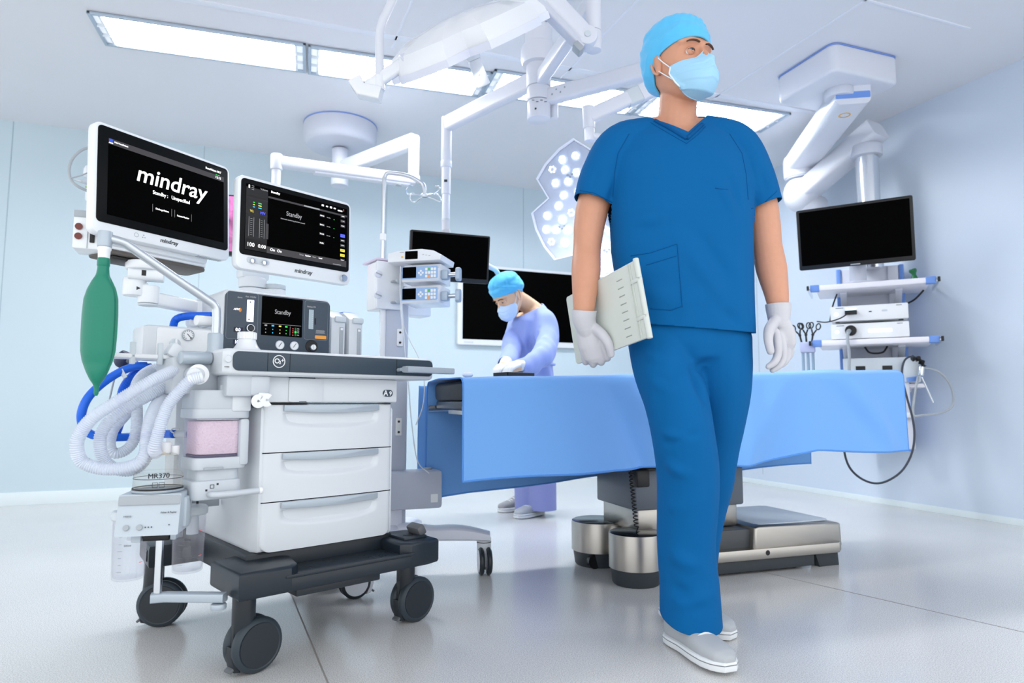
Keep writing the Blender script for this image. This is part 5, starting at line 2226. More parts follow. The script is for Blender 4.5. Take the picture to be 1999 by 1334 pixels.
mb.lathe([(.026, -.001), (.034, -.001), (.034, .002), (.026, .002)], mat('amber ring', (236, 176, 60), .4), TF(q, frame_from(V((0, 0, 1)) - dirv * dirv.z)), 28)
mb.done('end_trim', rp, world=True)
mb = MB()
el = a1 + dirv * .02
mb.cyl(el + V((0, 0, .05)), el + V((0, 0, -.12)), .115, EN, seg=36, bev=.02)
mb.cyl(el + V((0, 0, -.115)), el + V((0, 0, -.125)), .10, EN2, seg=36)
mb.sphere(el + V((0, 0, -.24)), (.125, .125, .14), EN, 28)
mb.cyl(el + V((.0, 0, -.30)), el + V((.16, .03, -.36)), .10, EN, seg=32, bev=.03)
mb.done('elbow', rp, world=True)
mb = MB()
b0_ = el + V((0, 0, -.25))
b1_ = at(1690, 275, 4.42)
b1_ = V((b1_.x, b1_.y, at(1690, 272, 4.42).z))
dv = (b1_ - b0_).normalized()
mb.bar([b0_ - dv * .04, b0_.lerp(b1_, .3), b1_, b1_ + dv * .10], .18, .14, EN, .03)
mb.done('lower_arm', rp, world=True)
mb = MB()
mb.bar([b1_ + dv * .085 + V((0, 0, -.01)), b1_ + dv * .1025 + V((0, 0, -.01))], .172, .038, BLUE_TRIM, .006)
q = b0_.lerp(b1_, .15) + V((-.1, .06, -.071))
mb.lathe([(.022, 0), (.030, 0), (.030, .003), (.022, .003)], mat('violet ring', (176, 130, 200), .4), TF(q + V((.10, -.06, 0))), 24)
mb.done('end_trim', rp, world=True)
mb = MB()
cb_ = V((b1_.x, b1_.y, 0))
mb.cyl(V((cb_.x, cb_.y, b1_.z - .05)), V((cb_.x, cb_.y, b1_.z - .13)), .10, EN2, seg=36, bev=.01)
mb.cyl(V((cb_.x, cb_.y, b1_.z - .12)), V((cb_.x, cb_.y, 1.62)), .072, mat('bright column', (222, 226, 232), .2, metal=.85), seg=36)
mb.done('column', rp, world=True)
SH = R(-28)
SC = V((cb_.x - .02, cb_.y + .0, 0))


def sx(x, y, z):
    return V((SC.x + x * math.cos(SH) - y * math.sin(SH), SC.y + x * math.sin(SH) + y * math.cos(SH), z))


def wbox(b, c, s, m, bev=.004):
    b.box(sx(*c), s, m, bev, rot=(0, 0, SH))


mb = MB()
wbox(mb, (0, .16, 1.02), (.40, .18, 1.25), EN2, .012)
wbox(mb, (-.19, .12, 1.02), (.03, .12, 1.25), BLUE_TRIM, .006)
wbox(mb, (.19, .12, 1.02), (.03, .12, 1.25), BLUE_TRIM, .006)
wbox(mb, (.14, .12, 1.02), (.06, .14, 1.24), EN, .006)
mb.done('service_tower', rp, world=True)
z1, z2, z3 = at(1670, 558, 4.2).z, at(1680, 668, 4.2).z, at(1690, 745, 4.2).z
SHELF = mat('shelf white', (238, 236, 242), .35)
for z in (z1, z2):
    b = MB()
    wbox(b, (0, -.10, z), (.64, .42, .036), SHELF, .008)
    o = b.done('shelf', rp, world=True)
    b = MB()
    for s in (-1, 1):
        b = MB()
        wbox(b, (s * .325, -.29, z), (.055, .05, .044), BLUE_TRIM, .006)
        b.done('corner_cap', o, world=True)
    for s in (-1, 1):
        b = MB()
        b.bar([sx(s * .365, -.32, z), sx(s * .365, .08, z)], .012, .028, CHROME, .002)
        b.bar([sx(s * .33, -.27, z), sx(s * .37, -.27, z)], .014, .014, CHROME, .003)
        wbox(b, (s * .365, -.325, z), (.014, .012, .030), BLACK, .002)
        b.done('side_rail', o, world=True)
    for s in (-.16, .16):
        b = MB()
        b.bar([sx(s, -.16, z - .02), sx(s, .06, z - .10)], .04, .02, EN, .004)
        b.done('bracket', o, world=True)
b = MB()
b.tube(spline([sx(-.20, -.12, z1 - .02), sx(-.23, -.10, z1 - .10), sx(-.25, -.10, z1 - .20)], 6), .005, BLACK, 8)
b.tube(spline([sx(.30, -.1, z1 - .03), sx(.24, -.08, z1 - .09), sx(.16, -.06, z1 - .12)], 6), .006, BLACK, 8)
b.tube(spline([sx(-.05, -.1, z2 - .02), sx(-.02, -.12, z2 - .06), sx(.05, -.12, z2 - .06), sx(.08, -.1, z2 - .02)], 6), .006, BLACK, 8)
b.done('cabling', rp, world=True)
# monitor on the top shelf
rm = thing('shelf_monitor', 'black flat monitor standing on the top shelf by the right wall', 'monitor')
k_ = 4.1 / 3.433
place(rm, V((0, 0, CAMH)) + (V((1.809, 3.433, 1.603)) - V((0, 0, CAMH))) * k_, (R(9.7), 0, R(-31.3)))
w, h = .55 * k_, .33 * k_
mb = MB()
mb.plate(w, h, .04, .012, BLACK, front(0, .04, 0), .005)
mb.done('frame', rm)
mb = MB()
mb.plate(w - .035, h - .045, .002, .002, SCREEN, front(0, -.0008, .006))
mb.done('display', rm)
mb = MB()
mb.box((0, -.0012, -h / 2 + .010), (.055, .001, .007), G_MID)
mb.done('maker_plate', rm)
mb = MB()
sb = rm.location
mb.cyl(V((sb.x + .10, sb.y + .16, sb.z - .1)), V((sb.x + .10, sb.y + .16, z1 + .02)), .05, EN2, seg=24)
mb.cyl(V((sb.x + .10, sb.y + .16, z1 + .030)), V((sb.x + .10, sb.y + .16, z1 + .018)), .09, EN2, seg=28, bev=.003)
mb.done('stand', rm, world=True)
# stacked units
for i, (zz0, lab) in enumerate(((z2 + .019 + .116, 'white camera unit with a black plug in front, upper of the stacked boxes'), (z2 + .019, 'white light source with round black socket, under the camera unit'))):
    u_ = thing('endoscopy_unit', lab, 'medical device', sx(-.02, -.27, zz0), SH, 'stacked white units on the pendant shelf')
    mb = MB()
    mb.box((0, .16, .055), (.44, .32, .098), W_PLASTIC, .006)
    for a, c in ((-.18, .05), (.18, .05), (-.18, .27), (.18, .27)):
        mb.cyl((a, c, .008), (a, c, 0), .014, BLACK, seg=14)
    mb.done('housing', u_)
    mb = MB()
    mb.lathe([(0, .003), (.010, .003), (.012, 0), (0, 0)], lamp_mat('cyan pilot light', (200, 240, 250), 1.0), front(-.185, -.0005, .052), 20)
    mb.done('power_button', u_)
    mb = MB()
    if i == 0:
        mb.plate(.07, .026, .03, .004, BLACK, front(-.10, -.0005, .058), .003)
        mb.box((-.10, -.001, .083), (.06, .002, .012), lamp_mat('cyan pilot light', (200, 240, 250), 1.0))
        mb.box((.01, -.002, .06), (.016, .004, .006), BLACK)
        mb.box((.09, -.001, .062), (.03, .002, .012), G_LIGHT)
        mb.tube(spline([V((-.11, -.03, .058)), V((-.16, -.06, .02)), V((-.24, -.05, .0)), V((-.30, -.03, .01))], 6), .004, BLACK, 8)
    else:
        mb.cyl((-.105, 0, .058), (-.105, -.02, .058), .034, BLACK, seg=28, bev=.004)
        mb.cyl((-.115, -.02, .055), (-.12, -.05, .045), .014, G_MID, seg=16)
        mb.tube(spline([V((-.12, -.05, .045)), V((-.125, -.06, .0)), V((-.12, -.055, -.10)), V((-.125, -.05, -.22))], 6), .009, G_MID, 10)
        mb.plate(.13, .020, .002, .002, lamp_mat('white status bar', (225, 240, 250), 1.0), front(.06, -.0005, .052))
    mb.done('connector', u_)
    mb = MB()
    mb.box((-.165, -.0008, .092), (.045, .001, .004), INK)
    mb.box((.17, -.0008, .092), (.03, .001, .004), INK)
    mb.done('front_print', u_)
lu = thing('insufflator', 'pale grey unit with two dark windows under the lower pendant shelf', 'medical device', sx(.02, -.24, z2 - .27), SH)
mb = MB()
mb.box((0, .15, .09), (.40, .30, .16), G_LIGHT, .006)
mb.done('housing', lu)
mb = MB()
for x in (-.10, .05):
    mb.plate(.055, .026, .003, .002, BLACK, front(x, -.0005, .105))
mb.cyl((.14, 0, .105), (.14, -.012, .105), .014, BLACK, seg=20)
mb.done('front_windows', lu)
b = MB()
wbox(b, (.02, -.09, z2 - .28), (.50, .36, .025), SHELF, .006)
b.done('lower_tray', rp, world=True)
# forceps holder
fh = thing('forceps_holder', 'lilac tube rack on the shelf corner next to the man\'s hanging hand', 'holder', sx(-.385, -.25, z2 - .02), SH)
mb = MB()
mb.box((0, 0, .0), (.09, .06, .07), mat('lilac holder', (190, 196, 228), .4), .008)
for x in (-.03, .0, .03):
    mb.cyl((x, 0, -.03), (x, 0, -.30), .009, mat('blue-grey tube', (150, 176, 200), .3, alpha=.8), seg=14)
mb.done('rack', fh)
for k2, (x, tilt, lab) in enumerate(((-.03, -.30, 'black ring-handled forceps leaning left in the lilac rack'), (-.005, -.05, 'black ring-handled forceps standing upright in the lilac rack'), (.022, .25, 'black ring-handled forceps leaning right in the lilac rack'))):
    f = thing('forceps', lab, 'forceps', sx(-.385 + x, -.25, z2 - .02 + .035), SH, 'forceps in the rack')
    mb = MB()
    d = V((math.sin(tilt), -.1, math.cos(tilt)))
    s_ = V((math.cos(tilt), 0, -math.sin(tilt)))
    mb.tube([V((0, 0, -.03)), d * .05], .006, BLACK, 10)
    for q in (-1, 1):
        mb.tube([d * .05, d * .085 + s_ * q * .015], .005, BLACK, 8)
        c = d * .108 + s_ * q * .022
        mb.tube([c + d * (.020 * math.cos(a)) + s_ * (.013 * math.sin(a)) for a in [2 * PI * i / 18 for i in range(18)]], .004, BLACK, 8, cyclic=True)
    mb.sphere(d * .05, .010, BLACK, 10)
    mb.done('handle', f)
# green connector behind the screen
mb = MB()
q = sx(.245, -.06, z1 + .12)
mb.tube(spline([q, q + V((.01, 0, -.04)), q + V((.012, 0, -.10))], 5), [.018 + .006 * math.sin(i) for i in range(11)], mat('dark green hose', (26, 110, 62), .4), 14)
props(mb.done('gas_plug'), 'dark green gas plug standing on the top shelf end', 'plug')
# camera head and light cable hanging at the right of the tower
cx0 = 1798
hk = thing('camera_head', 'black endoscope camera head with looped cable hung at the outer side of the tower', 'camera', at(1796, 712, 4.0))
mb = MB()
mb.tube(spline([at(x, y, 4.0) for x, y in ((1780, 700), (1790, 700), (1798, 706), (1803, 716))], 5), [.014 + .006 * math.sin(i * 1.3) for i in range(16)], BLACK, 14)
mb.cyl(at(1799, 716, 4.0), at(1797, 734, 4.0), .018, CHROME, seg=18, bev=.003)
mb.done('head', hk, world=True)
mb = MB()
mb.tube(spline([at(x, y, Y) for x, y, Y in ((1804, 718, 4.0), (1830, 725, 4.0), (1851, 745, 4.0), (1861, 772, 4.0), (1857, 795, 4.0), (1835, 807, 4.0), (1800, 811, 4.0), (1783, 809, 4.02), (1786, 770, 4.02), (1792, 736, 4.02))], 8), .0065, G_MID, 10)
mb.done('light_cable', hk, world=True)
mb = MB()
mb.tube(spline([at(x, y, Y) for x, y, Y in ((1790, 699, 4.0), (1775, 697, 3.98), (1764, 708, 3.96), (1761, 735, 3.95), (1770, 775, 3.94), (1781, 815, 3.9), (1785, 850, 3.86), (1780, 885, 3.83), (1762, 918, 3.8), (1735, 938, 3.78), (1708, 944, 3.76), (1680, 934, 3.74), (1658, 912, 3.73), (1648, 880, 3.73), (1648, 840, 3.74))], 8), .006, mat('dark cable', (52, 58, 70), .45), 10)
mb.done('video_cable', hk, world=True)
mb = MB()
mb.tube([at(1799, 736, 3.98), at(1822, 786, 3.98)], .0055, CHROME, 10)
mb.done('telescope', hk, world=True)
b = MB()
b.box(at(1780, 725, 4.08), (.09, .06, .14), G_LIGHT, .01, rot=(0, 0, SH))
b.bar([at(1772, 742, 4.05), at(1800, 738, 4.05)], .02, .03, BLUE_TRIM, .004)
b.box(at(1762, 780, 4.12), (.08, .06, .22), EN, .008, rot=(0, 0, SH))
b.box(at(1769, 845, 4.12), (.09, .07, .20), EN2, .008, rot=(0, 0, SH))
b.box(at(1766, 811, 4.08), (.09, .06, .03), W_GLOSS, .006, rot=(0, 0, SH))
b.bar([sx(.20, .10, 1.0), at(1770, 760, 4.16)], .05, .05, EN2, .006)
b.done('outer_socket_bar', rp, world=True)
# ------------------------------------------------------------------ people
SKIN = mat('skin', (206, 150, 122), 0.48, sss=.15, mottle=.05, mscale=60, bump=.05, bscale=260)
SKIN2 = mat('light skin', (226, 184, 150), 0.48, sss=.15, mottle=.04, mscale=60)
SCRUB = mat('petrol blue scrub cloth', (0, 92, 152), 0.85, spec=.2, bump=.10, bscale=700)
SCRUB_T = mat('petrol blue scrub trim', (0, 80, 138), 0.85, spec=.2)
CAPM = mat('sky blue cap fleece', (86, 188, 236), 0.75, sheen=.2, bump=.15, bscale=300, mottle=.06, mscale=9)
MASKM = mat('pale blue mask', (160, 208, 236), 0.75, bump=.08, bscale=400)
MASKW = mat('mask white edge', (226, 238, 246), 0.7)
GLOVE = mat('grey-white latex glove', (198, 198, 204), 0.42, bump=.06, bscale=240)
GLOVE2 = mat('white latex glove', (226, 228, 230), 0.42)
SHOE = mat('grey-white canvas shoe', (176, 180, 184), 0.6, bump=.1, bscale=300)
SOLE = mat('white rubber sole', (228, 231, 233), 0.5)
BROW = mat('brown brow', (88, 60, 46), .7)
EYEW = mat('eye white', (226, 224, 222), .25)
IRIS = mat('grey-blue iris', (84, 108, 130), .2)
PUPIL = mat('pupil', (8, 8, 10), .15)


def loft(b, secs, m, seg=28):
    """Closed skin through cross-sections (centre, half-axis vector a, half-axis vector b, squareness)."""
    t = bmesh.new()
    rings = []
    for s in secs:
        c, a, d = V(s[0]), V(s[1]), V(s[2])
        e = s[3] if len(s) > 3 else 1.0
        ring = []
        for k2 in range(seg):
            an = 2 * PI * k2 / seg
            ca, sa = math.cos(an), math.sin(an)
            ring.append(t.verts.new(c + a * math.copysign(abs(ca) ** e, ca) + d * math.copysign(abs(sa) ** e, sa)))
        rings.append(ring)
    for A_, B__ in zip(rings, rings[1:]):
        for k2 in range(seg):
            t.faces.new((A_[k2], A_[(k2 + 1) % seg], B__[(k2 + 1) % seg], B__[k2]))
    t.faces.new(list(reversed(rings[0])))
    t.faces.new(rings[-1])
    bmesh.ops.recalc_face_normals(t, faces=t.faces)
    b.add(t, m)


def limb(b, pts, rad, m, ratio=1.0, flat_axis=None, n=6, seg=20):
    """Tapered rounded limb through joints; ratio squashes it along flat_axis."""
    P = spline(pts, n)
    N = len(P)
    rr = [float(np.interp(i / n, range(len(rad)), rad)) for i in range(N)]
    # smooth radii
    for _ in range(2):
        rr = [rr[0]] + [(rr[i - 1] + 2 * rr[i] + rr[i + 1]) / 4 for i in range(1, N - 1)] + [rr[-1]]
    # hemispherical ends
    d0 = (P[0] - P[1]).normalized()
    d1 = (P[-1] - P[-2]).normalized()
    pre = [(P[0] + d0 * rr[0] * math.sin(a), rr[0] * math.cos(a)) for a in (R(80), R(55), R(30))]
    post = [(P[-1] + d1 * rr[-1] * math.sin(a), rr[-1] * math.cos(a)) for a in (R(30), R(55), R(80))]
    seq = pre + list(zip(P, rr)) + post
    t = bmesh.new()
    rings = []
    M_ = len(seq)
    u = None
    for i in range(M_):
        d = (seq[min(i + 1, M_ - 1)][0] - seq[max(i - 1, 0)][0]).normalized()
        if flat_axis is not None:
            w = V(flat_axis) - d * V(flat_axis).dot(d)
            w.normalize()
            u = d.cross(w)
        else:
            if u is None:
                u = frame_from(d).col[0].copy()
            u = (u - d * u.dot(d)).normalized()
            w = d.cross(u)
        c, r_ = seq[i]
        rings.append([t.verts.new(c + u * math.cos(2 * PI * k2 / seg) * r_ + w * math.sin(2 * PI * k2 / seg) * r_ * ratio) for k2 in range(seg)])
    for A_, B__ in zip(rings, rings[1:]):
        for k2 in range(seg):
            t.faces.new((A_[k2], A_[(k2 + 1) % seg], B__[(k2 + 1) % seg], B__[k2]))
    t.faces.new(list(reversed(rings[0])))
    t.faces.new(rings[-1])
    bmesh.ops.recalc_face_normals(t, faces=t.faces)
    b.add(t, m)


def fuse(b, voxel, smooth=4, disp=None, keep=None):
    """Melt the overlapping closed shells of a builder into one continuous surface."""
    me = bpy.data.meshes.new('fuse')
    b.bm.to_mesh(me)
    o = bpy.data.objects.new('fuse', me)
    COL.objects.link(o)
    q = o.modifiers.new('Remesh', 'REMESH')
    q.mode = 'VOXEL'
    q.voxel_size = voxel
    dg = bpy.context.evaluated_depsgraph_get()
    ev = o.evaluated_get(dg)
    m2 = bpy.data.meshes.new_from_object(ev)
    bpy.data.objects.remove(o)
    bpy.data.meshes.remove(me)
    t = bmesh.new()
    t.from_mesh(m2)
    bpy.data.meshes.remove(m2)
    for f in t.faces:
        f.material_index = 0
    for _ in range(smooth):
        bmesh.ops.smooth_vert(t, verts=t.verts, factor=0.5, use_axis_x=True, use_axis_y=True, use_axis_z=True)
    t.normal_update()
    if disp:
        mv = [(v, v.normal.copy() * disp(v.co, v.normal)) for v in t.verts]
        for v, d in mv:
            v.co += d
    b.bm.free()
    b.bm = t
    return b


def cut(b, co, no):
    """Trim away everything on the far side of a plane."""
    g = list(b.bm.verts) + list(b.bm.edges) + list(b.bm.faces)
    bmesh.ops.bisect_plane(b.bm, geom=g, plane_co=co, plane_no=no, clear_outer=True, dist=1e-5)


def cut_local(b, co, no, near):
    """Like cut(), for the part of the mesh where near(co) holds."""
    fs = [f for f in b.bm.faces if near(f.calc_center_median())]
    g = set(fs)
    for f in fs:
        g.update(f.edges)
        g.update(f.verts)
    bmesh.ops.bisect_plane(b.bm, geom=list(g), plane_co=co, plane_no=no, clear_outer=False, dist=1e-5)
    co, no = V(co), V(no)
    kill = [f for f in b.bm.faces if near(f.calc_center_median()) and (f.calc_center_median() - co).dot(no) > 0]
    bmesh.ops.delete(b.bm, geom=kill, context='FACES')


def nz(co, sx_, sy_, sz_, o=0.0):
    return noise.noise(V((co.x * sx_ + o, co.y * sy_ + o * .7, co.z * sz_ - o * 1.3)))


def crease(co, p, q, w, amp):
    """A soft ridge (amp > 0) or groove along the segment p-q."""
    p, q = V(p), V(q)
    d = q - p
    t = max(0, min(1, (co - p).dot(d) / d.length_squared))
    r_ = (co - (p + d * t)).length
    return amp * math.exp(-(r_ / w) ** 2) * math.sin(PI * max(.08, min(.92, t)))


HEAD_S = [(.118, -.020, .016, .020), (.111, -.055, .045, .045), (.095, -.080, .070, .062), (.07, -.092, .086, .073), (.04, -.097, .094, .077), (.022, -.097, .0955, .0775),
          (.002, -.094, .089, .0765), (-.015, -.091, .088, .0755), (-.04, -.080, .091, .072), (-.065, -.060, .092, .067), (-.09, -.035, .092, .058), (-.110, -.008, .090, .046), (-.124, .030, .080, .028)]
_hz = [s[0] for s in HEAD_S][::-1]


def head_ext(z):
    f = lambda i: float(np.interp(z, _hz, [s[i] for s in HEAD_S][::-1]))
    return f(1), f(2), f(3)


def head_frame(c, yaw, tilt, roll=0.0):
    """4x4 of a head looking along local +y; yaw 0 faces the camera (-Y), positive turns to the person's left."""
    return M.Translation(V(c)) @ M.Rotation(PI + yaw, 4, 'Z') @ M.Rotation(tilt, 4, 'X') @ M.Rotation(roll, 4, 'Y')


def head_shells(b, H, sc, m):
    secs = []
    for z, yb, yf, hw in HEAD_S:
        secs.append((H @ (V((0, (yb + yf) / 2, z)) * sc), H.to_3x3() @ (V((hw, 0, 0)) * sc), H.to_3x3() @ (V((0, (yf - yb) / 2, 0)) * sc), .92))
    loft(b, secs, m, 36)
    limb(b, [H @ (V(p) * sc) for p in ((0, .088, .012), (0, .100, -.015), (0, .112, -.040))], [.008 * sc, .010 * sc, .014 * sc], m, seg=14)
    for s in (-1, 1):
        limb(b, [H @ (V((s * .058, .070, .024)) * sc), H @ (V((s * .032, .090, .026)) * sc), H @ (V((s * .010, .094, .020)) * sc)], [.007 * sc, .009 * sc, .007 * sc], m, seg=12)


def head_disp(H, sc):
    Hi = H.inverted()
    E_ = [V((s * .032, .090, -.003)) for s in (-1, 1)]

    def f(co, no):
        p = (Hi @ co) / sc
        if p.z < -.2 or p.length > .2:
            return 0.0
        d = 0.0
        for e_ in E_:
            q = p - e_
            d -= .0085 * math.exp(-((q.x / .016) ** 2 + (q.z / .010) ** 2)) if p.y > .04 else 0
        return d * sc
    return f


def head_parts(parent, H, sc, skin, look=0.0, brow=BROW, hair=None):
    for s in (-1, 1):
        # ear
        b = MB()
        c = V((s * .0765, -.008, -.010))
        lp_ = [c + V((s * (.006 + .008 * math.sin(a * .5) ** 2), -.004 - .017 * math.cos(a - .5) * (1 if True else 0), .030 * math.sin(a) - .002)) for a in [R(-85 + 190 * i / 14) for i in range(15)]]
        b.tube([H @ (p * sc) for p in lp_], [.0035 * sc + .0012 * sc * math.sin(PI * i / 14) for i in range(15)], skin, 10)
        loft(b, [(H @ ((c + V((s * .001, .002 - .002, z))) * sc), H.to_3x3() @ (V((.0085 + .002 * (z > 0), 0, 0)) * sc), H.to_3x3() @ (V((s * .0, w_, 0)) * sc)) for z, w_ in ((-.030, .005), (-.022, .009), (-.008, .012), (.010, .016), (.022, .014), (.029, .006))], skin, 16)
        b.done('ear', parent, world=True, smooth=180)
        e_ = MB()
        ec = V((s * .032, .0775, -.004))
        EM = H @ TF(ec * sc, Euler((-.10, 0, -look))) @ M.Scale(sc, 4)
        e_.sphere((0, 0, 0), .0125, EYEW, 20, EM)
        e_.lathe([(.0068, 0.0108), (.0064, .0119), (.003, .0126), (0, .0127)], IRIS, EM @ TF((0, 0, 0), (-PI / 2, 0, 0)), 20)
        e_.lathe([(.0028, .0125), (.0026, .0129), (0, .0130)], PUPIL, EM @ TF((0, 0, 0), (-PI / 2, 0, 0)), 16)
        ob = e_.done('eye', parent, world=True, smooth=180)
        e_ = MB()
        LM = H @ TF(ec * sc) @ M.Scale(sc, 4)

        def lid(u, v, up):
            az = R(-88 + 176 * u)
            o_ = max(0.0, 1 - (az / R(56)) ** 2)
            lo = (R(13) * o_ + R(3) * s * az if up else -R(17) * o_ + R(3) * s * az)
            el = lo + ((R(86) if up else -R(86)) - lo) * v
            rr = .0132 + .0010 * math.exp(-(v / .12) ** 2)
            return LM @ V((rr * math.sin(az) * math.cos(el), rr * math.cos(az) * math.cos(el), rr * math.sin(el)))
        e_.grid(lambda u, v: lid(u, v, True), 24, 12, skin)
        e_.grid(lambda u, v: lid(u, v, False), 24, 12, skin)
        e_.tube([lid(i / 24, 0, True) for i in range(3, 22)], .0006 * sc, BROW, 6)
        e_.done('eyelid', ob, world=True, smooth=180)
        e_ = MB()
        pts = [H @ ((V((s * x, .1015 - 7.5 * max(0, x - .012) ** 2, z))) * sc) for x, z in ((.013, .0165), (.022, .0195), (.034, .0205), (.045, .019), (.052, .016))]
        e_.tube(spline(pts, 4), [.0042 * sc * (1 - .5 * abs(i / 16 - .35)) for i in range(17)], brow, 8, flat=.6)
        e_.done('eyebrow', parent, world=True, smooth=180)


def cap_mesh(parent, H, sc, zb_fn, puff=.012, tail=True, seed=0.0):
    b = MB()

    def f(u, v):
        ph = 2 * PI * u           # 0 at the face, pi at the nape
        zb = zb_fn(ph)
        zt = .118 + puff + .018
        a = v * PI / 2
        z = zb + (zt - zb) * math.sin(a) ** 1.0
        if v > .72:
            z = zb + (zt - zb) * (math.sin(.72 * PI / 2) + (1 - math.sin(.72 * PI / 2)) * math.sin((v - .72) / .28 * PI / 2))
        zq = min(z, .1)
        yb, yf, hw = head_ext(min(.118, max(-.07, z * .93)))
        if z > .09:
            s_ = max(0.0, 1 - ((z - .09) / (zt - .09)) ** 2.2) ** .5
            yb, yf, hw = head_ext(.0837)
            yb, yf, hw = yb * s_, yf * s_, hw * s_
            pf = puff * s_
        else:
            pf = puff * min(1, .30 + (z - zb) / .04)
        back = .5 - .5 * math.cos(ph)
        pf2 = pf * (1 + .9 * back * (1 if z > zb + .01 else .4))
        c = (yb + yf) / 2
        x = (hw + pf2) * math.sin(ph)
        y = c + ((yf - yb) / 2 + pf2) * math.cos(ph)
        p = V((x, y, z))
        w = max(0, min(1, (z - zb) / .03)) * (0 if v > .97 else 1)
        n = noise.noise(V((ph * 1.9 + seed, z * 14, 1.1 + seed))) * .004 + noise.noise(V((math.sin(ph) * 6 + z * 30, math.cos(ph) * 5, z * 12 + seed))) * .0022
        # gathers running back from the temple
        n += .0014 * math.sin(z * 150 + 5 * math.cos(ph)) * math.exp(-((abs(ph - PI) - 1.15) / .5) ** 2)
        az_ = math.atan2(math.sin(ph), math.cos(ph))
        for pa, za, pb, zb2, am, wd in ((-1.95, .0, -.55, .088, .0042, .0065), (-1.75, -.005, -.75, .062, -.0034, .006), (-2.05, .02, -1.0, .105, -.0034, .007), (-1.85, .045, -.2, .115, .003, .006),
                                       (1.95, .0, .55, .088, .0042, .0065), (1.75, -.005, .75, .062, -.0034, .006), (-2.5, -.03, -1.9, .06, .003, .007)):
            tt = max(0, min(1, ((az_ - pa) * (pb - pa) * .0064 + (z - za) * (zb2 - za)) / ((pb - pa) ** 2 * .0064 + (zb2 - za) ** 2)))
            dq = math.hypot((az_ - pa - (pb - pa) * tt) * .08, z - za - (zb2 - za) * tt)
            n += am * math.exp(-(dq / wd) ** 2) * math.sin(PI * max(.1, min(.9, tt)))
        r_ = V((x, y - c, 0))
        if r_.length > 1e-5:
            p += r_.normalized() * n * w
        p.z += n * w * .6
        return H @ (p * sc)
    b.grid(f, 150, 60, CAPM, close_u=True)
    bmesh.ops.holes_fill(b.bm, edges=[e for e in b.bm.edges if e.is_boundary and (e.verts[0].co - H @ (V((0, 0, .14)) * sc)).length < .06 * sc])
    pts = [f(i / 90, 0) for i in range(90)]
    b.tube(pts, .0028 * sc, CAPM, 8, cyclic=True)
    o = b.done('surgical_cap', parent, world=True, smooth=180, solid=.0015)
    if tail:
        b = MB()
        c = V((-.066, -.086, .012))
        loft(b, [(H @ ((c + d) * sc), H.to_3x3() @ V((a1_ * sc, 0, 0)), H.to_3x3() @ V((0, 0, a2_ * sc))) for d, a1_, a2_ in ((V((.02, .02, .005)), .014, .02), (V((0, 0, 0)), .014, .016), (V((-.012, -.016, -.006)), .006, .007), (V((-.016, -.024, -.012)), .002, .002))], CAPM, 14)
        b.done('cap_tie', o, world=True, smooth=180)
    return o


def mask_mesh(parent, H, sc, m=MASKM):
    b = MB()

    def f(u, v):
        s = 2 * u - 1
        t = v                                  # 0 under the chin .. 1 across the nose
        x = .0735 * math.sin(s * 1.25) / math.sin(1.25) * (1 - .30 * (1 - t) ** 2.5)
        zt = -.033 + .022 * math.exp(-(x / .017) ** 2)
        t2 = max(0.0, (t - .16) / .84)
        und = max(0.0, 1 - t / .16)
        z = -.133 + (zt + .133) * t2 + .034 * (1 - t) * s * s - .006 * t * s * s
        yb, yf, hw = head_ext(max(-.108, min(z, 0)))
        c = (yb + yf) / 2
        yface = c + (yf - yb) / 2 * math.sqrt(max(.02, 1 - (x / (hw + .005)) ** 2))
        nose = float(np.interp(z, [-.075, -.055, -.042, -.010, .0], [0, .018, .030, .012, .006])) * math.exp(-(x / .014) ** 2)
        tent = .030 * math.sin(PI * min(1, .12 + t2 * .88)) ** .7 * (1 - abs(s) ** 2.4)
        y = max(yface + nose + .0045, yface + .004 + tent + nose * .5)
        if z < -.108:
            y -= (-.108 - z) * .55
        y -= .048 * und * (1 - s * s) ** .5
        pl = 0
        for zp, am in ((.36, .0022), (.58, .0026), (.76, .0026)):
            q = (t - zp - .03 * s * s) / .030
            pl += am * (math.tanh(q * 2.2) * math.exp(-q * q * .35)) * (1 - s ** 4)
        n = .0018 * noise.noise(V((s * 3.2, t * 4.5, 3.3)))
        return H @ (V((x, y + pl + n, z)) * sc)
    b.grid(f, 60, 56, m)
    b.tube([f(i / 40, 1.0) for i in range(41)], .0016 * sc, m, 6)
    b.tube([f(i / 40, 0.0) for i in range(41)], .0016 * sc, m, 6)
    for uu in (0.0, 1.0):
        b.tube([f(uu, j / 20) for j in range(21)], .0020 * sc, MASKW, 6)
    o = b.done('face_mask', parent, world=True, smooth=180, solid=.0016)
    for s, uu in ((-1, 0.0), (1, 1.0)):
        for vv, ez in ((.97, .016), (.05, -.032)):
            c = MB()
            p0_ = H.inverted() @ f(uu, vv) / sc
            p1_ = V((s * .083, -.004, ez))
            mid = p0_.lerp(p1_, .5) + V((s * .006, 0, 0))
            c.tube([H @ (q * sc) for q in spline([p0_, mid, p1_], 5)], .0016 * sc, MASKW, 8)
            c.done('ear_loop', o, world=True, smooth=180)
    return o


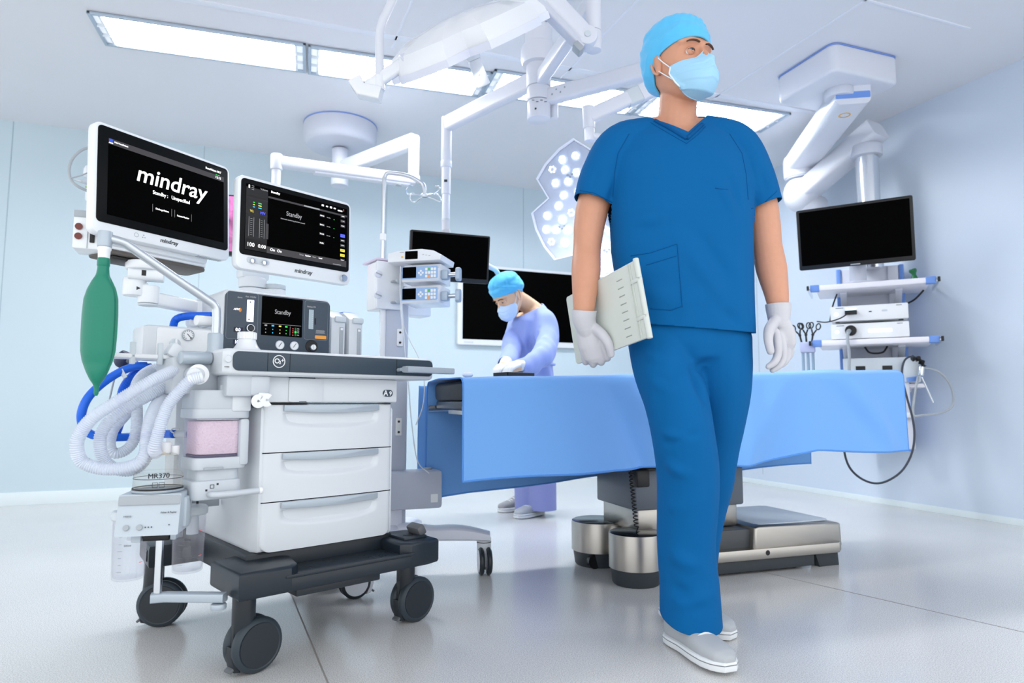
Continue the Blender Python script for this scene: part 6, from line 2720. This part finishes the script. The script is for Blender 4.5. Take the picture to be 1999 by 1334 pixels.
def glove(parent, wrist, palm, fingers, thumb, m, cuff_r, flat_axis, vox=.0026, palm_r=(.030, .036, .038, .032), ratio=.55, cuff_from=None):
    """Gloved hand: wrist-to-knuckle palm, four finger chains and a thumb chain of (points, radii)."""
    b = MB()
    limb(b, palm, palm_r, m, ratio, flat_axis)
    limb(b, [cuff_from, wrist, palm[0].lerp(palm[1], .5)], [cuff_r[0], cuff_r[1], palm_r[0] * .98], m, .97, flat_axis)
    for pts, rad in fingers + [thumb]:
        limb(b, pts, rad, m, seg=14)
    fuse(b, vox, 3, lambda co, no: .0006 * math.sin((co - wrist).length * 900) * math.exp(-((co - wrist).length / .035) ** 2))
    cut(b, cuff_from.lerp(wrist, .10), (cuff_from - wrist).normalized())
    b.mats = [m]
    o = b.done('glove', parent, smooth=180, world=True)
    q = o.modifiers.new('Solidify', 'SOLIDIFY')
    q.thickness = .0012
    q.offset = 0
    return o


def shoe(parent, heel, toe, m_up, m_sole, L=None, lift=0.0, topz=.10, shaft=None, scale=1.0):
    """Low canvas shoe from heel to toe along the floor."""
    heel, toe = V(heel), V(toe)
    d = (toe - heel)
    L = d.length
    f = d.normalized()
    s = V((0, 0, 1)).cross(f).normalized()
    up = f.cross(s) * -1 if f.cross(s).z < 0 else f.cross(s)
    wid = [(0.0, .020), (.04, .030), (.15, .036), (.35, .036), (.6, .045), (.78, .047), (.92, .038), (1.0, .016)]
    wf = lambda t: float(np.interp(t, [w[0] for w in wid], [w[1] for w in wid])) * scale
    hgt = [(0, .060), (.05, .078), (.2, .085), (.38, .082), (.55, .060), (.75, .048), (.9, .042), (1.0, .026)]
    hf = lambda t: float(np.interp(t, [w[0] for w in hgt], [w[1] for w in hgt])) * scale
    P = lambda t: heel + f * (L * t)
    b = MB()
    loft(b, [(P(t) + up * (hf(t) / 2 + .012), s * wf(t) * .97, up * (hf(t) / 2), .75) for t in (0.005, .03, .08, .15, .25, .35, .45, .55, .65, .75, .84, .92, .97, .995)], m_up, 28)
    fuse(b, .004, 3)
    b.mats = [m_up]
    o = b.done('shoe', parent, smooth=180, world=True)
    b = MB()
    ol = []
    for t in [i / 18 for i in range(19)]:
        ol.append((L * t, wf(t) * 1.06 + .002))
    outline = ol + [(x, -y) for x, y in reversed(ol)]
    b.prism(outline, .026, m_sole, axes(heel, f, s, up), .005)
    b.prism([(x * 1.002, y * 1.012) for x, y in outline], .0022, mat('sole stripe', (120, 126, 132), .6), axes(heel + up * .0165, f, s, up))
    b.done('sole', o, world=True)
    b = MB()
    for t in (.46, .54, .62):
        b.tube([P(t) + up * (hf(t) + .0135) + s * (wf(t) * .5 * k2) - up * .006 * abs(k2) ** 2 for k2 in (-1, -.5, 0, .5, 1)], .0026, SOLE, 8)
    b.done('laces', o, world=True)
    return o


# ------------------------------------------------------------------ the walking clinician
man = thing('person', 'walking man in petrol blue scrubs, sky blue cap and pale mask, carrying a grey folder', 'person', V((.55, 2.0, 0)))
Y0 = 2.0
A = at
HSC = 1.05
HC = A(1326, 131, 2.01)
HM_ = head_frame(HC, R(29), R(6), R(1))


def trow(py, xl, xr, Y, half_depth, e=.85, dy=0.0):
    a, c = A(xl, py, Y), A(xr, py, Y)
    mid = (a + c) / 2
    return (V((mid.x, Y + dy, mid.z)), V(((c.x - a.x) / 2, 0, 0)), V((0, half_depth, 0)), e)


# arms (joint, radius)
RA = [A(1205, 300, 2.03), A(1165, 380, 2.03), A(1152, 430, 2.03), A(1146, 485, 2.02), A(1144, 530, 1.99), A(1141, 580, 1.96), A(1140, 612, 1.95), A(1141, 626, 1.955)]
RR = [.058, .053, .050, .043, .0455, .036, .030, .026]
LA = [A(1440, 298, 2.03), A(1478, 380, 2.03), A(1490, 430, 2.03), A(1497, 480, 2.02), A(1506, 525, 2.00), A(1515, 570, 1.98), A(1519, 598, 1.975), A(1520, 614, 1.975)]
LR = [.058, .053, .050, .045, .0465, .036, .030, .025]
# legs
RL = [A(1288, 660, 2.0), A(1310, 760, 1.95), A(1332, 860, 1.92), A(1338, 960, 1.95), A(1342, 1060, 1.98), A(1350, 1190, 2.0)]
LL = [A(1400, 660, 2.03), A(1402, 760, 2.05), A(1393, 860, 2.09), A(1382, 940, 2.14), A(1365, 1030, 2.20), A(1352, 1180, 2.24)]

b = MB()
head_shells(b, HM_, HSC, SKIN)
limb(b, [A(1320, 262, 2.05), A(1322, 225, 2.04), A(1326, 170, 2.035), A(1330, 140, 2.02)], [.066, .060, .058, .058], SKIN)
loft(b, [trow(690, 1250, 1440, 2.01, .085), trow(600, 1222, 1452, 2.01, .10), trow(500, 1208, 1450, 2.01, .105), trow(420, 1208, 1448, 2.01, .11), trow(340, 1200, 1448, 2.03, .105), trow(290, 1205, 1440, 2.04, .085), trow(262, 1250, 1398, 2.05, .065), trow(245, 1285, 1362, 2.05, .05)], SKIN, 32)
limb(b, [A(1330, 262, 2.05), A(1270, 262, 2.05), A(1205, 296, 2.03)], [.05, .05, .055], SKIN)
limb(b, [A(1330, 262, 2.05), A(1385, 264, 2.05), A(1440, 294, 2.03)], [.05, .05, .055], SKIN)
limb(b, RA, RR, SKIN)
limb(b, LA, LR, SKIN)
limb(b, RL, [.085, .075, .058, .052, .042, .034], SKIN)
limb(b, LL, [.085, .075, .058, .052, .042, .034], SKIN)
fuse(b, .004, 3, head_disp(HM_, HSC))
b.mats = [SKIN]
b.done('body', man, world=True, smooth=180)
head_parts(man, HM_, HSC, SKIN, look=R(6))


def man_zb(ph):
    a = abs(math.atan2(math.sin(ph), math.cos(ph)))
    return float(np.interp(a, [0, .5, 1.0, 1.45, 1.75, 2.1, 2.6, PI], [.040, .038, .031, .020, -.002, -.036, -.062, -.068]))


cap_mesh(man, HM_, HSC, man_zb, puff=.014)
mask_mesh(man, HM_, HSC)

# scrub top
b = MB()
loft(b, [trow(668, 1216, 1470, 2.01, .130, .8), trow(640, 1216, 1469, 2.01, .132, .8), trow(560, 1206, 1466, 2.01, .130, .8), trow(490, 1194, 1464, 2.01, .128, .8), trow(430, 1190, 1464, 2.01, .130, .8), trow(370, 1186, 1466, 2.02, .130, .82), trow(320, 1182, 1462, 2.03, .122, .85),
         trow(285, 1190, 1452, 2.04, .105, .9), trow(262, 1225, 1418, 2.05, .085), trow(243, 1262, 1385, 2.055, .07), trow(232, 1278, 1370, 2.06, .060)], SCRUB, 44)
limb(b, [A(1290, 268, 2.05), A(1215, 290, 2.03), A(1178, 342, 2.02), A(1157, 400, 2.015), A(1150, 425, 2.01)], [.068, .078, .070, .0605, .060], SCRUB)
limb(b, [A(1365, 268, 2.05), A(1432, 288, 2.03), A(1466, 342, 2.02), A(1490, 402, 2.015), A(1497, 425, 2.01)], [.068, .076, .068, .0575, .057], SCRUB)


def top_disp(co, no):
    d = .004 * nz(co, 5, 5, 2.2) + .0022 * nz(co, 16, 16, 5, 3)
    F = lambda x, y: A(x, y, 1.885)
    for (x0, y0, x1, y1, w, am) in ((1200, 400, 1240, 318, .016, -.010), (1222, 405, 1262, 330, .014, .007), (1198, 455, 1300, 440, .02, -.006), (1205, 440, 1290, 425, .014, .005), (1456, 415, 1425, 330, .016, -.010),
                                    (1440, 420, 1405, 350, .016, .006), (1330, 470, 1420, 600, .022, .006), (1350, 440, 1440, 560, .02, -.005), (1230, 560, 1330, 590, .03, .006), (1400, 600, 1460, 640, .02, -.006), (1300, 610, 1390, 560, .025, .004)):
        d += 1.6 * crease(co, F(x0, y0), F(x1, y1), w * 1.1, am)
    for (x0, y0, x1, y1, w, am) in ((1172, 315, 1150, 385, .014, -.005), (1195, 330, 1180, 395, .012, .005), (1478, 320, 1500, 385, .014, -.005), (1458, 335, 1476, 400, .012, .004)):
        d += crease(co, A(x0, y0, 1.965), A(x1, y1, 1.955), w, am)
    return d


fuse(b, .005, 4, top_disp)
# sleeves end square to the arm; hem slightly lower on the left side; V neck
cut_local(b, A(1161, 397, 2.015), (A(1155, 430, 2.01) - A(1172, 350, 2.02)) + V((-.012, 0, .016)), lambda c: c.x < A(1192, 400, 2.0).x and c.z > A(1150, 520, 2.0).z)
cut_local(b, A(1489, 405, 2.015), (A(1497, 430, 2.01) - A(1472, 350, 2.02)) + V((.016, 0, .014)), lambda c: c.x > A(1467, 400, 2.0).x and c.z > A(1150, 520, 2.0).z)
cut(b, A(1330, 640, 2.0), V((-.08, .10, -1)).normalized())
ZV = A(1340, 263, 1.96)
zn = A(1325, 230, 2.06).z


def in_v(c):
    if c.y < 2.045 and c.z > ZV.z - .002:
        h = c.z - ZV.z
        return (c.x - ZV.x) > -1.42 * h and (c.x - ZV.x) < .98 * h
    return False


bmesh.ops.bisect_plane(b.bm, geom=list(b.bm.verts) + list(b.bm.edges) + list(b.bm.faces), plane_co=ZV, plane_no=V((1, 0, 1.42)).normalized(), dist=1e-5)
bmesh.ops.bisect_plane(b.bm, geom=list(b.bm.verts) + list(b.bm.edges) + list(b.bm.faces), plane_co=ZV, plane_no=V((-1, 0, .98)).normalized(), dist=1e-5)
bmesh.ops.delete(b.bm, geom=[f for f in b.bm.faces if in_v(f.calc_center_median()) or f.calc_center_median().z > zn], context='FACES')
b.mats = [SCRUB]
from mathutils.bvhtree import BVHTree
bv = BVHTree.FromBMesh(b.bm)


def on_top(px, py, off=.0015):
    d = ray(px, py)
    hit, no, _, _ = bv.ray_cast(V((0, 0, CAMH)) + d * 1.2, d)
    if hit is None:
        return None
    return hit + no * off * (1 if no.dot(d) < 0 else -1)


topo = b.done('scrub_top', man, world=True, smooth=180)
q = topo.modifiers.new('Solidify', 'SOLIDIFY')
q.thickness = .002
q.offset = 0
# V-neck band, pocket, hem lines
b = MB()


def band(b, poly, r_, m, flat=.35):
    pts = []
    for (x0, y0), (x1, y1) in zip(poly, poly[1:]):
        n = max(3, int(math.hypot(x1 - x0, y1 - y0) / 5))
        for i in range(n):
            t = i / n
            p_ = on_top(x0 + (x1 - x0) * t, y0 + (y1 - y0) * t)
            if p_ is not None:
                pts.append(p_)
    p_ = on_top(*poly[-1])
    if p_ is not None:
        pts.append(p_)
    if len(pts) > 2:
        b.tube(pts, r_, m, 8)
    return pts


band(b, [(1278, 236), (1300, 248), (1322, 261), (1340, 272)], .0062, SCRUB_T)
band(b, [(1340, 272), (1356, 258), (1371, 244)], .0062, SCRUB_T)
band(b, [(1270, 240), (1300, 258), (1340, 281)], .0010, SCRUB_T)
band(b, [(1340, 281), (1362, 264), (1377, 248)], .0010, SCRUB_T)
b.done('neckband', topo, world=True, smooth=180)
b = MB()
for poly in ([(1232, 500), (1270, 494), (1320, 477)], [(1262, 518), (1320, 500)], [(1322, 477), (1327, 540), (1332, 600)], [(1270, 603), (1310, 606), (1332, 598)]):
    band(b, poly, .0011, SCRUB_T)
b.done('pocket_seam', topo, world=True, smooth=180)
for poly in ([(1396, 368), (1420, 371)], [(1131, 372), (1160, 377), (1196, 396)], [(1228, 262), (1206, 300), (1199, 340), (1197, 385)], [(1424, 262), (1448, 300), (1456, 340), (1460, 390)], [(1466, 408), (1490, 398), (1516, 374)]):
    b = MB()
    band(b, poly, .0010, SCRUB_T)
    b.done('stitching', topo, world=True, smooth=180)

# trousers
b = MB()
loft(b, [trow(600, 1222, 1458, 2.01, .112), trow(640, 1224, 1458, 2.01, .118), trow(675, 1226, 1457, 2.01, .118), trow(700, 1232, 1452, 2.01, .112), trow(722, 1262, 1430, 2.01, .09)], SCRUB, 40)
RLt = [A(1288, 660, 2.0), A(1300, 720, 1.975), A(1318, 780, 1.95), A(1332, 850, 1.93), A(1341, 920, 1.945), A(1342, 1000, 1.965), A(1341, 1080, 1.985), A(1346, 1150, 1.995), A(1352, 1240, 2.0)]
limb(b, RLt, [.100, .098, .094, .089, .088, .085, .082, .083, .088], SCRUB, seg=28)
LLt = [A(1400, 660, 2.005), A(1402, 720, 2.01), A(1402, 780, 2.04), A(1390, 860, 2.09), A(1383, 930, 2.13), A(1366, 1000, 2.17), A(1353, 1080, 2.20), A(1350, 1150, 2.22), A(1350, 1215, 2.24)]
limb(b, LLt, [.102, .100, .090, .083, .080, .079, .078, .078, .080], SCRUB, seg=28)


def pants_disp(co, no):
    d = .008 * nz(co, 6, 6, 2.4, 5) + .004 * nz(co, 18, 18, 5, 9)
    G = lambda x, y, Y: A(x, y, Y)
    for (x0, y0, Ya, x1, y1, Yb, w, am) in ((1345, 700, 1.90, 1388, 800, 1.86, .018, -.016), (1340, 690, 1.90, 1300, 740, 1.88, .02, -.007), (1400, 690, 1.93, 1350, 730, 1.91, .018, -.008), (1270, 840, 1.87, 1360, 862, 1.84, .012, .006),
                                            (1285, 870, 1.87, 1370, 845, 1.84, .011, -.006), (1290, 900, 1.88, 1350, 930, 1.86, .016, .008), (1300, 1000, 1.9, 1380, 960, 1.9, .02, .007), (1295, 1080, 1.91, 1370, 1110, 1.91, .02, .008),
                                            (1300, 1140, 1.92, 1360, 1180, 1.92, .02, -.008), (1310, 1180, 1.92, 1390, 1160, 1.93, .018, .009), (1250, 690, 1.9, 1330, 720, 1.89, .012, .004), (1240, 730, 1.89, 1320, 770, 1.87, .014, .005)):
        d += 1.5 * crease(co, G(x0, y0, Ya), G(x1, y1, Yb), w * 1.15, am)
    return d


fuse(b, .005, 4, pants_disp)
cut_local(b, A(1350, 1207, 1.99), V((-.10, .35, -1)).normalized(), lambda c: c.y < 2.105 and c.z < .35)
cut_local(b, A(1350, 1172, 2.23), V((0, .2, -1)).normalized(), lambda c: c.y >= 2.105 and c.z < .30)
b.mats = [SCRUB]
tr = b.done('trousers', man, world=True, smooth=180)
q = tr.modifiers.new('Solidify', 'SOLIDIFY')
q.thickness = .002
q.offset = 0

# shoes
shoe(man, (.478, 2.075, .003), (.575, 1.805, .012), SHOE, SOLE)
shoe(man, (.500, 2.270, .022), (.672, 2.075, .003), SHOE, SOLE)

# right hand holding the folder's lower edge
b = MB()
wr = A(1140, 622, 1.955)
fx = V((.55, -.83, 0)).normalized()
pal = [A(1142, 632, 1.96), A(1149, 652, 1.965), A(1155, 672, 1.97), A(1159, 686, 1.975)]
fing = []
for i, (kx, ky, mx, my, tx_, ty) in enumerate(((1180, 676, 1186, 698, 1180, 690), (1168, 684, 1174, 706, 1170, 698), (1154, 688, 1158, 710, 1156, 702), (1140, 686, 1143, 705, 1143, 698))):
    Yk = 1.945 + .016 * i
    fing.append(([A(kx - 6, ky - 18, Yk + .01), A(kx, ky, Yk), A(mx, my, Yk + .018), A(tx_ + 1, ty + 6, Yk + .058), A(tx_, ty - 8, Yk + .075)], [.0125, .0125, .0112, .0100, .0085]))
thumb = ([A(1160, 640, 1.95), A(1176, 654, 1.925), A(1188, 672, 1.915), A(1193, 692, 1.925)], [.0155, .0150, .0128, .0105])
glove(man, wr, pal, fing, thumb, GLOVE, (.0375, .0355), V((-.45, -.89, 0)), cuff_from=A(1141, 604, 1.95), palm_r=(.031, .039, .044, .040), ratio=.55)

# left hand hanging
wl = A(1520, 612, 1.975)
pal = [A(1520, 622, 1.975), A(1522, 638, 1.975), A(1526, 654, 1.975), A(1529, 664, 1.975)]
fing = []
for bx_, by_, kx, ky, mx, my, tx_, ty, Yk in ((1515, 650, 1518, 668, 1518, 692, 1500, 716, 1.935), (1522, 652, 1527, 671, 1529, 697, 1508, 723, 1.952), (1530, 652, 1535, 670, 1537, 693, 1518, 717, 1.970), (1536, 650, 1541, 666, 1543, 684, 1528, 705, 1.988)):
    fing.append(([A(bx_, by_, Yk + .012), A(kx, ky, Yk), A(mx, my, Yk), A((mx + tx_) / 2 + 3, (my + ty) / 2 + 3, Yk - .002), A(tx_, ty, Yk)], [.0125, .0125, .0118, .0106, .0085]))
thumb = ([A(1512, 628, 1.955), A(1502, 644, 1.930), A(1500, 664, 1.915), A(1504, 686, 1.912)], [.0165, .0155, .0128, .0108])
glove(man, wl, pal, fing, thumb, GLOVE, (.0375, .0345), V((.62, .78, 0)), cuff_from=A(1519, 592, 1.975), palm_r=(.030, .036, .040, .038), ratio=.52)

# the folder he carries
BL, BR_, TL_, TR_ = A(1121, 712, 2.10), A(1267, 660, 1.79), A(1113, 580, 2.10), A(1250, 502, 1.79)
xv = ((BR_ - BL) + (TR_ - TL_)) / 2
yv = ((TL_ - BL) + (TR_ - BR_)) / 2
fw_, fh_ = xv.length, yv.length
xv.normalize()
yv = (yv - xv * yv.dot(xv)).normalized()
zv = xv.cross(yv)
fc = (BL + BR_ + TL_ + TR_) / 4
FOLD = mat('pale grey-green plastic', (204, 210, 204), .42)
fo = thing('folder', 'pale grey ribbed plastic folder held at the walking man\'s side', 'folder', fc)
fo.rotation_euler = M((xv, yv, zv)).transposed().to_euler()
b = MB()
b.plate(fw_, fh_, .010, .010, FOLD, TF((0, 0, -.005)), .002)
b.done('cover', fo)
b = MB()
b.box((fw_ / 2 - .030, 0, .0065), (.003, fh_ * .98, .004), FOLD, .001)
b.box((fw_ / 2 - .040, 0, .0060), (.002, fh_ * .98, .003), FOLD, .0008)
b.cyl((fw_ / 2 - .006, -fh_ * .52, .002), (fw_ / 2 - .006, -fh_ * .24, .002), .0085, FOLD, seg=18, bev=.003)
b.cyl((fw_ / 2 - .006, -fh_ * .22, .002), (fw_ / 2 - .006, fh_ * .24, .002), .0072, FOLD, seg=18, bev=.002)
b.cyl((fw_ / 2 - .006, fh_ * .26, .002), (fw_ / 2 - .006, fh_ * .52, .002), .0085, FOLD, seg=18, bev=.003)
for y in (-.24, .24):
    b.box((fw_ / 2 - .022, fh_ * y, .0068), (.034, .010, .004), FOLD, .001)
b.done('spine', fo)
b = MB()
for i in range(8):
    b.box((fw_ / 2 - .085, fh_ * (-.40 + .107 * i), .0052), (.026, .0028, .0016), mat('folder slot', (150, 156, 152), .5), .0006)
b.done('slot', fo)

# ------------------------------------------------------------------ the surgeon at the table
GOWN = mat('periwinkle gown', (148, 166, 226), .75, sheen=.15, bump=.1, bscale=500)
PANT2 = mat('lavender trousers', (138, 146, 200), .78)
sg = thing('person', 'bent-over surgeon in periwinkle gown and white gloves working beyond the table', 'person', V((.13, 4.25, 0)))
SY = 4.15
HSC2 = .98
HC2 = A(993, 578, 4.05)
HS = head_frame(HC2, R(-52), R(-34), R(0))


def srow(py, xl, xr, Y, hd, e=.9):
    return trow(py, xl, xr, Y, hd, e)


b = MB()
head_shells(b, HS, HSC2, SKIN2)
limb(b, [A(1048, 612, 4.18), A(1030, 596, 4.15), A(1008, 582, 4.09)], [.062, .054, .055], SKIN2)
loft(b, [srow(760, 1018, 1066, 4.2, .07), srow(700, 1016, 1066, 4.18, .07), srow(650, 1016, 1062, 4.15, .07), srow(618, 1022, 1060, 4.15, .07), srow(602, 1032, 1054, 4.16, .055)], SKIN2, 28)
SRA = [A(1058, 622, 4.06), A(1064, 665, 3.92), A(1048, 700, 3.78), A(1012, 716, 3.66), A(1000, 718, 3.63)]
SLA = [A(1018, 620, 4.22), A(1000, 668, 4.05), A(990, 702, 3.85), A(982, 716, 3.72)]
limb(b, SRA, [.035, .034, .032, .026, .026], SKIN2)
limb(b, SLA, [.035, .034, .030, .026], SKIN2)
for px in (1030, 1058):
    limb(b, [A(px, 760, 4.24), A(px, 880, 4.28), A(px, 985, 4.35)], [.08, .055, .04], SKIN2)
fuse(b, .006, 3, head_disp(HS, HSC2))
b.mats = [SKIN2]
b.done('body', sg, world=True, smooth=180)
head_parts(sg, HS, HSC2, SKIN2, brow=mat('black brow', (30, 26, 24), .7))
cap_mesh(sg, HS, HSC2, lambda ph: float(np.interp(abs(math.atan2(math.sin(ph), math.cos(ph))), [0, .6, 1.2, 1.6, 2.0, 2.5, PI], [.040, .038, .028, .020, .006, -.012, -.016])), puff=.016, tail=False, seed=4.0)
mask_mesh(sg, HS, HSC2, mat('white-blue mask', (196, 220, 246), .75))
b = MB()
loft(b, [srow(905, 1008, 1084, 4.24, .17), srow(800, 1004, 1086, 4.22, .165), srow(740, 1000, 1088, 4.2, .155), srow(712, 1004, 1078, 4.19, .135), srow(700, 1002, 1080, 4.18, .14), srow(660, 997, 1080, 4.16, .145), srow(630, 999, 1074, 4.15, .135), srow(612, 1010, 1064, 4.15, .105), srow(600, 1028, 1054, 4.16, .06)], GOWN, 40)
limb(b, [A(1046, 610, 4.15), A(1062, 630, 4.06), A(1068, 668, 3.95), A(1052, 700, 3.80), A(1024, 714, 3.70), A(1010, 718, 3.66)], [.075, .078, .070, .064, .048, .040], GOWN)
limb(b, [A(1025, 612, 4.17), A(1012, 635, 4.22), A(1000, 672, 4.06), A(992, 702, 3.87), A(985, 714, 3.76)], [.07, .07, .064, .055, .042], GOWN)


def gown_disp(co, no):
    d = .016 * nz(co, 7, 7, 3.0, 2) + .009 * nz(co, 20, 20, 6, 8)
    if co.z < 1.0:
        d += .012 * math.sin(co.x * 62 + 2 * nz(co, 5, 5, 2)) * min(1, (1.0 - co.z) / .1)
    for (x0, y0, x1, y1, Y, w, am) in ((1050, 640, 1030, 690, 3.95, .02, -.016), (1060, 660, 1038, 705, 3.88, .016, .012), (1034, 640, 1034, 700, 4.03, .018, -.018), (1024, 640, 1026, 690, 4.03, .016, .010)):
        d += 1.6 * crease(co, A(x0, y0, Y), A(x1, y1, Y), w, am)
    return d


fuse(b, .007, 3, gown_disp)
cut_local(b, A(1016, 716, 3.67), (A(1006, 719, 3.64) - A(1040, 706, 3.74)).normalized(), lambda c: c.y < 3.80 and c.x > A(998, 715, 3.66).x - .02)
cut_local(b, A(988, 711, 3.79), (A(984, 716, 3.74) - A(994, 700, 3.88)).normalized(), lambda c: c.y < 3.9 and c.x < A(1000, 715, 3.8).x)
cut(b, A(1040, 905, 4.2), (0, 0, -1))
zc_ = A(1040, 603, 4.15)
bmesh.ops.delete(b.bm, geom=[f for f in b.bm.faces if (f.calc_center_median() - zc_).dot(V((-.42, -.2, .88))) > .0 and f.calc_center_median().z > zc_.z - .06 and (f.calc_center_median() - zc_).length < .14], context='FACES')
b.mats = [GOWN]
o = b.done('surgical_gown', sg, world=True, smooth=180)
q = o.modifiers.new('Solidify', 'SOLIDIFY')
q.thickness = .003
b = MB()
zb_ = A(1040, 712, 4.19)
b.tube([V((zb_.x + .137 * math.cos(a), 4.19 + .142 * math.sin(a), zb_.z + .004 * math.sin(3 * a))) for a in [2 * PI * i / 40 for i in range(40)]], .009, GOWN, 8, cyclic=True)
b.done('waist_tie', o, world=True, smooth=180)
b = MB()
for px, Yk in ((1030, 4.30), (1057, 4.24)):
    limb(b, [A(px, 800, Yk), A(px, 900, Yk), A(px + 2, 975, Yk + .02), A(px + 2, 1010, Yk + .03)], [.10, .092, .088, .09], PANT2, seg=24)
fuse(b, .007, 3, lambda co, no: .006 * nz(co, 8, 8, 3))
cut(b, A(1040, 992, 4.32), (0, 0, -1))
b.mats = [PANT2]
b.done('trousers', sg, world=True, smooth=180)
shoe(sg, (.195, 4.34, .003), (.025, 4.16, .003), SHOE, SOLE)
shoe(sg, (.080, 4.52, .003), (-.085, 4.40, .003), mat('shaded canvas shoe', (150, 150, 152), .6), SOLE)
# gloves over the table
fing = []
for i in range(4):
    o_ = V((.016 * i, -.018 * i + .03, .0))
    fing.append(([A(1004, 714, 3.64) + o_ * .6, A(994, 716, 3.60) + o_ * .8, A(986, 721, 3.57) + o_ * .8, A(983, 729, 3.56) + o_ * .7], [.012, .0115, .0105, .009]))
glove(sg, A(1018, 714, 3.68), [A(1014, 713, 3.67), A(1008, 712, 3.655), A(1000, 713, 3.635), A(996, 715, 3.62)], fing, ([A(1006, 716, 3.63), A(996, 722, 3.60), A(988, 727, 3.58)], [.014, .0125, .010]), GLOVE2, (.036, .033), V((.1, .3, 1)), cuff_from=A(1030, 709, 3.73), vox=.004)
fing = []
for i in range(4):
    o_ = V((.014 * i - .02, -.014 * i, .0))
    fing.append(([A(980, 718, 3.70) + o_ * .6, A(975, 719, 3.66) + o_ * .8, A(971, 723, 3.63) + o_ * .8, A(970, 729, 3.62) + o_ * .7], [.012, .0115, .0105, .009]))
glove(sg, A(985, 713, 3.75), [A(984, 714, 3.745), A(982, 715, 3.73), A(979, 717, 3.71), A(977, 718, 3.69)], fing, ([A(984, 719, 3.71), A(980, 724, 3.67), A(977, 729, 3.65)], [.014, .0125, .010]), GLOVE2, (.036, .033), V((.1, .3, 1)), cuff_from=A(989, 706, 3.80), vox=.004)
